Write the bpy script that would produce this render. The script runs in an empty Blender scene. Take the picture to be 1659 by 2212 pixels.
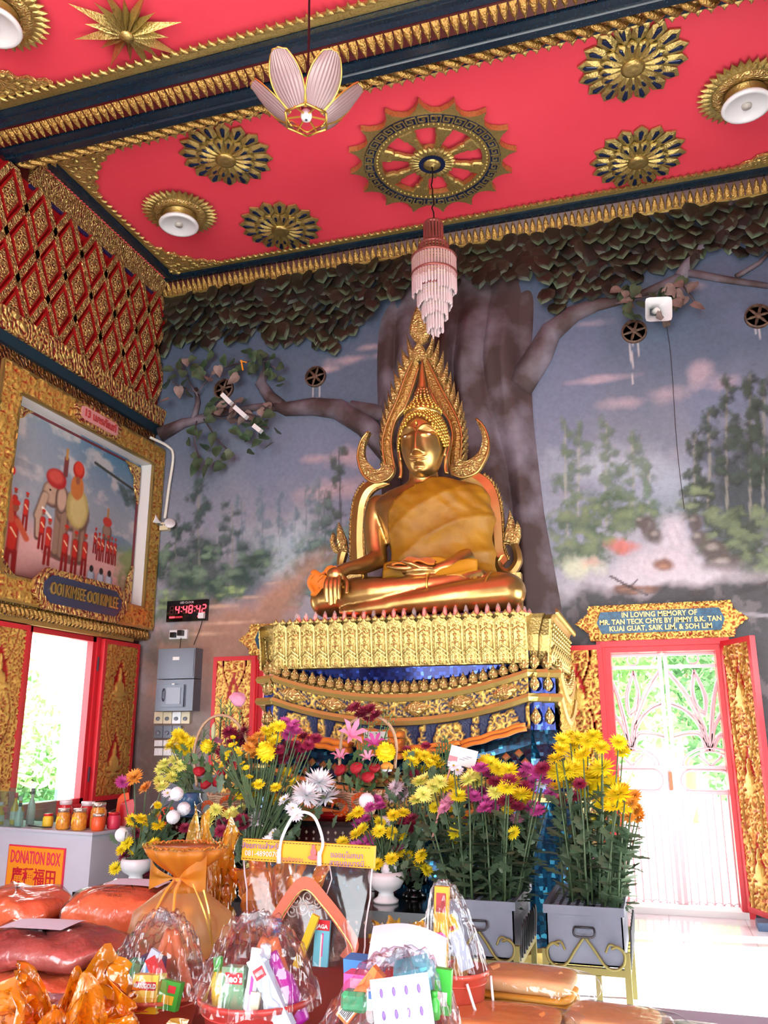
import bpy, bmesh, math, random
import numpy as np
from mathutils import Vector, Matrix, Euler, Quaternion

S = bpy.context.scene
C = S.collection
PI = math.pi
R = math.radians
random.seed(7)
rng = np.random.default_rng(7)

# ------------------------------------------------------------------ camera
FPX, PITCH, YAW, ROLL, EYE = 1801.4, 0.259058, 0.302473, -0.002163, 1.5
_f = Vector((-math.sin(YAW)*math.cos(PITCH), math.cos(YAW)*math.cos(PITCH), math.sin(PITCH)))
_r = Vector((math.cos(YAW), math.sin(YAW), 0)); _u = _r.cross(_f)
CR = math.cos(ROLL)*_r + math.sin(ROLL)*_u
CU = -math.sin(ROLL)*_r + math.cos(ROLL)*_u
CF = _f
cam_d = bpy.data.cameras.new('camera'); cam = bpy.data.objects.new('camera', cam_d); C.objects.link(cam)
cam_d.sensor_fit = 'VERTICAL'; cam_d.sensor_height = 24; cam_d.sensor_width = 18
cam_d.lens = FPX/2212*24; cam_d.clip_start = .05; cam_d.clip_end = 300
m3 = Matrix((CR, CU, -CF)).transposed().to_4x4(); m3.translation = (0, 0, EYE)
cam.matrix_world = m3
S.camera = cam

# ------------------------------------------------------------------ light
S.view_settings.view_transform = 'Standard'; S.view_settings.look = 'None'
S.view_settings.gamma = 1; S.view_settings.use_curve_mapping = False
S.view_settings.exposure = 1.78
wd = bpy.data.worlds.new('sky'); S.world = wd; wd.use_nodes = True
_b = wd.node_tree.nodes['Background']; _b.inputs[0].default_value = (.9, .95, 1.0, 1); _b.inputs[1].default_value = 2.6
sun_d = bpy.data.lights.new('sun', 'SUN'); sun_d.energy = 9; sun_d.angle = .02; sun_d.color = (1, .95, .86)
sun = bpy.data.objects.new('sun', sun_d); C.objects.link(sun)
sun.rotation_euler = Vector((-.78, -.10, -.62)).to_track_quat('-Z', 'Y').to_euler()
S.cycles.max_bounces = 5; S.cycles.diffuse_bounces = 3; S.cycles.glossy_bounces = 2
S.cycles.use_adaptive_sampling = True; S.cycles.adaptive_threshold = .06; S.cycles.transparent_max_bounces = 10; S.cycles.transmission_bounces = 4
S.cycles.caustics_reflective = False; S.cycles.caustics_refractive = False
S.cycles.sample_clamp_indirect = 6
S.cycles.use_denoising = True

# ------------------------------------------------------------------ helpers
def at(px, py, Y=None, X=None, Z=None):
    """a point of the place, from the survey of the picture, at a known depth"""
    d = CF + CR*((px-829.5)/FPX) - CU*((py-1106)/FPX)
    o = Vector((0, 0, EYE))
    t = Y/d.y if Y is not None else (X/d.x if X is not None else (Z-EYE)/d.z)
    return o + d*t

def lin(c):
    return tuple(((v/255)/12.92 if v/255 <= .04045 else ((v/255+.055)/1.055)**2.4) for v in c)

MATS = {}
def nodes_of(m):
    m.use_nodes = True; nt = m.node_tree
    return nt, nt.nodes['Principled BSDF']
def mat(name, col=(128,128,128), rough=.5, metal=0., bump=None, var=None, emis=None, spec=None, alpha=None, coat=0, trans=0, sheen=0, linear=False):
    """col in display values; bump=(scale,strength); var=(scale, display colour, lo, hi)"""
    if name in MATS: return MATS[name]
    m = bpy.data.materials.new(name); MATS[name] = m
    nt, b = nodes_of(m); N = nt.nodes; L = nt.links
    c = col if linear else lin(col)
    b.inputs['Base Color'].default_value = (*c, 1)
    b.inputs['Roughness'].default_value = rough; b.inputs['Metallic'].default_value = metal
    if spec is not None: b.inputs['Specular IOR Level'].default_value = spec
    if coat: b.inputs['Coat Weight'].default_value = coat; b.inputs['Coat Roughness'].default_value = .1
    if trans: b.inputs['Transmission Weight'].default_value = trans
    if sheen: b.inputs['Sheen Weight'].default_value = sheen
    tc = N.new('ShaderNodeTexCoord')
    if var:
        n = N.new('ShaderNodeTexNoise'); n.inputs['Scale'].default_value = var[0]; n.inputs['Detail'].default_value = 4
        L.new(tc.outputs['Object'], n.inputs['Vector'])
        r = N.new('ShaderNodeValToRGB'); r.color_ramp.elements[0].position = var[2] if len(var) > 2 else .35
        r.color_ramp.elements[1].position = var[3] if len(var) > 3 else .65
        r.color_ramp.elements[0].color = (*c, 1); r.color_ramp.elements[1].color = (*lin(var[1]), 1)
        L.new(n.outputs['Fac'], r.inputs['Fac']); L.new(r.outputs['Color'], b.inputs['Base Color'])
    if bump:
        n = N.new('ShaderNodeTexNoise'); n.inputs['Scale'].default_value = bump[0]; n.inputs['Detail'].default_value = 3
        L.new(tc.outputs['Object'], n.inputs['Vector'])
        bp = N.new('ShaderNodeBump'); bp.inputs['Strength'].default_value = bump[1]; bp.inputs['Distance'].default_value = .02
        L.new(n.outputs['Fac'], bp.inputs['Height']); L.new(bp.outputs['Normal'], b.inputs['Normal'])
    if emis:
        b.inputs['Emission Color'].default_value = (*lin(emis[0]), 1); b.inputs['Emission Strength'].default_value = emis[1]
    if alpha is not None:
        b.inputs['Alpha'].default_value = alpha
    return m

def mat_attr(name, attr='paint', rough=.6, bump=None, metal_attr=None, var=0., spec=.3):
    """colour from a colour attribute on the mesh (painted pictures, two-tone carving)"""
    if name in MATS: return MATS[name]
    m = bpy.data.materials.new(name); MATS[name] = m
    nt, b = nodes_of(m); N = nt.nodes; L = nt.links
    a = N.new('ShaderNodeAttribute'); a.attribute_name = attr
    src = a.outputs['Color']
    tc = N.new('ShaderNodeTexCoord')
    if var:
        n = N.new('ShaderNodeTexNoise'); n.inputs['Scale'].default_value = 22; n.inputs['Detail'].default_value = 5
        L.new(tc.outputs['Object'], n.inputs['Vector'])
        hs = N.new('ShaderNodeHueSaturation'); mr = N.new('ShaderNodeMapRange')
        mr.inputs['To Min'].default_value = 1-var; mr.inputs['To Max'].default_value = 1+var
        L.new(n.outputs['Fac'], mr.inputs['Value']); L.new(mr.outputs['Result'], hs.inputs['Value'])
        L.new(src, hs.inputs['Color']); src = hs.outputs['Color']
    L.new(src, b.inputs['Base Color'])
    b.inputs['Roughness'].default_value = rough; b.inputs['Specular IOR Level'].default_value = spec
    if metal_attr: L.new(a.outputs['Alpha'], b.inputs['Metallic'])
    if bump:
        n = N.new('ShaderNodeTexNoise'); n.inputs['Scale'].default_value = bump[0]; n.inputs['Detail'].default_value = 3
        L.new(tc.outputs['Object'], n.inputs['Vector'])
        bp = N.new('ShaderNodeBump'); bp.inputs['Strength'].default_value = bump[1]; bp.inputs['Distance'].default_value = .02
        L.new(n.outputs['Fac'], bp.inputs['Height']); L.new(bp.outputs['Normal'], b.inputs['Normal'])
    return m

def mat_carved(name, gold=(214,170,72), ground=(120,22,20), cell=9., rough=.32, lo=.30, hi=.42, metal=.6, strength=.9):
    """gilt carving over a painted ground: warped cells give scrolls, the ground shows in the cuts"""
    if name in MATS: return MATS[name]
    m = bpy.data.materials.new(name); MATS[name] = m
    nt, b = nodes_of(m); N = nt.nodes; L = nt.links
    tc = N.new('ShaderNodeTexCoord')
    n = N.new('ShaderNodeTexNoise'); n.inputs['Scale'].default_value = cell*.6; n.inputs['Detail'].default_value = 1
    L.new(tc.outputs['Object'], n.inputs['Vector'])
    mx = N.new('ShaderNodeMix'); mx.data_type = 'VECTOR'; mx.inputs['Factor'].default_value = .16
    L.new(tc.outputs['Object'], mx.inputs['A']); L.new(n.outputs['Color'], mx.inputs['B'])
    v = N.new('ShaderNodeTexVoronoi'); v.feature = 'DISTANCE_TO_EDGE'; v.inputs['Scale'].default_value = cell*2.2
    L.new(mx.outputs['Result'], v.inputs['Vector'])
    w = N.new('ShaderNodeTexWave'); w.wave_type = 'RINGS'; w.inputs['Scale'].default_value = cell*.8
    w.inputs['Distortion'].default_value = 9; w.inputs['Detail'].default_value = 2; w.inputs['Detail Scale'].default_value = 1.4
    L.new(tc.outputs['Object'], w.inputs['Vector'])
    mu = N.new('ShaderNodeMath'); mu.operation = 'MULTIPLY'; mu.inputs[1].default_value = 2.2; L.new(v.outputs['Distance'], mu.inputs[0])
    ad = N.new('ShaderNodeMath'); ad.operation = 'ADD'; L.new(mu.outputs[0], ad.inputs[0])
    m2 = N.new('ShaderNodeMath'); m2.operation = 'MULTIPLY'; m2.inputs[1].default_value = .45; L.new(w.outputs['Fac'], m2.inputs[0]); L.new(m2.outputs[0], ad.inputs[1])
    r = N.new('ShaderNodeValToRGB'); e = r.color_ramp.elements
    e[0].position = lo; e[0].color = (*lin(ground), 1); e[1].position = hi; e[1].color = (*lin(gold), 1)
    L.new(ad.outputs[0], r.inputs['Fac']); L.new(r.outputs['Color'], b.inputs['Base Color'])
    mr = N.new('ShaderNodeMapRange'); mr.inputs['From Min'].default_value = lo; mr.inputs['From Max'].default_value = hi
    mr.inputs['To Max'].default_value = metal; L.new(ad.outputs[0], mr.inputs['Value']); L.new(mr.outputs['Result'], b.inputs['Metallic'])
    b.inputs['Roughness'].default_value = rough
    bp = N.new('ShaderNodeBump'); bp.inputs['Strength'].default_value = strength; bp.inputs['Distance'].default_value = .02
    L.new(ad.outputs[0], bp.inputs['Height']); L.new(bp.outputs['Normal'], b.inputs['Normal'])
    return m

def mat_film(name, tint=(255,255,255), solid=.10, rough=.12, bump=(14,.8), gloss=.25, fk=.45):
    """thin clear wrapping: mostly see-through, with a glossy face"""
    if name in MATS: return MATS[name]
    m = bpy.data.materials.new(name); MATS[name] = m; m.use_nodes = True
    nt = m.node_tree; N = nt.nodes; L = nt.links; N.remove(N['Principled BSDF']); out = N['Material Output']
    tr = N.new('ShaderNodeBsdfTransparent'); tr.inputs[0].default_value = (*lin(tint), 1)
    gl = N.new('ShaderNodeBsdfGlossy'); gl.inputs['Roughness'].default_value = rough; gl.inputs['Color'].default_value = (1, 1, 1, 1)
    df = N.new('ShaderNodeBsdfTranslucent'); df.inputs[0].default_value = (*lin(tint), 1)
    d2 = N.new('ShaderNodeBsdfDiffuse'); d2.inputs[0].default_value = (*lin(tint), 1)
    tc = N.new('ShaderNodeTexCoord'); n = N.new('ShaderNodeTexNoise'); n.inputs['Scale'].default_value = bump[0]; n.inputs['Detail'].default_value = 2
    n.inputs['Distortion'].default_value = .6
    L.new(tc.outputs['Object'], n.inputs['Vector'])
    bp = N.new('ShaderNodeBump'); bp.inputs['Strength'].default_value = bump[1]*.55; bp.inputs['Distance'].default_value = .012
    L.new(n.outputs['Fac'], bp.inputs['Height']); L.new(bp.outputs['Normal'], gl.inputs['Normal'])
    lw = N.new('ShaderNodeFresnel'); lw.inputs['IOR'].default_value = 1.3; L.new(bp.outputs['Normal'], lw.inputs['Normal'])
    ma = N.new('ShaderNodeMath'); ma.operation = 'MULTIPLY_ADD'; ma.inputs[1].default_value = fk; ma.inputs[2].default_value = gloss*.05; ma.use_clamp = True
    L.new(lw.outputs[0], ma.inputs[0])
    md = N.new('ShaderNodeMixShader'); md.inputs[0].default_value = .5; L.new(df.outputs[0], md.inputs[1]); L.new(d2.outputs[0], md.inputs[2])
    m1 = N.new('ShaderNodeMixShader'); m1.inputs[0].default_value = solid; L.new(tr.outputs[0], m1.inputs[1]); L.new(md.outputs[0], m1.inputs[2])
    m2 = N.new('ShaderNodeMixShader'); L.new(ma.outputs[0], m2.inputs[0]); L.new(m1.outputs[0], m2.inputs[1]); L.new(gl.outputs[0], m2.inputs[2])
    L.new(m2.outputs[0], out.inputs['Surface'])
    return m

class MB:
    """collects shapes into one mesh"""
    def __init__(s): s.v = []; s.f = []; s.M = None
    def add(s, vs, fs):
        o = len(s.v)
        if s.M is not None: vs = [s.M @ Vector(p) for p in vs]
        s.v += [tuple(p) for p in vs]; s.f += [tuple(i+o for i in f) for f in fs]
        return s
    def box(s, x0, x1, y0, y1, z0, z1):
        return s.add([(x0,y0,z0),(x1,y0,z0),(x1,y1,z0),(x0,y1,z0),(x0,y0,z1),(x1,y0,z1),(x1,y1,z1),(x0,y1,z1)],
                     [(3,2,1,0),(4,5,6,7),(0,1,5,4),(1,2,6,5),(2,3,7,6),(3,0,4,7)])
    def bar(s, a, b, w, d, up=(0,0,1)):
        a, b = Vector(a), Vector(b); t = (b-a).normalized(); up = Vector(up)
        if abs(t.dot(up)) > .98: up = Vector((0,1,0))
        n = t.cross(up).normalized(); u = n.cross(t)
        vs = []
        for p in (a, b):
            for i, j in ((-1,-1),(1,-1),(1,1),(-1,1)): vs.append(p+n*(i*w/2)+u*(j*d/2))
        return s.add(vs, [(0,1,2,3),(7,6,5,4),(0,4,5,1),(1,5,6,2),(2,6,7,3),(3,7,4,0)])
    def tube(s, pts, r, n=6, closed=False, caps=True):
        pts = [Vector(p) for p in pts]; k = len(pts)
        rs = r if isinstance(r, (list, tuple)) else [r]*k
        vs = []; up = None
        for i, p in enumerate(pts):
            if closed: t = (pts[(i+1) % k]-pts[i-1])
            else: t = pts[min(i+1, k-1)]-pts[max(i-1, 0)]
            t = t.normalized() if t.length > 1e-9 else Vector((0,0,1))
            if up is None: up = Vector((0,0,1)) if abs(t.z) < .9 else Vector((1,0,0))
            a = (up - t*up.dot(t))
            a = a.normalized() if a.length > 1e-6 else t.orthogonal().normalized()
            up = a; b = t.cross(a)
            for j in range(n):
                q = 2*PI*j/n; vs.append(p+(a*math.cos(q)+b*math.sin(q))*rs[i])
        fs = []
        for i in range(k if closed else k-1):
            for j in range(n):
                i2 = (i+1) % k
                fs.append((i*n+j, i2*n+j, i2*n+(j+1) % n, i*n+(j+1) % n))
        if caps and not closed: fs += [tuple(range(n))[::-1], tuple((k-1)*n+j for j in range(n))]
        return s.add(vs, fs)
    def lathe(s, prof, n=16, c=(0,0,0), sx=1, sy=1, wob=None):
        vs = []; k = len(prof)
        for (r, z) in prof:
            for j in range(n):
                q = 2*PI*j/n; rr = r*(wob(q, z) if wob else 1)
                vs.append((c[0]+rr*math.cos(q)*sx, c[1]+rr*math.sin(q)*sy, c[2]+z))
        fs = [(i*n+j, i*n+(j+1) % n, (i+1)*n+(j+1) % n, (i+1)*n+j) for i in range(k-1) for j in range(n)]
        fs += [tuple(range(n))[::-1], tuple((k-1)*n+j for j in range(n))]
        return s.add(vs, fs)
    def ball(s, c, r, nu=12, nv=8):
        r = r if isinstance(r, (list, tuple)) else (r, r, r)
        vs = [(c[0], c[1], c[2]-r[2])]
        for i in range(1, nv):
            p = PI*i/nv
            for j in range(nu):
                q = 2*PI*j/nu
                vs.append((c[0]+r[0]*math.sin(p)*math.cos(q), c[1]+r[1]*math.sin(p)*math.sin(q), c[2]-r[2]*math.cos(p)))
        vs.append((c[0], c[1], c[2]+r[2])); e = len(vs)-1
        fs = [(0, 1+(j+1) % nu, 1+j) for j in range(nu)]
        for i in range(nv-2):
            for j in range(nu):
                a = 1+i*nu; fs.append((a+j, a+(j+1) % nu, a+nu+(j+1) % nu, a+nu+j))
        a = 1+(nv-2)*nu; fs += [(a+j, a+(j+1) % nu, e) for j in range(nu)]
        return s.add(vs, fs)
    def prism(s, poly, fn, d0, d1):
        """outline poly [(a,b)] extruded; fn(a,b,d)->point"""
        n = len(poly)
        vs = [fn(a, b, d0) for a, b in poly]+[fn(a, b, d1) for a, b in poly]
        return s.add(vs, [tuple(range(n)), tuple(range(2*n-1, n-1, -1))]+[(i, i+n, (i+1) % n+n, (i+1) % n) for i in range(n)])
    def dome(s, poly, fn, d0, d1, h, inset=.45):
        """outline with a raised, inset crown"""
        n = len(poly); ca = sum(p[0] for p in poly)/n; cb = sum(p[1] for p in poly)/n
        inn = [(ca+(a-ca)*(1-inset), cb+(b-cb)*(1-inset)) for a, b in poly]
        vs = [fn(a, b, d0) for a, b in poly]+[fn(a, b, d1) for a, b in poly]+[fn(a, b, d1+h*.8) for a, b in inn]+[fn(ca, cb, d1+h)]
        fs = [(i, i+n, (i+1) % n+n, (i+1) % n) for i in range(n)]
        fs += [(i+n, i+2*n, (i+1) % n+2*n, (i+1) % n+n) for i in range(n)]
        fs += [(i+2*n, 3*n, (i+1) % n+2*n) for i in range(n)]
        return s.add(vs, fs)
    def grid(s, fn, nu, nv, cu=False, cv=False):
        vs = [fn(i/(nu if cu else nu-1), j/(nv if cv else nv-1)) for i in range(nu) for j in range(nv)]
        fs = []
        for i in range(nu if cu else nu-1):
            for j in range(nv if cv else nv-1):
                a, b = i, (i+1) % nu; c, d = j, (j+1) % nv
                fs.append((a*nv+c, b*nv+c, b*nv+d, a*nv+d))
        return s.add(vs, fs)
    def mesh(s, name, m=None, smooth=False, fix=True):
        me = bpy.data.meshes.new(name); me.from_pydata([tuple(p) for p in s.v], [], s.f)
        if fix:
            bm = bmesh.new(); bm.from_mesh(me); bmesh.ops.recalc_face_normals(bm, faces=bm.faces); bm.to_mesh(me); bm.free()
        if m: me.materials.append(MATS[m] if isinstance(m, str) else m)
        if smooth: me.shade_smooth()
        return me
    def build(s, name, m=None, parent=None, smooth=False, fix=True):
        return link(name, s.mesh(name, m, smooth, fix), parent)

def link(name, me, parent=None, loc=None, rot=None, scale=None):
    o = bpy.data.objects.new(name, me); C.objects.link(o)
    if parent is not None: o.parent = parent
    if loc is not None: o.location = loc
    if rot is not None: o.rotation_euler = rot
    if scale is not None: o.scale = scale if isinstance(scale, (tuple, list, Vector)) else (scale,)*3
    return o
def tag(o, label=None, cat=None, group=None, kind=None):
    if label: o['label'] = label
    if cat: o['category'] = cat
    if group: o['group'] = group
    if kind: o['kind'] = kind
    return o
def thing(name, label, cat, loc=(0,0,0), rotz=0, group=None, rot=None, scale=None):
    o = bpy.data.objects.new(name, None); C.objects.link(o); o.location = loc
    o.rotation_euler = rot if rot else (0, 0, rotz); o.empty_display_size = .05
    if scale: o.scale = (scale,)*3
    return tag(o, label, cat, group)
def struct(name, mb, m, parent=None, smooth=False, label=None):
    o = mb.build(name, m, parent, smooth)
    if parent is None: o['kind'] = 'structure'
    if label: o['label'] = label
    return o
def copy_tree(o, parent=None):
    c = o.copy(); C.objects.link(c); c.parent = parent
    for ch in list(o.children): copy_tree(ch, c)
    return c

FONTS = {}
_fd = bpy.utils.system_resource('DATAFILES', path='fonts')
def text_mesh(txt, name, m, parent, loc, rot, size, depth=.004, sx=1., font=None, align='CENTER', bold=0.):
    cu = bpy.data.curves.new('t', 'FONT'); cu.body = txt; cu.size = size; cu.extrude = depth
    cu.align_x = align; cu.align_y = 'CENTER'; cu.resolution_u = 2; cu.offset = bold
    to = bpy.data.objects.new('t', cu); C.objects.link(to)
    me = bpy.data.meshes.new_from_object(to.evaluated_get(bpy.context.evaluated_depsgraph_get()))
    bpy.data.objects.remove(to); bpy.data.curves.remove(cu)
    me.name = name; me.materials.clear(); me.materials.append(MATS[m])
    return link(name, me, parent, loc, rot, (sx, 1, 1))

def np_mesh(name, V, F, m, smooth=True, paint=None, attr='paint'):
    """fast mesh from arrays; paint = Nx4 colours on points"""
    me = bpy.data.meshes.new(name); V = np.asarray(V, np.float32); F = np.asarray(F, np.int32)
    me.vertices.add(len(V)); me.vertices.foreach_set('co', V.ravel())
    me.loops.add(F.size); me.loops.foreach_set('vertex_index', F.ravel())
    me.polygons.add(len(F)); me.polygons.foreach_set('loop_start', np.arange(0, F.size, F.shape[1], dtype=np.int32))
    me.polygons.foreach_set('loop_total', np.full(len(F), F.shape[1], np.int32))
    me.update(calc_edges=True)
    if paint is not None:
        a = me.color_attributes.new(attr, 'FLOAT_COLOR', 'POINT'); a.data.foreach_set('color', np.asarray(paint, np.float32).ravel())
    me.materials.append(MATS[m] if isinstance(m, str) else m)
    if smooth: me.shade_smooth()
    return me
def grid_faces(nu, nv):
    i, j = np.meshgrid(np.arange(nu-1), np.arange(nv-1), indexing='ij'); a = (i*nv+j).ravel()
    return np.stack([a, a+nv, a+nv+1, a+1], 1)
def slin(c): return np.array(lin(c))

# gilt relief over a red ground: scrolls cut into a panel
def scroll_h(U, V, cell, seed=0):
    """0..1 height of kanok-like spirals; U,V in metres"""
    g = np.random.default_rng(seed); H = np.zeros_like(U)
    iu = np.floor(U/cell); iv = np.floor(V/cell)
    for du in (-1, 0, 1):
        for dv in (-1, 0, 1):
            a = iu+du; b = iv+dv
            hsh = np.abs(np.sin(a*12.9898+b*78.233+seed)*43758.5453) % 1
            cx = (a+.5+.3*(hsh-.5))*cell; cy = (b+.5+.3*((hsh*7) % 1-.5))*cell
            x = U-cx; y = V-cy; r = np.hypot(x, y)/cell+1e-4; th = np.arctan2(y, x)
            sgn = np.where((a+b) % 2 == 0, 1, -1)
            h = (.5+.5*np.cos(sgn*th+9*np.log(r+.08)))*np.clip(1.25-r*1.15, 0, 1)
            H = np.maximum(H, h)
    return np.clip(H*1.35, 0, 1)
GOLD_C = (218,180,92); RED_C = (168,26,24)
def relief_mesh(name, w, h, cell, depth, m='gilt_relief', res=.014, mask=None, gold=GOLD_C, ground=RED_C, seed=0, extra=None, thr=.38):
    """panel in local XZ, carving toward -Y, lower left corner at the origin"""
    nu = max(3, int(w/res)); nv = max(3, int(h/res))
    u = np.linspace(0, w, nu); v = np.linspace(0, h, nv); U, V = np.meshgrid(u, v, indexing='ij')
    H = scroll_h(U, V, cell, seed)
    if extra is not None: H = extra(U, V, H)
    t = np.clip((H-thr+.09)/.18, 0, 1)[..., None]
    col = slin(ground)*(1-t)+slin(gold)*t
    P = np.stack([U, -H*depth, V], -1).reshape(-1, 3)
    paint = np.concatenate([col, t*.5], -1).reshape(-1, 4)
    F = grid_faces(nu, nv)
    if mask is not None:
        c = P[F].mean(1); F = F[mask(c[:, 0], c[:, 2])]
    return np_mesh(name, P, F, m, True, paint)
# ------------------------------------------------------------------ materials
mat('ceiling_red', (244,72,92), .6, var=(.7, (238,66,86)), bump=(40,.05))
mat('maroon', (70,10,14), .4); mat('red_paint', (206,36,48), .42, bump=(30,.1))
mat('night_blue', (16,34,50), .22, spec=.6, var=(60,(30,62,82),.55,.8))
mat('gold', (206,168,104), .31, .92, bump=(9,.05), var=(6,(188,148,86),.4,.8))
mat('gold_dull', (190,164,100), .38, .85, bump=(60,.25))
mat('gold_pale', (204,182,112), .34, .8, bump=(70,.3), var=(50,(160,130,66),.5,.75))
mat('gold_bright', (232,196,96), .3, .85)
mat('gold_relief', (200,162,92), .33, .85, bump=(55,.9), var=(45,(150,96,50),.55,.8))
mat('white_gloss', (235,235,238), .25); mat('white_matte', (225,224,222), .7); mat('cream', (228,214,178), .5)
mat('plaster_grey', (196,198,206), .8, var=(6,(176,180,190)))
mat('black', (12,12,14), .35); mat('black_gloss', (10,10,12), .12); mat('dark_wood', (50,30,24), .5)
mat('wire_white', (225,225,215), .5); mat('steel_grey', (112,120,134), .38, .25, bump=(20,.1)); mat('steel_dark', (70,76,90), .45, .2)
mat('glass_clear', (240,245,245), .05, trans=1.)
mat_attr('gilt_relief', rough=.34, metal_attr=True, bump=(70,.25)); mat_attr('mural', rough=.42, bump=(90,.12), var=.22, spec=.35)
mat_attr('picture', rough=.5, var=.12)
mat_carved('carved', (214,178,104), (122,22,20), 8.); mat_carved('carved_fine', (210,176,108), (112,24,20), 16.)
mat_carved('carved_dark', (150,104,50), (60,14,12), 9.); mat_carved('carved_plain', (212,182,112), (176,132,76), 14., metal=.75, strength=.55)
mat_carved('carved_blue', (206,168,84), (24,44,86), 14.)

def mosaic(name, a, b, c, scale):
    m = bpy.data.materials.new(name); MATS[name] = m
    nt, bs = nodes_of(m); N = nt.nodes; L = nt.links
    tc = N.new('ShaderNodeTexCoord'); v = N.new('ShaderNodeTexVoronoi'); v.inputs['Scale'].default_value = scale; v.inputs['Randomness'].default_value = .35
    L.new(tc.outputs['Object'], v.inputs['Vector'])
    r = N.new('ShaderNodeValToRGB'); e = r.color_ramp.elements; r.color_ramp.interpolation = 'CONSTANT'
    e[0].color = (*lin(a), 1); e[1].position = .45; e[1].color = (*lin(b), 1); x = e.new(.8); x.color = (*lin(c), 1)
    L.new(v.outputs['Color'], r.inputs['Fac']); L.new(r.outputs['Color'], bs.inputs['Base Color'])
    bp = N.new('ShaderNodeBump'); bp.inputs['Strength'].default_value = 1; bp.inputs['Distance'].default_value = .02
    L.new(v.outputs['Color'], bp.inputs['Height']); L.new(bp.outputs['Normal'], bs.inputs['Normal'])
    bs.inputs['Roughness'].default_value = .08; bs.inputs['Metallic'].default_value = .55
mosaic('mosaic_blue', (18,28,84), (26,46,120), (60,90,190), 34)
mosaic('mosaic_teal', (8,40,66), (10,64,96), (60,150,190), 38)

WX0, WX1, WY, H = -5.42, 2.16, 8.15, 6.95

# ------------------------------------------------------------------ room shell
def tile_floor():
    m = bpy.data.materials.new('floor_tile'); MATS['floor_tile'] = m
    nt, b = nodes_of(m); N = nt.nodes; L = nt.links
    tc = N.new('ShaderNodeTexCoord'); br = N.new('ShaderNodeTexBrick'); br.offset = 0; br.inputs['Scale'].default_value = 1
    br.inputs['Brick Width'].default_value = .6; br.inputs['Row Height'].default_value = .6; br.inputs['Mortar Size'].default_value = .004
    br.inputs['Color1'].default_value = (.74,.74,.76,1); br.inputs['Color2'].default_value = (.70,.71,.73,1); br.inputs['Mortar'].default_value = (.5,.5,.5,1)
    L.new(tc.outputs['Object'], br.inputs['Vector']); L.new(br.outputs['Color'], b.inputs['Base Color']); b.inputs['Roughness'].default_value = .12
tile_floor()
mat('render_cream', (226,214,196), .8); struct('floor', MB().box(WX0-.3, WX1+.3, -4, WY+.3, -.12, 0), 'floor_tile')
mat('concrete', (228,226,220), .9, var=(2,(205,203,196)))
struct('ground', MB().box(-40, 40, -40, 50, -.4, -.14), 'concrete')
mat('grey_wall', (150,140,132), .8, var=(3,(110,96,90)))
struct('ceiling', MB().box(WX0-.3, WX1+.3, -4, WY+.3, H, H+.2), 'ceiling_red')
# left wall with the window opening
w = MB(); xa, xb = WX0-.3, WX0; wy0, wy1, wz0, wz1 = 6.36, 7.36, .84, 2.46
WINS = [(wy0-9.6, wy1-9.6), (wy0-6.4, wy1-6.4), (wy0-3.2, wy1-3.2), (wy0, wy1)]  # three nearer openings out of view, added at the same spacing for more light
w.box(xa, xb, -4, WY+.3, 0, wz0); w.box(xa, xb, -4, WY+.3, wz1, H); e0 = -4
for a_, b_ in WINS: w.box(xa, xb, e0, a_, wz0, wz1); e0 = b_
w.box(xa, xb, e0, WY+.3, wz0, wz1)
wall_left = struct('wall_left', w, 'maroon')
# right wall with a wide doorway (beyond the picture, the low sun comes in here)
w = MB(); xa, xb = WX1, WX1+.3
w.box(xa, xb, -4, -2.2, 0, H); w.box(xa, xb, -2.2, 1.6, 2.5, H); w.box(xa, xb, 1.6, 4.7, 0, H); w.box(xa, xb, 7.7, WY+.3, 0, H); w.box(xa, xb, 4.7, 7.7, 2.5, H)  # nearer doorway out of view, opened to brighten the front tables
struct('wall_right', w, 'grey_wall')

# unseen front wall, added to cut the daylight; its opening sized for the light
w = MB(); w.box(WX0-.3, -4.6, -4.3, -4, 0, H); w.box(1.4, WX1+.3, -4.3, -4, 0, H); w.box(-4.6, 1.4, -4.3, -4, 5.6, H); struct('wall_front_added', w, 'render_cream')
# ------------------------------------------------------------------ painted back wall
DOORS = [(-.38, .64), (-3.92, -2.9)]; DZ = 2.27
PXM = 62
nx = int((WX1-WX0)*PXM)+1; nz = int(H*PXM)+1
gx = np.linspace(WX0, WX1, nx); gz = np.linspace(0, H, nz)
GX, GZ = np.meshgrid(gx, gz, indexing='ij')
CAN = np.zeros((nx, nz, 3))
def fbm(X, Y, s, seed, octs=4):
    g = np.random.default_rng(seed); out = np.zeros_like(X); amp = 1
    for o in range(octs):
        n = 64; T = g.random((n, n)); fx = (X*s) % n; fy = (Y*s) % n
        i = np.floor(fx).astype(int); j = np.floor(fy).astype(int); a = fx-i; b = fy-j; a = a*a*(3-2*a); b = b*b*(3-2*b)
        i1 = (i+1) % n; j1 = (j+1) % n; i %= n; j %= n
        out += amp*((T[i, j]*(1-a)+T[i1, j]*a)*(1-b)+(T[i, j1]*(1-a)+T[i1, j1]*a)*b); amp *= .5; s *= 2.07
    return out/(2-2**(1-octs))
N1 = fbm(GX+9, GZ+3, 1.2, 1); N2 = fbm(GX+9, GZ+3, 4, 2); N3 = fbm(GX+9, GZ*.6+3, 9, 3); N4 = fbm(GX+9, GZ+3, 17, 4, 3)
def mixc(c, a):
    global CAN
    a = np.clip(a, 0, 1)[..., None]; CAN = CAN*(1-a)+slin(c)*a
def wp(px, py):
    p = at(px, py, Y=WY); return p.x, p.z
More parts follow.
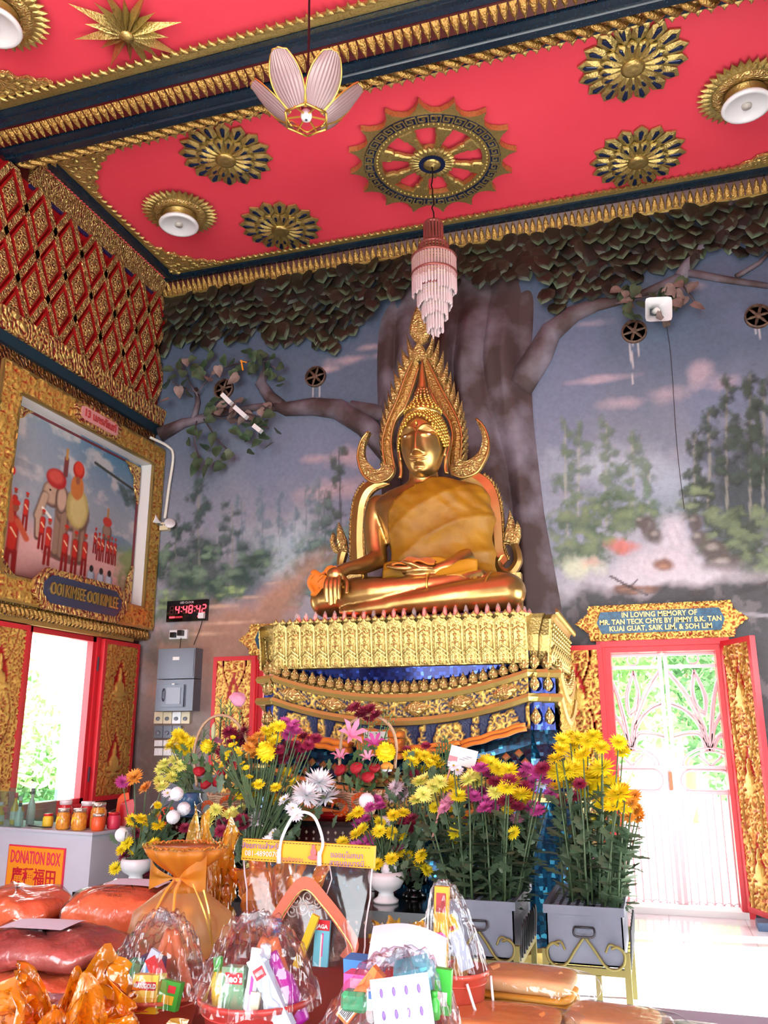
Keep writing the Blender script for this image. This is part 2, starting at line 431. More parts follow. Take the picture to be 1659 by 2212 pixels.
def blob(px, py, rx, ry, c, a=.8, soft=.5, rag=.35, ns=None):
    x, z = wp(px, py); k = .0047; rx *= k; ry *= k
    d = np.hypot((GX-x)/rx, (GZ-z)/ry)+((N3 if ns is None else ns)-.5)*rag*2
    mixc(c, a*np.clip((1-d)/soft, 0, 1))
def stroke(pts, wd, c, a=.9, soft=.4):
    q = [wp(*p) for p in pts]; d = np.full(GX.shape, 9.)
    for (x0, z0), (x1, z1) in zip(q, q[1:]):
        dx, dz = x1-x0, z1-z0; t = np.clip(((GX-x0)*dx+(GZ-z0)*dz)/(dx*dx+dz*dz+1e-9), 0, 1)
        d = np.minimum(d, np.hypot(GX-x0-t*dx, GZ-z0-t*dz))
    mixc(c, a*np.clip((1-d/(wd*.0047))/soft, 0, 1))
def poly(pts, c, a=1., soft=.05, rag=.0):
    q = [wp(*p) for p in pts]; ins = np.zeros(GX.shape, bool); d = np.full(GX.shape, 9.); n = len(q)
    XX = GX+(N3-.5)*rag; ZZ = GZ+(N2-.5)*rag
    for i in range(n):
        (x0, z0), (x1, z1) = q[i], q[(i+1) % n]
        ins ^= ((z0 > ZZ) != (z1 > ZZ)) & (XX < (x1-x0)*(ZZ-z0)/(z1-z0+1e-9)+x0)
        dx, dz = x1-x0, z1-z0; t = np.clip(((XX-x0)*dx+(ZZ-z0)*dz)/(dx*dx+dz*dz+1e-9), 0, 1)
        d = np.minimum(d, np.hypot(XX-x0-t*dx, ZZ-z0-t*dz))
    mixc(c, a*np.clip(.5+np.where(ins, d, -d)/(2*soft), 0, 1))
def tree(px, py, w, h, dark, light, trunk=(60,66,70), seed=0, n=9, tw=3, fog=1.):
    """layered painted tree, top at (px,py)"""
    g = random.Random(seed)
    stroke([(px, py+10), (px+g.uniform(-4, 4), py+h*.5), (px+g.uniform(-6, 6), py+h)], tw, trunk, .85*fog)
    for k in range(n):
        t = (k+.3)/n; cx = px+g.uniform(-.55, .55)*w*(.25+.75*t); cy = py+h*.75*t
        blob(cx, cy+6, w*.30*(.5+t*.6), h*.055+5, dark, .85*fog, .7, .8, N4)
        blob(cx-4, cy, w*.26*(.5+t*.6), h*.035+4, light, .5*fog, .9, .9, N4)
def bush(px, py, rx, ry, dark, light, seed=0, a=.9):
    g = random.Random(seed); blob(px, py, rx, ry, dark, a, .6, .6, N4)
    for k in range(7):
        blob(px+g.uniform(-.7, .7)*rx, py+g.uniform(-.8, .3)*ry, rx*.34, ry*.28, light, .5, .9, .9, N4)
# sky
zz = (GZ-2.3)/3.6
CAN[:] = slin((74,92,116)); mixc((146,144,156), np.clip(1.25-zz*1.55+(N1-.5)*.5, 0, 1)*.95)
mixc((90,104,136), np.clip((N1-.52)*4, 0, .6)); mixc((60,74,98), np.clip((GZ-5.2)*.8, 0, .7))
for p in ((770,775,70,16),(700,800,50,10),(800,750,45,13),(760,985,70,30),(730,1060,110,30),(690,990,60,14)): blob(*p, (176,146,152), .7, .9, .7, N2)
for p in ((1270,700,60,16),(1220,690,40,12),(1440,850,60,26),(1510,810,35,34),(1350,870,60,18),(1560,830,40,20),(1470,620,60,16),(1290,820,80,10)): blob(*p, (172,150,162), .65, .9, .7, N2)
for p in ((620,1150,150,50),(650,1240,120,50),(1300,1000,140,60),(1450,1040,120,70)): blob(*p, (158,168,182), .6, 1., .5, N2)
# left landscape
for i, (px, py, w_, h_) in enumerate(((565,1050,60,190),(605,1060,44,170),(520,1065,50,180),(640,1090,30,120),(690,1030,60,170),(660,1050,50,150))): tree(px, py, w_, h_, (74,98,112), (96,124,134), (90,104,112), i, 8, 2, .7)
blob(640,1190,130,60,(150,176,186),.75,.9,.4,N2); blob(600,1230,90,40,(160,186,190),.6,.9,.4,N2)
blob(430,1250,110,110,(46,66,66),.85,.6,.4); blob(540,1230,80,90,(56,80,82),.7,.7,.4)
tree(430,1035,110,220,(36,54,54),(66,90,84),(120,120,112),21,12,3); tree(500,1080,90,200,(44,64,64),(80,104,98),(120,120,112),22,10,2)
tree(732,965,80,260,(44,62,58),(70,92,80),(64,70,78),23,10,3); tree(700,1060,70,180,(74,96,98),(100,124,118),(84,96,104),24,8,2)
tree(380,1110,60,160,(40,58,58),(70,92,86),(100,104,100),25,8,2)
for i, p in enumerate(((400,1250,70,50),(470,1270,60,40),(350,1220,40,60),(520,1240,60,34),(380,1300,60,34),(560,1210,60,36),(450,1200,50,30))): bush(*p, (44,70,62), (112,142,116), i)
for i, p in enumerate(((690,1180,60,34),(720,1220,50,34),(660,1230,50,30),(740,1150,50,30),(640,1270,60,34),(690,1270,60,30),(610,1300,50,26))): bush(*p, (58,88,88), (118,150,138), 30+i)
poly([(690,1195),(700,1200),(668,1245),(640,1290),(620,1340),(640,1420),(470,1480),(330,1420),(330,1370),(420,1340),(520,1310),(590,1270),(630,1235)], (176,128,102), .9, .12, .25)
poly([(300,1390),(460,1345),(600,1330),(640,1440),(600,1700),(280,1700)], (142,104,86), .9, .2, .3)
for p in ((470,1310,70,6),(540,1290,50,5),(590,1260,30,4),(430,1370,80,6),(500,1345,90,5)): blob(*p, (212,170,138), .6, .9, .5)
blob(400,1480,80,50,(150,128,120),.5,.9,.6,N2); blob(330,1420,40,60,(66,76,74),.7,.8,.5); blob(380,1380,70,26,(70,88,74),.6,.8,.5)
for i, p in enumerate(((400,1290,60,24),(500,1280,50,20),(350,1330,50,24))): bush(*p, (70,100,70), (150,178,110), 40+i, .7)
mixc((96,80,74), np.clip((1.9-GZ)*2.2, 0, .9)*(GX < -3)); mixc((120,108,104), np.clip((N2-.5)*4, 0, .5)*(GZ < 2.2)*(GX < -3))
# right landscape
for i, (px, py, w_, h_) in enumerate(((1250,910,90,240),(1310,905,70,230),(1365,930,70,220),(1220,900,60,260),(1400,1000,50,160))): tree(px, py, w_, h_, (64,86,76), (104,126,96), (140,142,132), 50+i, 11, 3, .85)
blob(1450,1060,60,70,(120,136,150),.5,1,.5,N2); blob(1440,1100,50,40,(96,116,124),.6,.9,.5,N2)
blob(1600,1080,90,190,(34,48,46),.85,.6,.4)
for i, (px, py, w_, h_) in enumerate(((1570,815,80,300),(1620,800,80,330),(1530,880,70,260),(1650,820,60,300),(1500,930,50,200))): tree(px, py, w_, h_, (30,42,40), (70,92,76), (120,120,112), 60+i, 12, 3)
for i, p in enumerate(((1250,1130,70,40),(1300,1100,60,40),(1340,1130,60,36),(1230,1190,60,50),(1290,1180,60,40),(1380,1110,50,30))): bush(*p, (62,84,60), (112,128,88), 70+i)
for i, p in enumerate(((1500,1100,50,30),(1560,1130,60,40),(1620,1150,60,60),(1560,1180,60,40),(1640,1220,60,50),(1520,1060,40,24))): bush(*p, (44,58,44), (112,128,92), 80+i)
blob(1260,1225,56,36,(170,176,150),.9,.6,.6); blob(1275,1215,30,18,(196,120,110),.6,.8,.7)
blob(1345,1180,40,22,(178,84,70),.85,.6,.6)
for p in ((1400,1140,24,30),(1420,1160,22,24),(1385,1130,20,20),(1500,1130,22,26),(1510,1165,24,28),(1540,1190,30,24),(1560,1220,40,22)): blob(*p, (72,64,62), .9, .4, .4); blob(p[0]-5, p[1]-8, p[2]*.5, p[3]*.35, (140,132,128), .7, .7, .5)
poly([(1440,1118),(1478,1118),(1484,1180),(1436,1180)], (172,164,176), .9, .06, .06)
poly([(1432,1180),(1490,1180),(1512,1240),(1340,1250),(1350,1215),(1390,1190)], (164,154,166), .95, .08, .1)
poly([(1250,1290),(1340,1240),(1520,1238),(1659,1260),(1700,1300),(1659,1330),(1240,1330)], (168,158,170), .95, .15, .2)
for k in range(9): stroke([(1442+k*4.5,1125),(1440+k*5,1178)], 1.2, (150,142,156), .6)
for k in range(14): stroke([(1360+k*11,1205),(1352+k*12,1240)], 1.6, (160,148,158), .55)
for p in ((1432,1220,26,18),(1375,1275,60,12),(1505,1282,22,9),(1350,1270,30,10)): blob(*p, (110,72,56), .95, .4, .3); blob(p[0], p[1]+4, p[2]*.6, p[3]*.4, (160,112,84), .7, .7, .4)
stroke([(1320,1245),(1360,1268),(1398,1285)], 3, (40,30,32)); stroke([(1360,1268),(1376,1252)], 1.6, (40,30,32))
stroke([(1590,1280),(1659,1262)], 7, (104,76,70), .8); stroke([(1600,1290),(1659,1278)], 4, (180,160,158), .6)
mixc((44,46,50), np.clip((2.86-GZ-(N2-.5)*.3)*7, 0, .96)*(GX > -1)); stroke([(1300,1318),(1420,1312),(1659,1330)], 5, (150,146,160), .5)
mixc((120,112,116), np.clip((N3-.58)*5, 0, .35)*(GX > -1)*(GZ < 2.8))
for x_, y0_, y1_ in ((676,832,862),(690,834,858),(683,850,882),(1361,735,790),(1366,740,830),(1378,738,770),(1632,700,722),(1640,700,735)): stroke([(x_, y0_), (x_+1, y1_)], 1.6, (196,188,186), .6)
# behind the tree
blob(1010,900,150,420,(52,46,52),.9,.3,.2,N2)
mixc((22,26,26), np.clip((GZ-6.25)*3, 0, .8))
hole = lambda x, z: ~np.any([(x > a-.01) & (x < b+.01) & (z < DZ+.01) for a, b in DOORS], axis=0)
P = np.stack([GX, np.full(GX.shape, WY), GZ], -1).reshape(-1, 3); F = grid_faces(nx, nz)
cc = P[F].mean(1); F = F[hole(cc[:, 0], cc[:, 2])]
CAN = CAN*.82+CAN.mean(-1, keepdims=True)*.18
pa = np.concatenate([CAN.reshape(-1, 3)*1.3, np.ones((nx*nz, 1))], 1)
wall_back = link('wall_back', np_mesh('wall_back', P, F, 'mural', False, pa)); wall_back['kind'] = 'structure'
w = MB()
for a, b in ((WX0-.3, DOORS[1][0]), (DOORS[1][1], DOORS[0][0]), (DOORS[0][1], WX1+.3)): w.box(a, b, WY+.005, WY+.3, 0, H)
for a, b in DOORS: w.box(a, b, WY+.005, WY+.3, DZ, H)
w.build('masonry', 'grey_wall', wall_back)

# ------------------------------------------------------------------ relief tree on the back wall
rtree = thing('relief_tree', 'great moulded tree with fluted trunk, limbs and leaf canopy against the painted wall', 'tree', (0, 0, 0))
mat('bark', (70,54,54), .7, bump=(7,.6), var=(2.4,(124,116,130),.45,.72))
def trunk_fn(u, v):
    z = 6.45-v*4.35
    xl = -2.6-.03*math.sin(v*7); xr = np.interp(z, [2.1, 2.8, 3.6, 4.6, 5.3, 5.9, 6.5], [-.68, -.76, -.86, -.92, -.92, -.84, -.74])
    x = xl+(xr-xl)*u
    tp = min(1, max(.15, (6.3-z)/.9)); b = .15*tp*max(0, math.sin(PI*u))**.5
    q = u*5.4+.30*math.sin(v*3.2+u*3)+.12*math.sin(v*9+u*7)
    fl = .12*abs(math.sin(PI*q))**.8+.02*math.sin(PI*q*3+v*6)
    return (x, WY+.02-b-fl*tp*min(1, 6*u, 6*(1-u)), z)
MB().grid(trunk_fn, 150, 50).build('trunk', 'bark', rtree, True)
def branch(pts, rs):
    q = [Vector((*wp(*p), 0)) for p in pts]; q = [Vector((a.x, WY-.02, a.y)) for a in q]
    MB().tube(q, [r*.0047 for r in rs], 9).build('branch', 'bark', rtree, True)
branch([(850,985),(790,920),(730,885),(680,880),(620,885),(580,870)], [30,28,26,23,18,10])
branch([(850,900),(800,890),(760,880)], [18,20,16])
branch([(620,885),(585,860),(565,830),(575,800)], [14,16,14,8])
branch([(450,905),(400,915),(350,940)], [8,13,20]); branch([(420,910),(430,870),(425,840)], [9,7,5]); branch([(425,905),(560,880),(600,880)], [8,9,12])
branch([(1120,840),(1165,770),(1190,720),(1240,680),(1290,660),(1340,652)], [34,32,26,20,15,9])
branch([(1470,600),(1490,565),(1530,520),(1580,440)], [15,12,8,6]); branch([(1470,600),(1380,640)], [10,8]); branch([(1480,590),(1560,605),(1659,620)], [9,8,6])
branch([(1590,600),(1640,570),(1659,550)], [6,5,4])

# canopy: overlapping leaf plates
mat_attr('leaf_plate', rough=.45, spec=.4)
def leaf_plate(seed, dark, tip):
    g = random.Random(seed); n = 11; out = []
    for k in range(n):
        t = 2*PI*k/n-PI/2; r = .5*(1-.18*math.cos(t+PI/2)**8)
        out.append((math.cos(t)*r*(.98+g.uniform(-.05, .05)), math.sin(t)*r*1.05-(.22 if k == 0 else 0)))
    V = [(a, -.02+b*.20, b) for a, b in out]+[(a*.6, -.07+b*.18, b*.6) for a, b in out]+[(0, -.085, 0.02)]
    F = [(i, (i+1) % n, (i+1) % n+n, i+n) for i in range(n)]+[(i+n, (i+1) % n+n, 2*n) for i in range(n)]
    me = bpy.data.meshes.new('leaf'); me.from_pydata(V, [], F)
    a = me.color_attributes.new('paint', 'FLOAT_COLOR', 'POINT')
    for i, p in enumerate(V):
        e = 1 if i < n and p[2] < -.3 else (.12 if i < n else 0); c = slin(dark)*(1-e)+slin(tip)*e
        a.data[i].color = (*c, 1)
    me.materials.append(MATS['leaf_plate']); return me
LP = [leaf_plate(1, (44,32,28), (96,118,94)), leaf_plate(2, (38,30,26), (66,88,72)), leaf_plate(3, (46,38,30), (84,106,80)), leaf_plate(4, (34,28,26), (50,66,56))]
low = [(340,745),(400,742),(440,745),(480,722),(520,730),(560,702),(600,738),(660,742),(720,738),(755,700),(790,690),(830,680),(850,640),(880,625),(1000,612),(1090,600),(1120,605),(1165,600),(1180,672),(1230,660),(1260,640),(1330,612),(1400,585),(1460,560),(1530,535),(1600,545),(1659,570)]
def low_at(px):
    for (a, b), (c, d) in zip(low, low[1:]):
        if a <= px <= c: return b+(d-b)*(px-a)/(c-a)
    return 600
spots = []
row = 0; z = 5.6
while z < 6.70:
    x = WX0+.06+(.07 if row % 2 else 0)
    while x < 1.98:
        d = Vector((x, WY, z))-Vector((0, 0, EYE)); k = d.dot(CF); px = 829.5+FPX*d.dot(CR)/k; py = 1106-FPX*d.dot(CU)/k
        if py < low_at(px)+12+random.uniform(-8, 8) and not (1555 < px and 555 < py < 605): spots.append((x, z, row))
        x += .158
    z += .108; row += 1
order = sorted(range(len(spots)), key=lambda i: -spots[i][0]+spots[i][1]*.4)
rest = MB()
for k, i in enumerate(order):
    x, z, rw = spots[i]; s = random.uniform(.17, .235)
    e = Euler((R(random.uniform(-18, 14)), R(random.uniform(-28, 28)), R(random.uniform(-25, 25))))
    y = WY-.035-.03*random.random()-(.10*min(1, max(0, (6.6-z)/.4)) if -2.75 < x < -.62 else 0)
    if k < 300:
        link('leaf', random.choice(LP), rtree, (x+random.uniform(-.02, .02), y, z), e, s)
    else:
        me = LP[k % 4]; M = Matrix.LocRotScale(Vector((x, y, z)), e, Vector((s, s, s)))
        rest.add([M @ v.co for v in me.vertices], [tuple(p.vertices) for p in me.polygons])
if rest.v:
    o = rest.build('leaves', mat('leaf_dark', (46,40,32), .5), rtree, fix=False); o['kind'] = 'stuff'
for (px, py) in ((700,742),(722,752),(740,720),(760,712),(690,730)):
    p = at(px, py, Y=WY-.06); link('leaf', LP[0], rtree, p, (0, R(random.uniform(-25, 25)), 0), .17)

# round pierced vents in the painted wall
mat('vent_iron', (58,40,36), .6, var=(20,(110,84,66)))
for k, (px, py) in enumerate(((683,815),(485,842),(1370,718),(1637,685))):
    p = at(px, py, Y=WY); t = MB()
    t.M = Matrix.Translation((p.x, WY-.005, p.z)) @ Matrix.Rotation(PI/2, 4, 'X')
    vent = thing('wall_vent', ['round pierced vent in the wall above the long tree limb', 'dark round vent behind the hanging leaf spray', 'round pierced vent below the horn loudspeaker', 'round pierced vent at the edge right of the waterfall'][k], 'vent', (0, 0, 0), group='round wall vents')
    t.lathe([(.125, -.02), (.125, .03), (.11, .035), (.105, .0)], 24); t.build('rim', 'vent_iron', vent)
    b = MB(); b.M = t.M; b.lathe([(.105, -.01), (.105, .0)], 20); b.build('backing', 'black', vent)
    s = MB(); s.M = t.M
    for j in range(6):
        a = 2*PI*j/6+.2; s.tube([(0, 0, .02), (.06*math.cos(a), .06*math.sin(a), .025), (.11*math.cos(a), .11*math.sin(a), .02)], [.012, .016, .008], 5)
    s.lathe([(.03, .01), (.03, .035), (.0, .04)], 10); s.build('spokes', 'vent_iron', vent)
# ------------------------------------------------------------------ mouldings
def strip(pts, a, b, axis):
    """profile pts [(across, z)] swept straight along x (axis 0) or y (axis 1), with a back"""
    m = MB(); n = len(pts); vs = []
    for t in (a, b):
        for q, z in pts: vs.append((t, q, z) if axis == 0 else (q, t, z))
    m.add(vs, [(i, i+1, i+1+n, i+n) for i in range(n-1)]+[(0, n-1, 2*n-1, n), tuple(range(n)), tuple(range(n, 2*n))[::-1]])
    return m
TOOTH = [(-.5, 0), (.5, 0), (.42, .35), (.2, .55), (0, 1), (-.2, .55), (-.42, .35)]
PETAL = [(-.42, 0), (.42, 0), (.46, .35), (.25, .75), (0, 1), (-.25, .75), (-.46, .35)]
def row(m, A, B, wdir, nrm, step, h, outline=TOOTH, d=.012, hh=.012, flip=False):
    A, B = Vector(A), Vector(B); t = (B-A); L = t.length; t.normalize(); n = max(1, int(L/step)); wdir = Vector(wdir); nrm = Vector(nrm)
    for i in range(n):
        c = A+t*((i+.5)*L/n); sp = L/n
        fn = lambda a, b, dd: c+t*(a*sp*.98)+wdir*(b*h)+nrm*dd
        m.dome(outline, fn, 0, d, hh)
    return m
dn = (0, 0, -1)
# beam across the ceiling
X0, X1 = WX0, WX1
trim = MB().box(X0, X1, 5.02, 5.66, H-.12, H+.01); beam = struct('trim_1', trim, 'night_blue', label='dark blue and gold ceiling beam')
def band(name, m, parent, ma, smooth=False): return m.build(name, ma, parent, smooth)
band('dark_moulding', strip([(4.99, H), (5.0, H-.1), (5.06, H-.12), (5.1, H-.14), (5.1, H)], X0, X1, 0), beam, 'night_blue')
band('gilt_band', strip([(5.1, H-.02), (5.1, H-.15), (5.25, H-.2), (5.27, H-.12)], X0, X1, 0), beam, 'maroon')
band('leaf_row', row(MB(), (X0, 5.11, H-.155), (X1, 5.11, H-.155), (0, .95, -.33), (0, -.33, -.95), .075, .15, PETAL, .004, .02), beam, 'gold_relief')
band('dark_moulding', strip([(5.26, H-.1), (5.27, H-.21), (5.32, H-.21), (5.33, H-.19), (5.38, H-.19), (5.39, H-.21), (5.47, H-.2), (5.48, H-.1)], X0, X1, 0), beam, 'night_blue')
m = MB(); n = 58
for i in range(n):
    xa = X0+(X1-X0)*i/n; xb = X0+(X1-X0)*(i+1.45)/n
    for s in (0,):
        m.tube([(xa, 5.49, H-.15), (xa+(xb-xa)*.3, 5.51, H-.185), (xa+(xb-xa)*.7, 5.59, H-.165), (xb, 5.62, H-.11)], [.012, .03, .032, .012], 6)
band('braid', m, beam, 'gold_relief', True)
band('gilt_band', strip([(5.47, H), (5.47, H-.16), (5.54, H-.16), (5.64, H-.1), (5.66, H)], X0, X1, 0), beam, 'carved_fine')
band('toothed_edge', row(strip([(5.66, H-.03), (5.72, H-.035), (5.72, H)], X0, X1, 0), (X0, 5.72, H-.03), (X1, 5.72, H-.03), (0, 1, -.25), dn, .095, .07), beam, 'gold_pale')
band('toothed_edge', row(strip([(4.99, H-.05), (4.92, H-.05), (4.92, H)], X0, X1, 0), (X0, 4.92, H-.04), (X1, 4.92, H-.04), (0, -1, 0), dn, .085, .07), beam, 'gold_pale')
# cornice along the back wall
cor = struct('trim_2', strip([(8.15, 6.74), (8.13, 6.76), (8.04, H-.02), (8.15, H)], X0, X1, 0), 'maroon', label='gilt cornice above the painted wall')
band('leaf_row', row(MB(), (X0, 8.125, 6.765), (X1, 8.125, 6.765), (0, -.5, .86), (0, -.86, -.5), .07, .16, PETAL, .006, .02), cor, 'gold_relief')
band('bead_edge', MB().tube([(X0, 8.13, 6.755), (X1, 8.13, 6.755)], .016, 6), cor, 'gold_pale')
band('dark_moulding', strip([(8.05, H), (8.05, H-.05), (8.0, H-.06), (7.93, H-.05), (7.92, H)], X0, X1, 0), cor, 'night_blue')
band('toothed_edge', row(strip([(7.92, H), (7.92, H-.035), (7.87, H-.03), (7.87, H)], X0, X1, 0), (X0, 7.87, H-.025), (X1, 7.87, H-.025), (0, -1, 0), dn, .075, .06), cor, 'gold_pale')
# cornice along the left wall, one run each side of the beam
for k, (ya, yb) in enumerate(((5.7, 7.95), (1.0, 4.95))):
    cl = struct('trim_%d' % (3+k), strip([(WX0, 6.68), (WX0+.03, 6.70), (WX0+.03, 6.78), (WX0+.13, H-.03), (WX0, H)], ya, yb+.1, 1), 'carved_fine')
    band('blue_edge', MB().box(WX0, WX0+.035, ya, yb+.1, 6.655, 6.69), cl, mat('ultramarine', (36,38,92), .4))
    band('bead_row', row(MB(), (WX0+.12, ya, H-.04), (WX0+.12, yb, H-.04), (1, 0, 0), dn, .05, .03, TOOTH, .01, .01), cl, mat('pink_red', (200,60,60), .5))
    band('dark_moulding', strip([(WX0+.13, H), (WX0+.13, H-.05), (WX0+.2, H-.06), (WX0+.25, H-.05), (WX0+.26, H)], ya, yb, 1), cl, 'night_blue')
    band('toothed_edge', row(strip([(WX0+.26, H), (WX0+.26, H-.03), (WX0+.31, H-.03), (WX0+.31, H)], ya, yb, 1), (WX0+.31, ya, H-.025), (WX0+.31, yb, H-.025), (1, 0, 0), dn, .085, .06), cl, 'gold_pale')

# filigree corner pieces
def corner_piece(x, y, sx, sy, label):
    pts = [(0, 0), (.62, 0), (.58, .06), (.50, .07), (.46, .13), (.36, .14), (.34, .22), (.24, .25), (.22, .34), (.13, .37), (.13, .47), (.06, .5), (.06, .6), (0, .64)]
    if sx*sy < 0: pts = pts[::-1]
    fn = lambda a, b, d: Vector((x+sx*a, y+sy*b, H-.012-d))
    o = MB().prism(pts, fn, 0, .03).build('ceiling_corner_ornament', 'carved_plain'); m = MB(); g = random.Random(3)
    for i in range(26):
        a = g.uniform(.03, .5); b = g.uniform(.03, .5)
        if a+b > .55: continue
        m.ball((x+sx*a, y+sy*b, H-.05), (.03, .03, .018), 6, 4)
    m.build('boss_relief', 'gold_pale', o)['kind'] = 'stuff'; return tag(o, label, 'ornament', 'gilt corner pieces of the ceiling')
corner_piece(WX0+.3, 7.86, 1, -1, 'gilt filigree corner piece where ceiling meets painted wall')
corner_piece(WX0+.3, 5.74, 1, 1, 'gilt filigree corner piece below the ceiling beam')
corner_piece(WX0+.3, 4.88, 1, -1, 'gilt filigree corner piece on the nearer red panel')
corner_piece(WX1-.3, 7.86, -1, -1, 'gilt filigree corner piece at the far right of the ceiling')

# ------------------------------------------------------------------ ceiling ornaments
mat('inlay_blue', (30,42,78), .18, .3)
ZC = H-.01
def rosette(x, y, r, label, rz=0, np_=16):
    t = thing('ceiling_rosette', label, 'rosette', (x, y, ZC), group='gilt petal rosettes', rot=(PI, 0, rz))
    k = r/.46
    def petal(r0, r1, wd, z, h):
        fn = lambda a, b, d: (r0+a*(r1-r0), b*wd, z+d)
        out = [(0, -.25), (.55, -.45), (.82, -.5), (1, 0), (.82, .5), (.55, .45), (0, .25)]
        g = MB().dome(out, fn, 0, .016, .022, .62).mesh('petal', 'gold_pale')
        i = MB(); fn2 = lambda a, b, d: (r0+(r1-r0)*(.52+.36*a), b*wd*.34, z+.03+d); i.dome(out, fn2, 0, .006, .004, .3)
        return g, i.mesh('inlay', 'inlay_blue')
    p1, q1 = petal(.1*k, r, .135*k, 0, .03); p2, q2 = petal(.06*k, r*.62, .085*k, .035, .03)
    for i in range(np_):
        a = 2*PI*i/np_
        o = link('petal', p1, t, None, (0, 0, a)); link('inlay', q1, o)
        o = link('petal', p2, t, None, (0, 0, a+PI/np_)); link('inlay', q2, o)
    MB().lathe([(.10*k, .05), (.10*k, .075), (.07*k, .09), (.05*k, .085), (.0, .1)], 20).build('boss', 'gold_dull', t, True)
    return t
rosette(-3.53, 6.18, .455, 'blue inlaid gilt rosette beside the beam, nearest the left wall')
rosette(-3.51, 7.42, .455, 'blue inlaid gilt rosette above the leafy limb, between lamp and wheel')
rosette(.27, 6.16, .455, 'large looking blue inlaid rosette beside the beam, right of the wheel', .2)
rosette(.29, 7.42, .455, 'blue inlaid rosette near the painted wall, right of the wheel', .1)
def starburst(x, y, r, label):
    t = thing('ceiling_star', label, 'star', (x, y, ZC), rot=(PI, 0, .12))
    def ray(L, w):
        return MB().add([(0.02, -w, .02), (0.02, w, .02), (L, 0, .035), (.05, 0, .10), (L*.4, -w*1.2, .015), (L*.4, w*1.2, .015), (L*.4, 0, .09)],
            [(0, 4, 6, 3), (4, 2, 6), (6, 2, 5), (3, 6, 5, 1), (0, 1, 5, 2, 4)]).mesh('ray', 'gold_pale')
    a, b = ray(r, .03), ray(r*.7, .026)
    for i in range(16): link('ray', a if i % 2 == 0 else b, t, None, (0, 0, 2*PI*i/16))
    MB().lathe([(.05, .06), (.06, .1), (.02, .12), (0, .12)], 12).build('boss', 'gold_pale', t, True)
starburst(-3.56, 4.58, .46, 'spiky sixteen-pointed gold star on the nearer red panel')
def sun_lamp(x, y, r, label):
    t = thing('ceiling_sun_lamp', label, 'ceiling lamp', (x, y, ZC), rot=(PI, 0, 0), group='sunburst ceiling lamps')
    m = MB(); n = 36
    for i in range(n):
        a = 2*PI*i/n; c, s = math.cos(a), math.sin(a)
        fn = lambda u, v, d: ((r*.62+u*r*.38)*c-v*s, (r*.62+u*r*.38)*s+v*c, .02+d)
        m.dome([(0, -.05), (.6, -.028), (1, 0), (.6, .028), (0, .05)], fn, 0, .012, .018)
    m.build('ray_ring', 'gold_pale', t)
    MB().lathe([(r*.68, 0), (r*.70, .04), (r*.6, .06), (r*.45, .055), (r*.42, .03)], 36, wob=lambda q, z: 1+.02*math.sin(q*18)).build('disc', 'carved_plain', t, True)
    MB().lathe([(r*.42, .03), (r*.44, .07), (r*.40, .085), (r*.42, .12), (r*.40, .14), (r*.38, .14)], 32).build('collar', 'gold_dull', t, True)
    l = MB().lathe([(r*.40, .13), (r*.5, .15), (r*.53, .175), (r*.5, .19), (r*.44, .19), (r*.40, .175), (0, .16)], 32).build('lamp_dish', 'white_gloss', t, True)
    MB().lathe([(.045, .16), (.04, .185), (0, .19)], 16).build('bulb', mat('bulb_grey', (190,184,176), .3), l, True)
sun_lamp(-4.43, 6.84, .40, 'white round ceiling lamp in a gold sunburst near the left wall')
sun_lamp(1.2, 6.78, .40, 'white round ceiling lamp in a gold sunburst at the far right')
sun_lamp(-4.43, 4.12, .40, 'gold sunburst of a ceiling lamp on the nearer panel')

# wheel of the law
t = thing('wheel_ornament', 'large gilt eight-spoked wheel on the red ceiling', 'wheel', (-1.63, 6.82, ZC), rot=(PI, 0, .1))
RW = .70; n = 16; pts = []
for i in range(n):
    a = 2*PI*i/n; pts.append((math.cos(a)*RW*1.17, math.sin(a)*RW*1.17))
    for q, rr in ((.12, 1.06), (.35, .985), (.5, .975), (.65, .985), (.88, 1.06)):
        b = a+2*PI/n*q; pts.append((math.cos(b)*RW*rr, math.sin(b)*RW*rr))
m = MB(); N_ = len(pts); ri = RW*.70
inner = [(math.cos(math.atan2(y, x))*ri, math.sin(math.atan2(y, x))*ri) for x, y in pts]
for zz0, zz1 in ((0, .06),):
    vs = [(x, y, zz0) for x, y in pts]+[(x, y, zz1) for x, y in pts]+[(x, y, zz0) for x, y in inner]+[(x, y, zz1) for x, y in inner]
    fs = []
    for i in range(N_):
        j = (i+1) % N_; fs += [(i, j, j+N_, i+N_), (i+N_, j+N_, j+3*N_, i+3*N_), (i+2*N_, i+3*N_, j+3*N_, j+2*N_)]
    m.add(vs, fs)
rim = m.build('rim', 'gold_pale', t)
m = MB(); k = 40
for i in range(k):
    a0, a1 = 2*PI*i/k, 2*PI*(i+1)/k
    m.add([(math.cos(a)*r, math.sin(a)*r, z) for a in (a0, a1) for r, z in ((RW*.81, .055), (RW*.81, .068), (RW*.95, .068), (RW*.95, .055))], [(1, 2, 6, 5), (0, 1, 5, 4), (2, 3, 7, 6)])
m.build('blue_band', 'inlay_blue', t)
m = MB(); k = 34
def arcpt(a, r): return (math.cos(a)*r*RW, math.sin(a)*r*RW, .072)
for i in range(k):
    a = 2*PI*i/k; s = 2*PI/k
    path = [(0, .82), (0, .935), (.78, .935), (.78, .845), (.3, .845), (.3, .895), (.52, .895)]
    for (u0, r0), (u1, r1) in zip(path, path[1:]):
        m.bar(arcpt(a+u0*s, r0), arcpt(a+u1*s, r1), .012, .008)
m.build('key_pattern', 'gold_pale', t)
m = MB()
for i in range(72):
    a = 2*PI*i/72; m.ball((math.cos(a)*RW*.765, math.sin(a)*RW*.765, .06), .014, 5, 4)
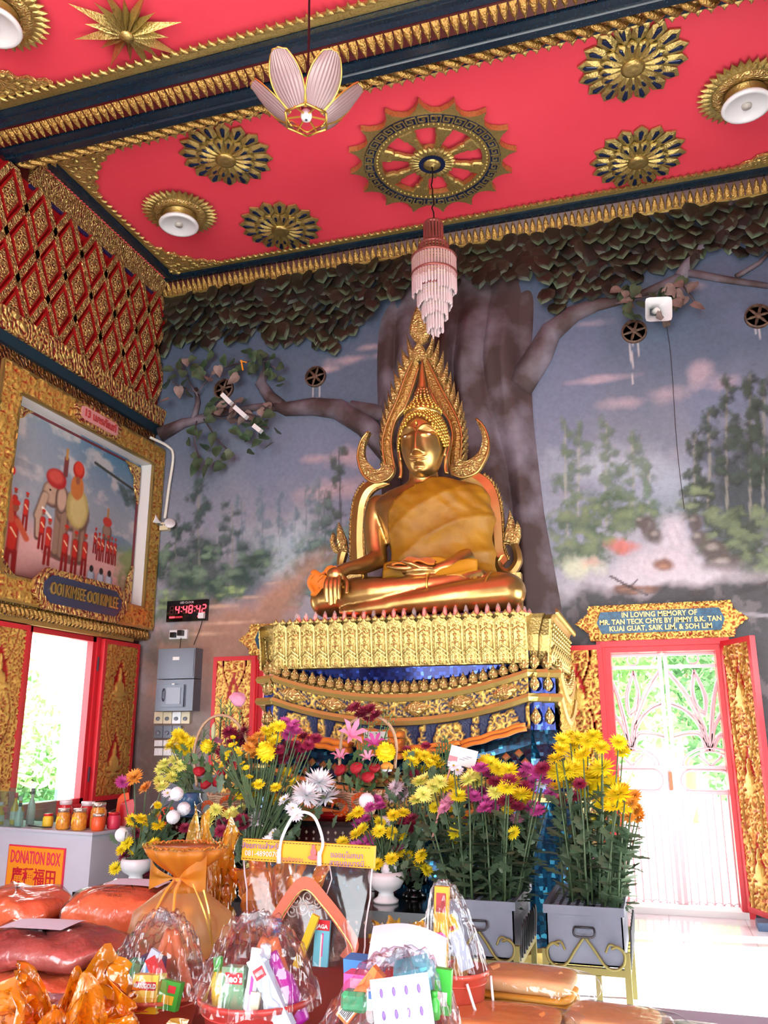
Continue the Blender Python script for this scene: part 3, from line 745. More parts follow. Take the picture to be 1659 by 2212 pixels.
m.build('bead_ring', 'gold_pale', t, True)
sp = MB(); fn = lambda a, b, d: (a, b, .02+d)
sp.dome([(.18, -.035), (.28, -.035), (.34, -.05), (.38, -.045), (.40, -.07), (.5, -.09), (.52, -.09), (.52, .09), (.5, .09), (.40, .07), (.38, .045), (.34, .05), (.28, .035), (.18, .035)], fn, 0, .03, .02, .3)
for i in range(5): sp.bar((.40, -.05+.025*i, .065), (.5, (-.07+.035*i), .055), .010, .012)
spm = sp.mesh('spoke', 'gold_pale')
for i in range(8): link('spoke', spm, t, None, (0, 0, 2*PI*i/8+PI/8))
m = MB(); n = 28
for i in range(n):
    a = 2*PI*i/n; c, s = math.cos(a), math.sin(a)
    fn = lambda u, v, d: ((.11+u*.12)*c-v*s, (.11+u*.12)*s+v*c, .05+d)
    m.dome([(0, -.014), (.7, -.03), (1, 0), (.7, .03), (0, .014)], fn, 0, .02, .015)
m.lathe([(.20, .0), (.20, .05), (.12, .06)], 28)
hub = m.build('hub', 'gold_pale', t)
MB().lathe([(.13, .06), (.13, .085), (.09, .085)], 28).build('hub_ring', 'inlay_blue', hub)
MB().lathe([(.085, .06), (.085, .09), (.06, .1), (.03, .1), (.02, .115), (0, .115)], 24).build('hub_boss', 'gold_pale', hub, True)

# crystal chandelier under the wheel
mat('crystal', (206,172,172), .12, coat=.5, spec=.7); mat('copper_rose', (158,92,86), .4, .5); mat('crystal_clear', (226,208,212), .08, spec=.8)
cx, cy = -1.63, 6.82
t = thing('crystal_chandelier', 'tall tiered rose crystal chandelier hanging before the tree', 'chandelier', (cx, cy, 5.02))
m = MB(); zt = 1.16; pts = [(0, 0, zt)]
g = random.Random(5)
for i in range(14): pts.append((g.uniform(-.01, .01), g.uniform(-.01, .01), zt+(H-5.02-.08-zt)*(i+1)/14))
pts[-1] = (0, 0, H-5.02-.08); m.tube(pts, .007, 5); m.build('chain', 'black', t)
tiers = [(.085, 1.16, .98, 18, 'copper_rose'), (.075, .99, .92, 16, 'copper_rose'), (.135, .92, .80, 26, 'copper_rose'), (.2, .79, .55, 44, 'crystal'), (.2, .62, .40, 44, 'crystal_clear'), (.155, .47, .30, 34, 'crystal_clear'), (.112, .36, .18, 26, 'crystal_clear'), (.07, .22, .05, 16, 'crystal_clear')]
for r, z1, z0, k, ma in tiers:
    ring = MB().lathe([(r*1.06, z1), (r*1.1, z1+.015), (r*1.02, z1+.03), (r*.9, z1+.012)], 28).build('tier_ring', 'copper_rose', t, True)
    m = MB()
    for i in range(k):
        a = 2*PI*i/k; zz = z0+g.uniform(-.02, .02)+(.05 if (k == 44 and ma != 'crystal' and math.sin(a*3) > .3) else 0)
        m.tube([(r*math.cos(a), r*math.sin(a), z1+.01), (r*math.cos(a), r*math.sin(a), zz+.015), (r*math.cos(a), r*math.sin(a), zz)], [.012, .0125, .003], 4)
    m.build('crystal_rods', ma, ring)
m = MB()
for r, z1, z0, k, ma in tiers[2:7]:
    for zz in (z1-.02, z1-.05, z1-.08): m.tube([(r*1.015*math.cos(2*PI*i/24), r*1.015*math.sin(2*PI*i/24), zz) for i in range(24)], .004, 4, True)
m.build('bead_strands', 'gold_pale', t)
m = MB()
for i in range(5):
    a = 2*PI*i/5; m.tube([(.03*math.cos(a), .03*math.sin(a), .1), (.03*math.cos(a), .03*math.sin(a), -.01+.02*(i % 2))], [.014, .006], 5)
m.build('crystal_drops', 'crystal_clear', t)

# petal pendant lamp nearer the camera
mat('fluted_glass', (150,124,126), .25, coat=.4); cz = 4.93
t = thing('petal_pendant_lamp', 'hanging lamp of six fluted smoky glass petals with gold rims', 'pendant lamp', (-1.63, 3.74, cz))
m = MB(); m.tube([(0, 0, .03), (.004, 0, .5), (-.004, .003, 1.0), (.003, 0, 1.5), (0, 0, H-cz)], .007, 5); m.build('cord', 'black', t)
MB().lathe([(.02, .0), (.03, .05), (.03, .22), (.02, .26)], 12).build('stem', mat('stem_rose', (150,70,80), .4), t, True)
def petal_shape(u, v):
    a = (u-.5); wv = .035+.062*math.sin(PI*(.1+.8*v)); rr = .115+.21*v+.02*math.sin(PI*v)
    fl = .004*math.cos(u*PI*18)
    return (rr-(abs(a)*2)**2*.035+fl, a*2*wv, -.02+.22*v)
pm = MB().grid(petal_shape, 37, 12).mesh('glass_petal', 'fluted_glass', True)
rm = MB(); edge = [petal_shape(0, v/11) for v in range(12)]+[petal_shape(u/12, 1) for u in range(1, 12)]+[petal_shape(1, 1-v/11) for v in range(12)]
edge = [Vector(p) for p in edge]; rm.tube(edge, .005, 5)
rm.tube([Vector(petal_shape(u/10, 0)) + Vector((.006, 0, .035*math.sin(PI*u/10))) for u in range(11)], .006, 5); rm.tube([(.115, -.062, -.025), (.115, .062, -.025)], .007, 5)
rmm = rm.mesh('gilt_rim', 'gold_bright', True)
arm = MB().tube([(.03, 0, .0), (.12, 0, -.02)], .006, 5).mesh('arm', 'gold_bright')
for i in range(6):
    a = 2*PI*i/6+.35
    o = link('glass_petal', pm, t, None, (0, 0, a)); link('gilt_rim', rmm, o); link('arm', arm, t, None, (0, 0, a))
MB().lathe([(.0, -.022), (.026, -.02), (.034, 0), (.03, .03), (.02, .04)], 20).build('lamp_holder', 'white_gloss', t, True)
MB().lathe([(0, -.026), (.008, -.026), (.008, -.018)], 10).build('knob', 'steel_dark', t)

# ------------------------------------------------------------------ left wall: gilt diamond lattice
lat = MB(); lat2 = MB(); xs = WX0; pm_ = None
def dia(cy, cz, a, b): return [(cy, cz-b), (cy+a, cz), (cy, cz+b), (cy-a, cz)]
fl = lambda d0: (lambda a, b, d: Vector((xs+d0+d, a, b)))
MB().box(xs, xs+.012, .5, 8.15, 5.2, 6.7).build('lattice_ground', mat('ground_red', (176,20,24), .5), wall_left)
pw, ph = .42, .75
dmesh = MB().prism(dia(0, 0, .125, .24), lambda a, b, d: Vector((d, a, b)), 0, .045).mesh('diamond', 'ground_red')
dinner = MB().dome(dia(0, 0, .102, .2), lambda a, b, d: Vector((.046+d, a, b)), 0, .012, .03, .5).mesh('diamond_boss', 'carved_fine')
ny0 = 2.92
segs = set()
for r_ in range(-1, 5):
    for c_ in range(0, 14):
        cyy = ny0+(c_+.5*(r_ % 2))*pw; czz = 6.38-(r_)*ph/2
        # lattice bars on two lower sides
        for sgn in (-1, 1):
            p = [(cyy, czz+ph/2), (cyy+sgn*pw/2, czz)]
            lat.bar((xs+.03, p[0][0], p[0][1]), (xs+.03, p[1][0], p[1][1]), .085, .06, (1, 0, 0)); lat2.bar((xs+.064, p[0][0], p[0][1]), (xs+.064, p[1][0], p[1][1]), .06, .014, (1, 0, 0))
        if 5.2 < czz < 6.68 and cyy < 8.1 and cyy > 3.0:
            o = link('diamond', dmesh, wall_left, (xs+.01, cyy, czz)); link('diamond_boss', dinner, o)
v2 = []
# keep the lattice between the bands
for lt, ma, nm in ((lat, 'ground_red', 'lattice_body'), (lat2, 'carved_fine', 'lattice_face')):
    me = lt.mesh(nm, ma); bm = bmesh.new(); bm.from_mesh(me)
    for co, no in (((0, 0, 6.7), (0, 0, 1)), ((0, 0, 5.2), (0, 0, -1)), ((0, 8.15, 0), (0, 1, 0))):
        bmesh.ops.bisect_plane(bm, geom=bm.verts[:]+bm.edges[:]+bm.faces[:], plane_co=co, plane_no=no, clear_outer=True)
    bm.to_mesh(me); bm.free(); link(nm, me, wall_left)
# projecting bands under the lattice
cl = struct('trim_5', strip([(xs, 5.02), (xs+.12, 5.04), (xs+.16, 5.22), (xs+.12, 5.25), (xs, 5.25)], .5, 8.14, 1), 'carved', label='carved gilt ledge on the left wall')
band('dark_moulding', strip([(xs, 4.93), (xs+.07, 4.94), (xs+.10, 5.03), (xs, 5.03)], .5, 8.14, 1), cl, mat('deep_teal', (22,44,58), .35))
band('lower_frieze', MB().box(xs, xs+.03, .5, 8.14, 4.6, 4.94), cl, 'carved_dark')

# ------------------------------------------------------------------ framed wall picture
fx = WX0+.17; fy0, fy1, fz0, fz1 = 5.5, 8.12, 2.62, 4.72; iy0, iy1, iz0, iz1 = 5.74, 7.93, 2.83, 4.50
fr = thing('framed_painting', 'large gilt framed painting of elephants and red-clad soldiers on left wall', 'painting', (WX0, 6.8, fz0))
fr_inv = Matrix.Translation((-WX0, -6.8, -fz0))
def kid(o): 
    o.data.transform(fr_inv); return o
for nm, (a, b, c, d) in (('frame_rail', (fy0, fy1, iz1, fz1)), ('frame_rail', (fy0, fy1, fz0, iz0)), ('frame_stile', (fy0, iy0, iz0, iz1)), ('frame_stile', (iy1, fy1, iz0, iz1))):
    o = kid(MB().box(WX0, fx-.01, a, b, c, d).build(nm, 'maroon', fr))
    me = relief_mesh('carving', b-a, d-c, .11, .035, seed=int(a*10), res=.016)
    me.transform(Matrix(((0, -1, 0, fx-.008), (1, 0, 0, a), (0, 0, 1, c), (0, 0, 0, 1))) ); me.transform(fr_inv); link('carving', me, o)
m = MB()
for (a, b) in (((iy0, iz0), (iy1, iz0)), ((iy1, iz0), (iy1, iz1)), ((iy1, iz1), (iy0, iz1)), ((iy0, iz1), (iy0, iz0)), ((fy0, fz0), (fy1, fz0)), ((fy1, fz0), (fy1, fz1)), ((fy1, fz1), (fy0, fz1)), ((fy0, fz1), (fy0, fz0))):
    m.bar((fx, *a), (fx, *b), .028, .03, (1, 0, 0))
kid(m.build('gilt_fillet', 'gold_dull', fr))
m = MB(); m.box(WX0+.005, fx-.02, iy0, iy1, iz1-.012, iz1+.002); m.box(WX0+.005, fx-.02, iy1-.012, iy1+.002, iz0, iz1); m.box(WX0+.005, fx-.02, iy0-.002, iy0+.012, iz0, iz1); m.box(WX0+.005, fx-.02, iy0, iy1, iz0-.002, iz0+.01)
kid(m.build('white_reveal', 'white_matte', fr))
m = MB(); e = .05
for (a, b) in (((iy0+e, iz0+e), (iy1-e, iz0+e)), ((iy1-e, iz0+e), (iy1-e, iz1-e)), ((iy1-e, iz1-e), (iy0+e, iz1-e)), ((iy0+e, iz1-e), (iy0+e, iz0+e))): m.bar((WX0+.022, *a), (WX0+.022, *b), .02, .016, (1, 0, 0))
kid(m.build('inner_bead', mat('dusk_red', (110,40,50), .5), fr))
for (a, b, sa, sb) in ((iy0+.05, iz1-.05, 1, -1), (iy1-.05, iz1-.05, -1, -1), (iy0+.05, iz0+.05, 1, 1), (iy1-.05, iz0+.05, -1, 1)):
    pts = [(0, 0), (.30, 0), (.22, .04), (.17, .10), (.10, .14), (.09, .24), (.05, .34), (0, .44)]
    if sa*sb < 0: pts = pts[::-1]
    kid(MB().prism(pts, lambda u, v, d: Vector((WX0+.02+d, a+sa*u, b+sb*v)), 0, .02).build('corner_scroll', 'carved', fr))
# the picture itself
n1, n2 = 240, 200; u = np.linspace(0, 1, n1); v = np.linspace(0, 1, n2); GX, GZ = np.meshgrid(u, v, indexing='ij')
N2 = fbm(GX+2, GZ+1, 9, 11); N3 = fbm(GX+2, GZ+1, 26, 12); CAN = np.zeros((n1, n2, 3))
def eb(x, z, rx, rz, c, a=1., soft=.3, rag=.15):
    mixc(c, a*np.clip((1-np.hypot((GX-x)/rx, (GZ-z)/rz)-(N3-.5)*rag*2)/soft, 0, 1))
def es(x0, z0, x1, z1, wd, c, a=1.):
    dx, dz = x1-x0, z1-z0; t_ = np.clip(((GX-x0)*dx+(GZ-z0)*dz)/(dx*dx+dz*dz+1e-9), 0, 1); mixc(c, a*np.clip((1-np.hypot(GX-x0-t_*dx, GZ-z0-t_*dz)/wd)/.4, 0, 1))
CAN[:] = slin((150,160,172)); mixc((74,124,160), np.clip((GZ-.55)*2.2, 0, 1)*np.clip(.3+(GX-.25)*1.6, 0, 1)); mixc((196,194,194), np.clip((N2-.5)*5, 0, .85)*(GZ > .35))
mixc((216,170,166), np.clip((.42-GZ)*6, 0, 1)); mixc((150,96,86), np.clip((.2-GZ)*4, 0, .7)); mixc((96,60,52), np.clip((.07-GZ)*10, 0, .7))
eb(.86, .40, .14, .06, (104,134,160), .9); eb(.98, .3, .22, .14, (124,150,92), .9, .6, .4); eb(1, .16, .16, .12, (104,130,72), .9, .6, .4)
for k in range(9): eb(.84+.02*k, .78-.03*(k % 4), .045, .03, (66,86,84), .8, .6, .6)
es(.62, .86, .95, .80, .012, (60,64,60)); eb(.1, .66, .14, .03, (140,148,160), .8)
# elephant
gy, gd, gl = (150,122,104), (104,80,70), (186,158,136)
def leg(x, z0, z1, w_): es(x, z0, x, z1, w_, gd); es(x-.006, z0, x-.006, z1+.01, w_*.7, gy)
eb(.47, .205, .17, .03, (110,66,58), .9)
for x in (.40, .57): leg(x, .46, .22, .034)
eb(.49, .49, .13, .125, gd, 1, .12, .03); eb(.485, .50, .12, .115, gy, 1, .2, .05)
for x in (.44, .53): leg(x, .46, .21, .036)
eb(.345, .555, .075, .085, gd, 1, .12, .02); eb(.34, .56, .065, .075, gl, 1, .3, .05)
es(.295, .53, .262, .40, .034, gd); es(.262, .40, .272, .28, .024, gd); es(.298, .53, .265, .40, .026, gl); es(.265, .40, .276, .29, .016, gl)
eb(.405, .545, .045, .095, gd, 1, .12, .02); eb(.408, .545, .036, .082, (196,166,146), 1, .3, .04); es(.29, .455, .345, .415, .010, (240,232,220)); eb(.325, .575, .008, .008, (30,24,24))
eb(.52, .53, .085, .135, (178,160,96), 1, .15, .04); eb(.525, .525, .07, .12, (206,190,126), 1, .3, .1)
eb(.36, .655, .075, .065, (170,44,44), 1, .15, .03); eb(.355, .665, .06, .05, (206,84,74), 1, .4, .05); es(.415, .70, .415, .80, .02, (120,60,60)); es(.415, .80, .415, .86, .010, (190,140,70))
eb(.505, .655, .05, .085, (196,120,60), 1, .15, .03); eb(.505, .765, .045, .06, (176,36,30), 1, .15, .02); eb(.505, .775, .036, .05, (216,70,50), 1, .3, .02); eb(.505, .70, .018, .03, (150,90,66))
eb(.755, .45, .042, .06, gd, 1, .2, .03); eb(.752, .455, .034, .05, gy, 1, .3, .05); eb(.752, .515, .04, .035, (186,56,46), 1, .2, .03); es(.752, .55, .752, .60, .010, (180,130,70)); es(.735, .42, .735, .33, .014, gd); es(.775, .42, .775, .33, .014, gd)
def man(x, z, s, c=(196,46,34), d=(140,26,24)):
    es(x-.012*s, z-.03*s, x-.014*s, z-.13*s, .012*s, d); es(x+.012*s, z-.03*s, x+.014*s, z-.13*s, .012*s, d); es(x, z+.07*s, x, z-.02*s, .026*s, d); es(x-.003, z+.07*s, x-.003, z-.01*s, .019*s, c); eb(x, z+.115*s, .014*s, .018*s, (150,84,60), 1, .3, .02); eb(x, z+.13*s, .017*s, .012*s, c, 1, .3, .02); es(x-.01*s, z+.045*s, x+.012*s, z+.02*s, .005, (240,206,160))
for x, z, s in ((.06, .40, .8), (.12, .40, .8), (.19, .40, .8), (.67, .37, .6), (.70, .34, .65), (.73, .34, .65), (.77, .34, .65), (.80, .34, .65), (.83, .34, .65), (.30, .33, .85), (.345, .27, 1.0), (.46, .26, 1.05), (.53, .25, 1.0), (.60, .26, .95)): man(x, z, s)
man(.13, .21, 1.7); es(.15, .33, .21, .25, .022, (196,90,60)); es(.11, .33, .075, .50, .022, (196,90,60)); es(.05, .44, .05, .62, .006, (120,80,60)); eb(.075, .60, .035, .035, (216,50,44), 1, .2, .04)
man(.01, .30, 1.2)
for x in (.66, .735, .80): es(x, .155, x, .05, .034, (120,136,160)); es(x-.004, .155, x-.004, .05, .026, (190,204,220)); eb(x, .19, .017, .024, (40,32,34), 1, .2, .02); eb(x+.004, .04, .046, .03, (220,196,186), 1, .3, .05)
for k in range(7): es(.80+.02*k, .10-.012*k, 1, .09-.012*k, .005, (90,64,56), .6)
P = np.stack([np.full(GX.shape, WX0+.012), iy0+GX*(iy1-iy0), iz0+GZ*(iz1-iz0)], -1).reshape(-1, 3)
me = np_mesh('picture', P, grid_faces(n1, n2), 'picture', False, np.concatenate([CAN.reshape(-1, 3)*1.05, np.ones((n1*n2, 1))], 1)); me.transform(fr_inv); link('picture', me, fr)
# name plates on the frame
mat('plate_blue', (58,66,96), .4, .2); mat('plate_pink', (214,150,150), .55); mat('letter_gold', (206,172,96), .35, .7); mat('letter_red', (178,60,60), .5)
def hexa(a0, a1, b0, b1, e): 
    m_ = (b0+b1)/2; return [(a0, m_-.05), (a0+e, b0), (a1-e, b0), (a1, m_-.05), (a1, m_+.05), (a1-e, b1), (a0+e, b1), (a0, m_+.05)]
np_ = kid(MB().prism(hexa(6.12, 7.55, 2.60, 2.98, .16), lambda a, b, d: Vector((fx+.02+d, a, b)), 0, .04).build('name_plate', 'carved', fr))
kid(MB().prism(hexa(6.24, 7.43, 2.66, 2.92, .1), lambda a, b, d: Vector((fx+.055+d, a, b)), 0, .012).build('blue_field', 'plate_blue', np_))
o = text_mesh('OOI KIMSEE OOI KIMLEE', 'lettering', 'letter_gold', np_, (0, 0, 0), None, .17, .01, 1, bold=.0)
o.data.transform(Matrix(((0, 0, 1, fx+.075), (.56, 0, 0, 6.835), (0, 1, 0, 2.79), (0, 0, 0, 1)))); o.scale = (1, 1, 1); kid(o)
cp = kid(MB().prism(hexa(6.45, 7.2, 4.50, 4.72, .1), lambda a, b, d: Vector((fx+.02+d, a, b)), 0, .04).build('title_plate', 'carved', fr))
kid(MB().prism(hexa(6.52, 7.13, 4.54, 4.68, .06), lambda a, b, d: Vector((fx+.055+d, a, b)), 0, .01).build('pink_field', 'plate_pink', cp))
o = text_mesh('13 นครกัณฑ์', 'lettering', 'letter_red', cp, (0, 0, 0), None, .11, .004, 1, bold=.002)
o.data.transform(Matrix(((0, 0, 1, fx+.07), (.95, 0, 0, 6.825), (0, 1, 0, 4.61), (0, 0, 0, 1)))); kid(o)
# rope-carved shelf under the picture
sh = struct('trim_6', MB().box(WX0, WX0+.12, .5, 8.14, 2.50, 2.62), 'carved_blue', label='rope-carved gilt ledge above the window')
m = MB(); n = 60
for i in range(n):
    y = 4.6+3.5*i/n; m.tube([(WX0+.08, y, 2.60), (WX0+.15, y+.02, 2.575), (WX0+.15, y+.045, 2.53), (WX0+.09, y+.07, 2.50)], [.008, .022, .022, .008], 5)
m.build('rope_carving', 'gold_relief', sh, True)
m = MB(); m.box(WX0, WX0+.10, 5.0, 7.9, 2.46, 2.50); m.build('under_fillet', 'gold_dull', sh)
# ------------------------------------------------------------------ carved shutters and doors
def figures(w, h, n, z0=0., both=True):
    def ex(U, V, H):
        per = h/n; c = w/2
        H = H*.9
        ph = (V-z0) % per/per
        d = np.abs(np.abs(U-c)-(.015+.30*w*np.abs(np.cos(PI*ph))))
        H = np.where(d < .011, 0, H); H = np.where((d >= .011) & (d < .024), .9, H)
        for k in range(n):
            b = z0+k*per+per*.30
            x = (U-c)/(w*.20); z = (V-b)/(per*.36)
            niche = (np.abs(x) < np.clip(1-(z-.55)*1.1, 0, 1)) & (z > -.05) & (z < 1.45)
            H = np.where(niche, .12, H)
            for (ox, oz, rx, rz) in ((0, .12, 1.2, .14), (0, .35, .55, .28), (-.5, .3, .2, .22), (.5, .3, .2, .22), (0, .72, .28, .15), (0, .92, .10, .22), (0, -.08, 1.35, .07)):
                q = ((x-ox)/rx)**2+((z-oz)/rz)**2
                H = np.where(q < 1, np.maximum(H, .55+.6*np.sqrt(np.clip(1-q, 0, 1))), H)
        return H
    return ex
def carved_leaf(parent, w, h, M, n, seed, back=True, res=.013, name='carved_panel'):
    """frame boards and a carved panel, local: x across, z up, face toward -y"""
    fb = .045; m = MB()
    m.box(0, fb, -.025, .025, 0, h); m.box(w-fb, w, -.025, .025, 0, h); m.box(fb, w-fb, -.025, .025, 0, fb); m.box(fb, w-fb, -.025, .025, h-fb, h)
    o = m.build('leaf_frame', 'red_paint', parent); o.data.transform(M)
    o = MB().box(fb, w-fb, -.004, .018, fb, h-fb).build('backboard', 'red_paint', parent); o.data.transform(M)
    me = relief_mesh(name, w-2*fb, h-2*fb, .085, .026, seed=seed, res=res, extra=figures(w-2*fb, h-2*fb, n))
    me.transform(Matrix.Translation((fb, -.004, fb))); me.transform(M); link(name, me, parent)
def Mface(origin, xdir, ndir):
    """local x -> xdir, local -y -> ndir, z up"""
    x = Vector(xdir).normalized(); n = Vector(ndir).normalized()
    return Matrix(((x.x, -n.x, 0, origin[0]), (x.y, -n.y, 0, origin[1]), (0, 0, 1, origin[2]), (0, 0, 0, 1)))
# window in the left wall
win = bpy.data.objects.new('window_1', None); C.objects.link(win); win['kind'] = 'structure'; win['label'] = 'bright open window with red frame in the left wall'
m = MB(); xo = WX0-.3
for (a, b, c, d) in ((wy0, wy0+.05, wz0, wz1), (wy1-.05, wy1, wz0, wz1), (wy0, wy1, wz1-.05, wz1), (wy0, wy1, wz0, wz0+.05)): m.box(WX0-.05, WX0+.02, a, b, c, d)
m.build('window_frame', 'red_paint', win)
m = MB()
for (a, b, c, d) in ((wy0, wy0+.02, wz0, wz1), (wy1-.02, wy1, wz0, wz1), (wy0, wy1, wz1-.02, wz1), (wy0, wy1, wz0, wz0+.03)): m.box(xo, WX0-.05, a, b, c, d)
m.build('reveal', 'white_matte', win)
m = MB(); m.box(WX0-.001, WX0+.05, wy0-.1, wy1+.1, wz1, wz1+.09); m.box(WX0-.001, WX0+.04, wy0-.06, wy0, wz0, wz1); m.box(WX0-.001, WX0+.04, wy1, wy1+.06, wz0, wz1); m.box(WX0-.001, WX0+.06, wy0-.1, wy1+.1, wz0-.07, wz0)
m.build('architrave', 'red_paint', win)
m = MB(); m.box(WX0+.04, WX0+.05, wy1+.02, wy1+.035, wz0+.2, wz0+.34); m.box(WX0+.04, WX0+.05, wy1+.02, wy1+.035, wz1-.34, wz1-.2); m.build('hinge', 'steel_dark', win)
for y0_, w_, n_, lab in ((7.42, .64, 2, 'shutter'), (5.66, .64, 2, 'shutter')):
    sh_ = bpy.data.objects.new('shutter', None); C.objects.link(sh_); sh_.parent = win
    carved_leaf(sh_, w_, wz1-wz0-.02, Mface((WX0+.06, y0_, wz0+.01), (0, 1, 0), (1, 0, 0)), n_, 5 if y0_ > 7 else 9)
# door 1 with its leaves
def door(nm, x0, x1, label, right_open):
    d = bpy.data.objects.new(nm, None); C.objects.link(d); d['kind'] = 'structure'; d['label'] = label
    m = MB()
    for a, b, c, e in ((x0, x0+.05, 0, DZ), (x1-.05, x1, 0, DZ), (x0+.05, x1-.05, DZ-.05, DZ)): m.box(a, b, WY-.02, WY+.3, c, e)
    m.box(x0-.07, x1+.07, WY-.05, WY, DZ, DZ+.07); m.box(x0-.05, x0, WY-.04, WY, 0, DZ); m.box(x1, x1+.05, WY-.04, WY, 0, DZ)
    m.build('door_frame', 'red_paint', d)
    MB().box(x0, x1, WY-.06, WY+.36, .0, .05).build('threshold', 'white_matte', d)
    for k in range(2):
        lf = bpy.data.objects.new('door_leaf', None); C.objects.link(lf); lf.parent = d; w_ = .49
        if k == 0: M = Mface((x0-w_-.02, WY-.06, .06), (1, 0, 0), (0, -1, 0))
        elif right_open: M = Mface((x1+.01, WY-.03, .06), (.42, -.91, 0), (-.91, -.42, 0))
        else: M = Mface((x1+.02, WY-.06, .06), (1, 0, 0), (0, -1, 0))
        carved_leaf(lf, w_, DZ-.04, M, 3, 20+k, res=.014)
    return d
d1 = door('door_1', *DOORS[0], 'open red and gilt doorway filled by a bright metal gate', True)
d2 = door('door_2', *DOORS[1], 'red and gilt doorway half hidden behind the throne base', False)
o = MB().box(.80, .815, WY-.30, WY-.22, 1.13, 1.27).build('latch', 'dark_wood', d1)
o = MB().box(.66, .9, 7.66, 7.86, .0, .06).build('door_stop', mat('blue_grey', (70,90,120), .6), d1)
# gate
mat('gate_steel', (222,200,206), .4, .1)
gt = tag(bpy.data.objects.new('metal_gate', None), 'double metal gate of bent tubes with fan arcs and ovals', 'gate'); C.objects.link(gt)
GY = WY+.2
def zp(X, Y): return at(1150+X*.4122, 1300+Y*.4123, Y=GY)
def curve(pts, n=18):
    """smooth polyline through points"""
    P_ = [Vector(p) for p in pts]; P_ = [P_[0]*2-P_[1]]+P_+[P_[-1]*2-P_[-2]]; out = []
    for i in range(1, len(P_)-2):
        a, b, c, d = P_[i-1:i+3]
        for k in range(n):
            t_ = k/n; out.append(.5*((2*b)+(c-a)*t_+(2*a-5*b+4*c-d)*t_**2+(3*b-a-3*c+d)*t_**3))
    return out+[P_[-2]]
gcx = .13; hw = .50
zt_ = lambda Y: zp(700, Y).z
def half(s):
    f = bpy.data.objects.new('gate_leaf', None); C.objects.link(f); f.parent = gt
    P_ = lambda u, Y: Vector((gcx+s*(.025+u*(hw-.03)), GY, zt_(Y)))
    m = MB(); rr = .011
    def T(pts, r=rr): m.tube(curve([P_(*p) for p in pts], 6), r, 6)
    for du, dz in ((0, 0), (.035, 14)):
        T([(.67-du, 780), (.60-du, 640+dz), (.33-du, 470+dz), (0.02, 355+dz)]); T([(.67+du, 780), (.74+du, 620+dz), (.86+du*.5, 470+dz), (1, 372+dz)])
        T([(.67-du*1.4, 780), (.55-du, 640+dz), (.28, 560+dz), (.02, 525+dz)]); T([(.67+du*1.4, 780), (.8, 650+dz), (1, 560+dz)])
        T([(.52, 358+dz), (.44+du, 470), (.50+du, 560-dz), (.65, 600-dz)]); T([(.52, 358+dz), (.68-du, 470), (.70-du, 540-dz), (.65, 600-dz)])
        T([(.67-du*2, 780), (.52, 690+dz), (.3, 682+dz), (.02, 700+dz)]); T([(.67+du*2, 780), (.86, 700+dz), (1, 690+dz)])
    m.tube([P_(.67, 860)+Vector((s*.24*math.cos(PI*i/14), 0, .075*2.1*math.sin(PI*i/14))) for i in range(15)], .012, 6)
    m.tube([P_(.67, 860)+Vector((s*.2*math.cos(PI*i/14), 0, .075*1.7*math.sin(PI*i/14))) for i in range(15)], .008, 6)
    T([(.67, 860), (.46, 805)]); T([(.67, 860), (.88, 805)])
    m.tube([P_(.52, 300)+Vector((.05*math.cos(2*PI*i/14), 0, .05*math.sin(2*PI*i/14))) for i in range(14)], .008, 6, True)
    c0, c1 = P_(.3, 935), P_(.84, 935); rad = .09
    ov = [c0+Vector((-s*rad*math.sin(PI*i/8), 0, rad*math.cos(PI*i/8))) for i in range(9)]+[c1+Vector((s*rad*math.sin(PI*i/8), 0, -rad*math.cos(PI*i/8))) for i in range(9)]
    m.tube(ov, .014, 6, True); m.build('scroll_work', 'gate_steel', f, True)
    fr_ = MB()
    for Y in (275, 340, 865, 997, 1640): fr_.bar(P_(0, Y), P_(1, Y), .03, .03)
    fr_.bar(P_(0, 275), P_(0, 1640), .035, .035); fr_.bar(P_(1, 275), P_(1, 1640), .03, .03); fr_.build('gate_frame', 'gate_steel', f)
    for i in range(7): MB().tube([P_(.1+.135*i, 1000), P_(.1+.135*i, 1640)], .009, 6).build('bar', 'gate_steel', f)
    m = MB()
    for i in range(6):
        c = P_(.1+.16*i, 1620); m.tube([c+Vector((.06*math.cos(PI*j/8), 0, .09*math.sin(PI*j/8))) for j in range(9)], .006, 5); m.ball(c+Vector((0, 0, .02)), .014, 6, 4)
    m.build('foot_scrolls', 'gate_steel', f)
for s in (-1, 1): half(s)
MB().box(gcx-.03, gcx+.0, GY-.04, GY-.02, zt_(985), zt_(890)).build('lock_plate', mat('brass_lock', (160,110,80), .4, .6), gt)

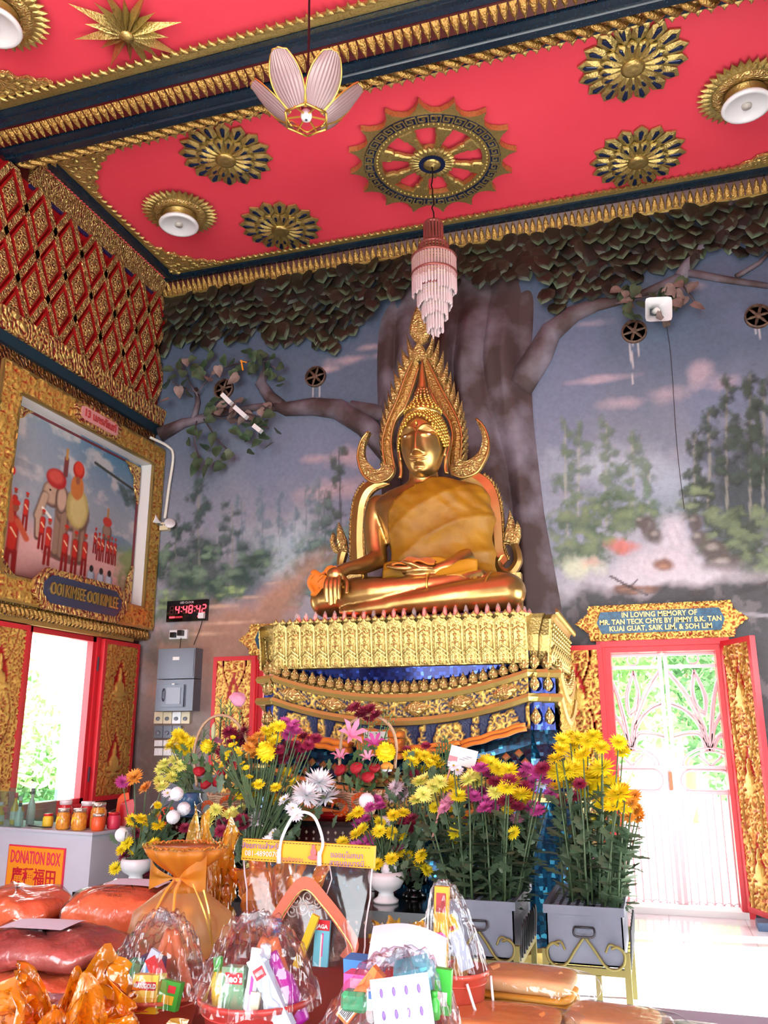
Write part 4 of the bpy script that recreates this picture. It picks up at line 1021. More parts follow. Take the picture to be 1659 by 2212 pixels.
# ------------------------------------------------------------------ outside
mat('foliage', (120,168,104), .6, var=(3,(170,204,136))); mat('foliage_dark', (92,146,96), .6, var=(3,(140,184,122))); mat('bark_out', (130,110,90), .8)
def outdoor_tree(name, label, x, y, h, rad, n, ma, seed, trunk=.5, leaf=.085):
    t = thing(name, label, 'tree', (x, y, -.14), group=None); g = np.random.default_rng(seed)
    MB().tube([(0, 0, 0), (.05, 0, h*.4), (0, .05, h*.8)], [.12, .09, .03], 7).build('trunk', 'bark_out', t, True)
    d = g.normal(size=(n, 3)); d /= np.linalg.norm(d, axis=1)[:, None]; r = g.random(n)**.33
    c = d*r[:, None]*np.array([rad, rad, h*(1-trunk)/2*1.1])+np.array([0, 0, h*(1+trunk)/2]); c[:, 2] = np.maximum(c[:, 2], .15)
    a = g.normal(size=(n, 3)); a /= np.linalg.norm(a, axis=1)[:, None]; b = np.cross(a, g.normal(size=(n, 3))); b /= np.linalg.norm(b, axis=1)[:, None]
    L_ = leaf*(.6+.8*g.random(n))[:, None]
    V = np.stack([c-a*L_, c+b*L_*.4, c+a*L_, c-b*L_*.4], 1).reshape(-1, 3); F = np.arange(n*4).reshape(-1, 4)
    o = link('foliage', np_mesh('foliage', V, F, ma, False), t); o['kind'] = 'stuff'; return t
outdoor_tree('garden_tree', 'leafy garden tree seen through the right gate leaf', 1.3, 12.8, 5.0, 1.2, 5600, 'foliage_dark', 1, .15)
outdoor_tree('garden_tree', 'pale green bushy tree seen through the left gate leaf', -1.2, 13.4, 4.8, 1.2, 5600, 'foliage', 2, .1)
outdoor_tree('garden_tree', 'taller tree rising behind the gate middle', .6, 17.6, 7.0, 2.0, 4200, 'foliage', 3, .2, .16)
outdoor_tree('garden_shrub', 'green shrub outside the left window', -9.6, 10.9, 2.8, .9, 2200, 'foliage', 4, .05)
outdoor_tree('garden_shrub', 'low shrub under the left window sill outside', -7.6, 9.2, 1.5, .6, 1600, 'foliage', 6, .05)
# spiky plants
def spiky(label, x, y, h, n, seed):
    t = thing('spiky_plant', label, 'plant', (x, y, -.14)); g = random.Random(seed)
    for i in range(n):
        a = g.uniform(0, 2*PI); l = h*g.uniform(.7, 1.1); c, s = math.cos(a), math.sin(a); m = MB()
        pts = [Vector((c*l*.5*q**1.5, s*l*.5*q**1.5, l*q*(1-.25*q))) for q in (0, .35, .7, 1)]; w_ = [.03, .04, .025, .002]
        side = Vector((-s, c, 0)); vs = []
        for p, ww in zip(pts, w_): vs += [p-side*ww, p+side*ww]
        m.add(vs, [(0, 1, 3, 2), (2, 3, 5, 4), (4, 5, 7, 6)]); m.build('blade', 'foliage', t, fix=False)
spiky('spiky long-bladed plant outside the gate', -.7, 12.0, 2.4, 26, 3); spiky('spiky long-bladed plant outside the left window', -9.9, 8.9, 2.0, 22, 4)
b = struct('wall_garden', MB().box(-4, 6, 19, 19.2, -.14, 1.6), 'concrete')
mat('render_white', (235,232,228), .8)
t = thing('neighbour_house', 'white rendered house outside the left window', 'building', (-14, 13, -.14)); MB().box(-1, 1, -5, 6, 0, 7).build('wall', 'render_white', t)
o = MB().box(.95, 1.03, -2.2, -1.5, 2.2, 3.8).build('window', 'steel_grey', t); MB().box(1.02, 1.05, -2.12, -1.58, 2.28, 3.72).build('pane', 'steel_dark', o)
m = MB(); m.lathe([(.18, 0), (.2, .06), (.12, .12), (.10, .5), (.2, .62), (.3, .9), (.34, 1.0), (.3, 1.02), (.0, .98)], 20)
tag(m.build('garden_urn', 'render_white', None, True), 'white stone urn standing outside the gate', 'urn').location = (.1, 10.2, -.14)

# ------------------------------------------------------------------ plaques over the doors
mat('plaque_blue', (46,92,120), .35, .2, var=(30,(30,60,84))); mat('plaque_letter', (214,184,120), .4, .5)
def plaque(xc, zc, label, lines, cutoff=False):
    t = thing('memorial_plaque', label, 'plaque', (xc, WY, zc), group=None); w_, h_ = .76, .165
    hexp = [(-w_, 0), (-w_*.88, -.07), (-w_*.82, -h_), (w_*.82, -h_), (w_*.88, -.07), (w_, 0), (w_*.88, .07), (w_*.82, h_), (-w_*.82, h_), (-w_*.88, .07)]
    MB().prism(hexp, lambda a, b, d: Vector((a, -d, b)), 0, .05).build('backing', 'maroon', t)
    me = relief_mesh('carved_border', 2*w_, 2*h_, .075, .03, seed=3, res=.011, mask=lambda x, z: (np.abs(x-w_) < w_*.86-np.abs(z-h_)*.15) | (np.abs(x-w_) < w_-np.abs(z-h_)*1.3))
    me.transform(Matrix.Translation((-w_, -.05, -h_))); link('carved_border', me, t)
    e = [(-.56, 0), (-.52, -.1), (.52, -.1), (.56, 0), (.52, .1), (-.52, .1)]
    MB().prism(e, lambda a, b, d: Vector((a, -.075-d, b)), 0, .015).build('blue_field', 'plaque_blue', t)
    for i, (tx, z, sz) in enumerate(lines):
        o = text_mesh(tx, 'lettering', 'plaque_letter', t, (0, 0, 0), None, sz, .006, 1, bold=.0015)
        o.data.transform(Matrix(((.92, 0, 0, 0), (0, 0, -1, -.098), (0, 1, 0, z), (0, 0, 0, 1))))
    for s in (-1, 1):
        m = MB()
        for i in range(22): m.tube([(-.6+i*.055, -.06, s*.135), (-.6+i*.055+.03, -.075, s*.148), (-.6+i*.055+.05, -.06, s*.16)], [.006, .014, .006], 5)
        m.build('rope_edge', 'gold_relief', t, True)
plaque(.13, 2.49, 'long hexagonal blue and gilt memorial plaque above the gate', [('IN LOVING MEMORY OF', .062, .066), ('MR. TAN TECK CHYE BY JIMMY B.K. TAN', 0, .064), ('KUAI GUAT, SAIK LIM, & SOH LIM', -.062, .066)])
plaque(-3.39, 2.46, 'blue and gilt plaque half hidden behind the throne base', [('ของ          ของ', .03, .09)])

# ------------------------------------------------------------------ things on the wall at the left
mat('led_red', (255,40,50), .4, emis=((255,40,50), 3.)); mat('led_dim', (70,8,12), .5); mat('white_ink', (230,230,230), .6)
c0 = at(362, 1299, Y=WY-.04); c1 = at(446, 1340, Y=WY-.04); cw, ch = c1.x-c0.x, c0.z-c1.z
t = thing('digital_clock', 'black LED wall clock with red digits reading 4:48:42', 'clock', ((c0.x+c1.x)/2, WY, (c0.z+c1.z)/2))
MB().box(-cw/2, cw/2, -.045, 0, -ch/2, ch/2).build('case', 'black_gloss', t)
def seg7(ch_, x, z, w_, h_, on, dim):
    S7 = {'4': 'bcfg', '8': 'abcdefg', '2': 'abged', ' ': ''}[ch_]; P7 = {'a': ((0, 1), (1, 1)), 'b': ((1, 1), (1, .5)), 'c': ((1, .5), (1, 0)), 'd': ((0, 0), (1, 0)), 'e': ((0, .5), (0, 0)), 'f': ((0, 1), (0, .5)), 'g': ((0, .5), (1, .5))}
    for k, ((a, b), (c, d)) in P7.items():
        q = on if k in S7 else dim
        pa_ = Vector((x+a*w_+b*.006, -.047, z+b*h_)); pb_ = Vector((x+c*w_+d*.006, -.047, z+d*h_)); v_ = (pb_-pa_)*.1
        q.bar(pa_+v_, pb_-v_, .011, .004, (0, 1, 0))
x = -cw*.42; dw = cw*.085; dh = ch*.36
for chx in ' 4:48:42':
    on, dim = MB(), MB()
    if chx == ':':
        on.box(x, x+.01, -.049, -.045, -.01, .0); on.box(x+.002, x+.012, -.049, -.045, .035, .045); x += .024; on.build('colon', 'led_red', t)
    else:
        seg7(chx, x, -ch*.12, dw, dh, on, dim); x += dw+.028
        if on.v: on.build('lit_digit', 'led_red', t)
        if dim.v: dim.build('unlit_digit', 'led_dim', t)
on = MB()
for k in range(9): on.box(-cw*.42+k*.018+(.012 if k > 3 else 0), -cw*.42+k*.018+.01, -.048, -.045, -ch*.33, -ch*.25)
for k in range(3): on.box(cw*.28+k*.02, cw*.28+k*.02+.012, -.048, -.045, -ch*.33, -ch*.25)
on.build('small_readout', 'led_red', t)['kind'] = 'stuff'
o = text_mesh('LED CLOCK', 'lettering', 'white_ink', t, (0, 0, 0), None, .032, .001); o.data.transform(Matrix(((1, 0, 0, 0), (0, 0, -1, -.047), (0, 1, 0, ch*.39), (0, 0, 0, 1))))
p = at(437, 1330, Y=WY-.06); m = MB(); m.box(p.x-.035, p.x+.03, WY-.09, WY-.05, p.z-.03, p.z+.03)
t2 = tag(m.build('power_adapter', 'white_gloss'), 'small white adapter stuck on the clock corner', 'adapter')
p = at(388, 1371, Y=WY); t = thing('wall_socket', 'white double wall socket with black plugs below the clock', 'socket', (p.x, WY, p.z))
MB().box(-.11, .11, -.03, 0, -.05, .05).build('face_plate', 'white_gloss', t); MB().box(-.075, -.02, -.08, -.03, -.035, .02).build('plug', 'black', t); MB().box(.02, .075, -.09, -.03, -.02, .04).build('plug', 'black', t)
m = MB(); m.tube(curve([(p.x+.05, WY-.05, p.z-.04), (p.x+.03, WY-.03, p.z-.25), (p.x+.05, WY-.03, p.z-.4)], 5), .004, 5); m.tube(curve([(p.x+.3, WY-.04, p.z+.26), (p.x+.28, WY-.03, p.z+.1), (p.x+.2, WY-.03, p.z-.12)], 5), .004, 5); m.build('cable', 'black', t).data.transform(Matrix.Translation((-p.x, -WY, -p.z)))
# grey fuse cabinets
a = at(343, 1402, Y=WY-.16); b = at(419, 1466, Y=WY-.16); c = at(419, 1535, Y=WY-.16)
t = thing('fuse_cabinet', 'upper plain grey metal electrical cabinet on the wall', 'electrical box', ((a.x+b.x)/2, WY, b.z)); w_ = (b.x-a.x)/2
MB().box(-w_, w_, -.16, 0, .005, a.z-b.z).build('case', 'steel_grey', t); MB().box(-w_+.012, w_-.012, -.166, -.16, .02, a.z-b.z-.015).build('cover', 'steel_grey', t); MB().box(-.04, .04, -.17, -.166, .2, .235).build('label_sticker', 'white_matte', t)
t = thing('fuse_cabinet', 'lower grey electrical cabinet with a raised switch door', 'electrical box', ((a.x+b.x)/2, WY, c.z)); hh = b.z-c.z
MB().box(-w_, w_, -.16, 0, 0, hh-.005).build('case', 'steel_grey', t)
o = MB().box(-w_*.62, w_*.55, -.185, -.16, .04, hh-.06).build('door', 'steel_grey', t); MB().box(-w_*.35, w_*.4, -.192, -.185, .07, hh-.09).build('inner_panel', mat('steel_pale', (140,146,158), .4, .2), o); MB().tube([(-w_*.5, -.19, .1), (-w_*.5, -.21, .13), (-w_*.5, -.21, .2), (-w_*.5, -.19, .23)], .008, 6).build('handle', 'steel_dark', o); MB().box(-.015, .015, -.196, -.19, .27, .283).build('label_sticker', 'white_matte', o)
# rows of switches
mat('switch_ivory', (222,208,176), .4)
k = 0
for r_, (py0, py1, n_, ma) in enumerate(((1538, 1563, 4, 'switch_ivory'), (1568, 1594, 3, 'steel_grey'), (1599, 1612, 3, 'white_matte'), (1616, 1632, 3, 'white_matte'))):
    for i in range(n_):
        a = at(333+i*19.5, py0, Y=WY-.03); b = at(333+i*19.5+18, py1, Y=WY-.03)
        t = thing('wall_switch', (['leftmost', 'second', 'third', 'rightmost'][i] if n_ == 4 else ['leftmost', 'middle', 'rightmost'][i])+[' fan regulator in the row under the fuse cabinets', ' grey rotary switch in the second row of switches', ' white switch plate in the third row of switches', ' white switch plate in the lowest row of switches'][r_], 'switch', ((a.x+b.x)/2, WY, (a.z+b.z)/2), group='wall switches row %d' % (r_+1))
        hw_, hh_ = (b.x-a.x)/2-.004, (a.z-b.z)/2
        MB().box(-hw_, hw_, -.03, 0, -hh_, hh_).build('face_plate', ma if not (r_ == 0 and i == 2) else 'white_gloss', t)
        if r_ < 2:
            q = MB(); q.M = Matrix.Translation((0, -.03, -.01)) @ Matrix.Rotation(PI/2, 4, 'X'); q.lathe([(.022, 0), (.02, .02), (0, .022)], 12); q.build('knob', 'steel_pale', t, True)
        else:
            for s in (-1, 1): MB().box(s*.02-.012, s*.02+.012, -.036, -.03, -.015, .015).build('rocker', 'white_gloss', t)
# conduit and spot lamp beside the picture
p0, p1, p2, p3 = at(330, 958, Y=WY-.06), at(362, 964, Y=WY-.05), at(374, 985, Y=WY-.04), at(356, 1120, Y=WY-.04)
p0.y -= .2; p0.x = WX0+.12
tag(MB().tube(curve([p0, p1, p2, (p2+p3)/2, p3], 8), .017, 8).build('cable_conduit', 'wire_white', None, True), 'white bent conduit on the wall right of the framed painting', 'conduit')
p = at(356, 1135, Y=WY-.03); t = thing('spot_lamp', 'small white twin spot lamp at the foot of the conduit', 'spotlight', (p.x, WY, p.z))
MB().box(-.05, .06, -.06, 0, -.06, .03).build('box', 'cream', t)
for s in (-1, 1):
    q = MB(); q.M = Matrix.Translation((s*.085+.02, -.1, .01-.03*s)) @ Matrix.Rotation(R(70), 4, 'X') @ Matrix.Rotation(s*.6, 4, 'Y'); q.lathe([(.012, -.05), (.02, -.02), (.06, .04), (.062, .05), (.0, .035)], 14); q.build('lamp_head', 'white_gloss', t, True)
    MB().tube([(0, -.05, 0), (s*.08+.02, -.09, .0)], .008, 5).build('arm', 'steel_dark', t)
q0, q1 = at(440, 1618, Y=WY-.05), Vector((-4.3, 5.75, .82)); tag(MB().tube([q0+(q1-q0)*i/8-Vector((0, 0, .10*math.sin(PI*i/8))) for i in range(9)], .0028, 4).build('power_wire', 'steel_dark'), 'thin wire slanting from the switches to the donation cabinet', 'wire')
# horn loudspeaker
p = at(1408, 662, Y=WY-.2); t = thing('horn_speaker', 'white square horn loudspeaker hung among leaves', 'loudspeaker', (p.x, WY-.05, p.z), rot=(R(20), 0, R(12)))
def hornf(u, v):
    q = v*2*PI; d = u; k = 1/max(abs(math.cos(q)), abs(math.sin(q)))*.9; k = min(k, 1.18)
    r_ = .03+.10*d**1.6; return (r_*math.cos(q)*k*1.1, -.05-.24*d, r_*math.sin(q)*k)
MB().grid(hornf, 10, 32, cv=True).build('horn', 'white_gloss', t, True); q = MB(); q.M = Matrix.Translation((0, -.12, 0)) @ Matrix.Rotation(PI/2, 4, 'X'); q.lathe([(.028, -.08), (.03, .1), (.02, .12), (0, .12)], 14); q.build('throat', 'white_matte', t, True)
MB().box(-.03, .03, -.09, .02, -.03, .03).build('bracket', 'steel_grey', t)
m = MB(); m.tube(curve([at(1438, 690, Y=WY-.03), at(1450, 780, Y=WY-.015), at(1462, 960, Y=WY-.015), at(1478, 1100, Y=WY-.015)], 6), .0025, 4)
tag(m.build('hanging_wire', 'dark_wood'), 'thin dark wire hanging down the painted sky from the loudspeaker', 'wire')

# artificial leaf sprays fixed to the limbs
mat('leaf_green', (92,128,92), .3, var=(7,(52,76,56),.35,.6), coat=.3); mat('leaf_deep', (46,62,48), .35, var=(9,(80,100,76))); mat('leaf_brown', (96,80,74), .5, var=(9,(150,130,124)))
def heart(w_, h_):
    o_ = [(0, 0), (.22, .06), (.42, -.02), (.5, -.22), (.42, -.48), (.2, -.78), (0, -1.0), (-.2, -.78), (-.42, -.48), (-.5, -.22), (-.42, -.02), (-.22, .06)]
    n = len(o_); V = [(a*w_, -abs(a)*.10*w_-.06*h_*(b*b), b*h_) for a, b in o_]+[(0, .02*h_-.06*h_*b*b, b*h_) for b in (-.05, -.3, -.6)]
    return V, [(0, 1, 2, 12), (12, 2, 3, 13), (13, 3, 4, 14), (14, 4, 5, 6), (0, 12, 10, 11), (12, 13, 9, 10), (13, 14, 8, 9), (14, 6, 7, 8)]
hv, hf = heart(.12, .16)
LG = [MB().add(hv, hf).mesh('leaf', ma, True) for ma in ('leaf_green', 'leaf_deep', 'leaf_brown', 'leaf_green')]
def spray(label, stems, leaves, seed, sc=1., pal=(0, 1, 3)):
    t = thing('leaf_spray', label, 'leaf spray', at(*leaves[0], Y=WY-.12)); o0 = t.location.copy(); g = random.Random(seed)
    for st in stems: MB().tube(curve([at(*p, Y=WY-.1-.02*i)-o0 for i, p in enumerate(st)], 4), .009, 5).build('twig', 'bark', t, True)
    for px, py in leaves:
        link('leaf', LG[g.choice(pal)], t, at(px, py, Y=WY-.1-g.uniform(0, .14))-o0, (R(g.uniform(-50, 10)), R(g.uniform(-60, 60)), R(g.uniform(-50, 50))), sc*g.uniform(.75, 1.15))
g = random.Random(11)
def scatter(cx_, cy_, rx, ry, n): return [(cx_+g.uniform(-1, 1)*rx, cy_+g.uniform(-1, 1)*ry) for _ in range(n)]
spray('green leaf spray hanging below the long limb, left of the sky', [[(425,910),(420,950),(430,990)], [(440,905),(470,950),(490,970)], [(460,900),(520,910),(580,925)]],
      [(410,925),(435,930),(460,935),(480,945),(405,950),(440,960),(470,965),(490,985),(430,990),(425,1000),(455,990),(500,975),(540,930),(560,950),(575,940),(590,955),(530,915),(545,975),(415,980),(500,925),(520,940),(570,910),(480,1000),(445,1005),(600,930),(560,905)], 2)
spray('wide green leaf spray above the limb beside the left wall', [[(430,860),(400,810),(390,780)], [(425,850),(470,800),(540,780)], [(575,820),(570,780),(600,800)], [(430,850),(380,830),(365,815)]],
      [(372,795),(385,780),(400,775),(420,770),(445,780),(470,790),(365,830),(385,835),(440,800),(420,800),(500,800),(520,790),(530,755),(545,760),(560,770),(480,770),(460,760),(580,780),(590,805),(600,790),(575,800),(610,815),(605,830),(400,820),(410,850),(380,810),(450,815),(540,790),(500,780),(430,790),(395,800),(460,800),(515,810),(570,760),(585,770),(550,785),(365,860)], 3, pal=(0, 1, 1, 2, 3))
spray('dull leaf cluster around the white strip light', [[(470,880),(520,890),(560,900)]], scatter(510, 885, 60, 26, 22)+[(580,880),(575,870),(590,890)], 4, pal=(1, 2, 2, 0))
spray('leaf cluster around the horn loudspeaker', [[(1330,655),(1400,640),(1470,610)], [(1470,610),(1500,650)]], scatter(1400, 635, 60, 22, 26)+[(1480,640),(1495,655),(1460,610),(1440,690),(1430,680),(1370,680),(1350,670),(1480,600),(1500,610),(1340,640)], 5, pal=(1, 2, 2, 1, 0))
for k, (a, b, lab) in enumerate((((481,853),(500,872),'short white strip hung by the dark vent'), ((508,880),(533,902),'longer white strip tilted among the dull leaves'), ((549,920),(564,932),'small white strip end below the leaf cluster'))):
    m = MB(); m.bar(at(*a, Y=WY-.3), at(*b, Y=WY-.3), .05, .06, (0, 1, 0)); tag(m.build('white_strip', 'white_gloss'), lab, 'strip')
m = MB(); m.bar(at(525, 800, Y=WY-.32), at(521, 778, Y=WY-.32), .016, .012, (0, 1, 0)); m.bar(at(519, 780, Y=WY-.32), at(533, 783, Y=WY-.32), .012, .012, (0, 1, 0))
tag(m.build('ribbon', mat('orange_ribbon', (222,140,30), .5)), 'small orange ribbon tied in the upper leaf spray', 'ribbon')
# ------------------------------------------------------------------ throne base
BX, BY0, BY1 = -1.87, 6.30, 7.85; YC = (BY0+BY1)/2; SAG = .17
def plan(hw=1.02, st=.085):
    """perimeter with stepped corners: list of (x, y, sag factor, outward x, outward y)"""
    d = (BY1-BY0)/2; P_ = []
    def face(n, f):
        for i in range(n+1): P_.append(f(-1+2*i/n))
    e = 1e-4
    face(24, lambda s: (s*hw, -d, 1-s*s, 0, -1))
    P_.extend([(hw, -d+st, 0, 1, -1), (hw+st, -d+st, 0, 1, -1), (hw+st, -d+2*st, 0, 1, -1), (hw+2*st, -d+2*st, 0, 1, -1)])
    face(16, lambda s: (hw+2*st, s*(d-2*st), 1-s*s, 1, 0))
    P_.extend([(hw+2*st, d-2*st, 0, 1, 1), (hw+st, d-2*st, 0, 1, 1), (hw+st, d-st, 0, 1, 1), (hw, d-st, 0, 1, 1)])
    face(8, lambda s: (-s*hw, d, 0, 0, 1))
    P_.extend([(-hw, d-st, 0, -1, 1), (-hw-st, d-st, 0, -1, 1), (-hw-st, d-2*st, 0, -1, 1), (-hw-2*st, d-2*st, 0, -1, 1)])
    face(16, lambda s: (-hw-2*st, -s*(d-2*st), 1-s*s, -1, 0))
    P_.extend([(-hw-2*st, -d+2*st, 0, -1, -1), (-hw-st, -d+2*st, 0, -1, -1), (-hw-st, -d+st, 0, -1, -1), (-hw, -d+st, 0, -1, -1)])
    return P_
PLAN = plan()
th = thing('throne_base', 'tall gilt and blue mirrored throne base with sagging bands', 'throne base', (BX, YC, 0))
def ring(prof, ma, name='moulding', parent=th, sag=SAG, smooth=False):
    """prof = [(offset, z)]"""
    m = MB(); n = len(PLAN); k = len(prof); vs = []
    for o_, z in prof:
        for (x, y, sf, ox, oy) in PLAN: vs.append((x+ox*o_, y+oy*o_, z-sag*sf))
    fs = [(i*n+j, i*n+(j+1) % n, (i+1)*n+(j+1) % n, (i+1)*n+j) for i in range(k-1) for j in range(n)]+[tuple(range(n)), tuple((k-1)*n+j for j in range(n))]
    m.add(vs, fs); return m.build(name, ma, parent, smooth)
mat('band_gold', (196,172,100), .4, .7, bump=(30,.15))
for zc, o_ in ((1.93, .05), (1.755, .05), (1.24, .12), (1.06, .14)):
    ring([(o_-.05, zc-.035), (o_, zc-.03), (o_+.012, zc), (o_, zc+.025), (o_-.05, zc+.03)], 'band_gold')
ring([(-.06, 1.93), (-.10, 2.0), (-.09, 2.10)], 'mosaic_blue', 'mirror_band', sag=.10)
ring([(.005, 1.75), (.005, 1.93)], 'mosaic_blue', 'mirror_band')
ring([(-.01, 1.5), (-.01, 1.75)], 'mosaic_blue', 'mirror_band')
ring([(.08, 1.24), (.06, 1.32), (.02, 1.42), (0, 1.52)], 'mosaic_teal', 'mirror_slope')
ring([(.09, 1.06), (.09, 1.24)], 'mosaic_blue', 'mirror_band'); ring([(.2, .05), (.16, .5), (.12, 1.06)], 'mosaic_teal', 'mirror_slope'); ring([(.24, 0), (.24, .1), (.2, .12)], 'band_gold')
d_ = (BY1-BY0)/2; HWS = 1.02+.17
# carved friezes on the front and the right side, following the sag
def frieze(z0, h, off, seed, extra=None, ground=(20,30,78), cell=.085, side=False):
    w_ = 2*(d_-.17) if side else 2.04
    me = relief_mesh('carved_frieze', w_, h, cell, .028, seed=seed, res=.012, ground=ground, gold=(210,172,84), extra=extra, thr=.45)
    for v in me.vertices:
        s = v.co.x/w_*2-1; z = z0+v.co.z-SAG*(1-s*s); o_ = off-v.co.y
        v.co = (HWS+o_, s*w_/2, z) if side else (s*1.02, -d_-o_, z)
    link('carved_frieze', me, th)
def ex_dia(U, V, H):
    s = (U/2.04*6) % 1-.5; v = np.abs(V/.14-.5)
    k = np.abs(s)*2.1+v*1.7
    H = np.where((k < .95) & (k > .82), 0, H); H = np.where(k < .8, np.maximum(H, .75-.3*np.cos(k*18)), H); H = np.where((v > .42), .1, H)
    return H
def ex_kanok(U, V, H):
    s = (U/2.04*5) % 1-.5; v = V/.2; a = (np.abs(s) < .36*(1-.5*v)) & (v < .92) & (v > .08); b = (np.abs(np.abs(s)-.5) < .09*(1-.4*v)) & (v < .98)
    return np.where(a | b, H*1.15, 0)
frieze(1.775, .14, .01, 3, ex_dia); frieze(1.53, .2, .0, 4, ex_kanok); frieze(1.085, .13, .095, 5, ex_kanok)
for zz_, hh_, sd in ((1.775, .14, 6), (1.53, .2, 7)): frieze(zz_, hh_, .01, sd, None, (120,40,40), .07, True)
dm = MB().dome([(0, -.055), (.11, 0), (0, .055), (-.11, 0)], lambda a, b, d: Vector((a, -d, b)), 0, .03, .02, .5).mesh('diamond_boss', 'carved_plain')
for i in range(6):
    s = -1+2*(i+.5)/6; link('diamond_boss', dm, th, (s*1.02, -d_-.03, 1.845-SAG*(1-s*s)), (0, -math.atan(SAG*2*s/1.02)*1, 0))
# upright flame drops standing on the top band
DROP = [(-.10, 0), (.10, 0), (.34, .22), (.36, .42), (.2, .68), (.06, .86), (0, 1), (-.06, .86), (-.2, .68), (-.36, .42), (-.34, .22)]
dl = MB().dome(DROP, lambda a, b, d: Vector((a*.10, -d, b*.115)), 0, .015, .025, .4).mesh('flame_drop', 'carved_plain')
n = 27
for i in range(n):
    s = -1+2*(i+.5)/n; link('flame_drop', dl, th, (s*1.03, -d_-.02, 1.955-SAG*(1-s*s)))
for i in range(12):
    s = -1+2*(i+.5)/12; link('flame_drop', dl, th, (HWS+.02, s*(d_-.17), 1.955-SAG*(1-s*s)), (0, 0, PI/2))
for sx in (1, -1):
    for (x, y) in ((1.06, -.71), (1.145, -.63)):
        link('flame_drop', dl, th, (sx*x, y-.03, 1.96), None, (1.1, 1, 1.2)); 
        for zz_ in (1.80, 1.56): link('flame_drop', dl, th, (sx*x, y-.06 if x < 1.1 else y-.03, zz_), None, (1.0, 1, 1.15))
# second row of little gilt studs in the mirror band
m = MB()
for i in range(40):
    s = -1+2*(i+.5)/40; m.ball((s*1.0, -d_+.06, 1.99-.12*(1-s*s)), (.018, .012, .024), 5, 4)
m.build('stud_row', 'gold_dull', th)
# lozenge rows on the mirrored slope
lz = MB().dome([(0, -.035), (.035, 0), (0, .035), (-.035, 0)], lambda a, b, d: Vector((a, -d, b)), 0, .006, .006, .3).mesh('mirror_lozenge', mat('lozenge_gold', (150,130,84), .2, .7))
for r_ in range(2):
    for i in range(22):
        s = -1+2*(i+.5+.5*(r_ % 2))/22
        if s < 1: link('mirror_lozenge', lz, th, (s*1.03, -d_-.075-.02*(1-r_), 1.31+.075*r_-SAG*(1-s*s)), (R(-18), 0, 0))
# great lotus crown
zt2, zb2 = 2.37, 2.02
ring([(-.06, zb2-.02), (-.04, zb2), (-.02, 2.1), (-.01, 2.22), (.03, zt2-.03), (.05, zt2), (-.05, zt2+.005)], 'gold_dull', 'lotus_crown_core', sag=.0)
def crown(u, v, wd, h):
    pass
def lotus_petal(wd, h, name):
    m = MB()
    for k, (sc_, dd) in enumerate(((1, 0), (.74, .012), (.46, .022))):
        out = [(-.5*sc_, 0), (.5*sc_, 0), (.5*sc_, .78*sc_+.1), (.34*sc_, .88*sc_+.06), (0, 1.0*sc_+.0), (-.34*sc_, .88*sc_+.06), (-.5*sc_, .78*sc_+.1)]
        m.dome(out, lambda a, b, d: Vector((a*wd, -.02-dd-d-(.045*(b**3)), b*h)), 0, .01, .008, .18)
    for k in range(9): m.ball((0, -.055-.04*(k/10)**3, h*(.06+.09*k)), (wd*.12, .012, h*.045), 6, 4)
    for s in (-1, 1):
        for k in range(9): m.ball((s*wd*.36, -.04-.04*(k/10)**3, h*(.06+.085*k)), (wd*.07, .01, h*.042), 5, 4)
    for k in range(3): m.tube([(-.42*wd, -.035-.012*k, .035+.03*k), (0, -.05-.012*k, .075+.03*k), (.42*wd, -.035-.012*k, .035+.03*k)], .009, 5)
    return m.mesh(name, 'gold_pale')
npet = 17; pwid = 2.06/npet; lp = lotus_petal(pwid, .37, 'lotus_petal')
for i in range(npet): link('lotus_petal', lp, th, (-1.03+pwid*(i+.5), -d_+.0, zb2-.02))
sw = (2*(d_-.03))/11; lp2 = lotus_petal(sw, .37, 'lotus_petal')
for sx in (1, -1):
    for i in range(11): link('lotus_petal', lp2, th, (sx*(1.02+.12), -(d_-.03)+sw*(i+.5), zb2-.02), (0, 0, sx*PI/2))
tip = MB().dome(DROP, lambda a, b, d: Vector((a*.07, -d, b*.055)), 0, .012, .012, .4).mesh('crown_tip', 'gold_pale')
for i in range(34): link('crown_tip', tip, th, (-1.03+2.06*(i+.5)/34, -d_-.06, zt2-.025))
for i in range(20): link('crown_tip', tip, th, (1.02+.17+.05, -d_+1.55*(i+.5)/20, zt2-.025), (0, 0, PI/2))
m = MB(); m.box(-1.03, 1.03, -d_, -d_+1.5, zt2-.02, zt2+.004); m.build('top_slab', 'gold_dull', th)

# maroon seat board and candle bulbs
mat('seat_maroon', (96,16,30), .3)
tag(MB().box(BX-.86, BX+.98, 6.50, 7.7, zt2+.004, 2.42).build('seat_board', 'seat_maroon'), 'dark maroon board under the seated golden figure', 'board')
mat('bulb_glass', (236,220,220), .08, spec=.8, alpha=.3); mat('flame_red', (255,70,50), .4, emis=((255,60,45), 1.6)); mat('flame_off', (120,110,120), .3)
bg = MB().lathe([(.007, .012), (.017, .03), (.02, .05), (.013, .08), (.002, .10)], 10).mesh('glass', 'bulb_glass', True); bf = MB().lathe([(.003, .02), (.009, .035), (.007, .055), (.001, .07)], 7).mesh('filament', 'flame_red', True)
bf0 = MB().lathe([(.003, .02), (.006, .035), (.004, .05), (.001, .06)], 6).mesh('filament', 'flame_off', True); bb = MB().lathe([(.012, 0), (.012, .014), (.009, .02)], 8).mesh('socket', mat('socket_red', (130,30,40), .5))
spots = [(x, 6.40) for x in np.linspace(-2.76, -.99, 22)]+[(-2.80, 6.55), (-2.83, 6.75), (-2.78, 6.48), (-.93, 6.5), (-.90, 6.62), (-.88, 6.75)]
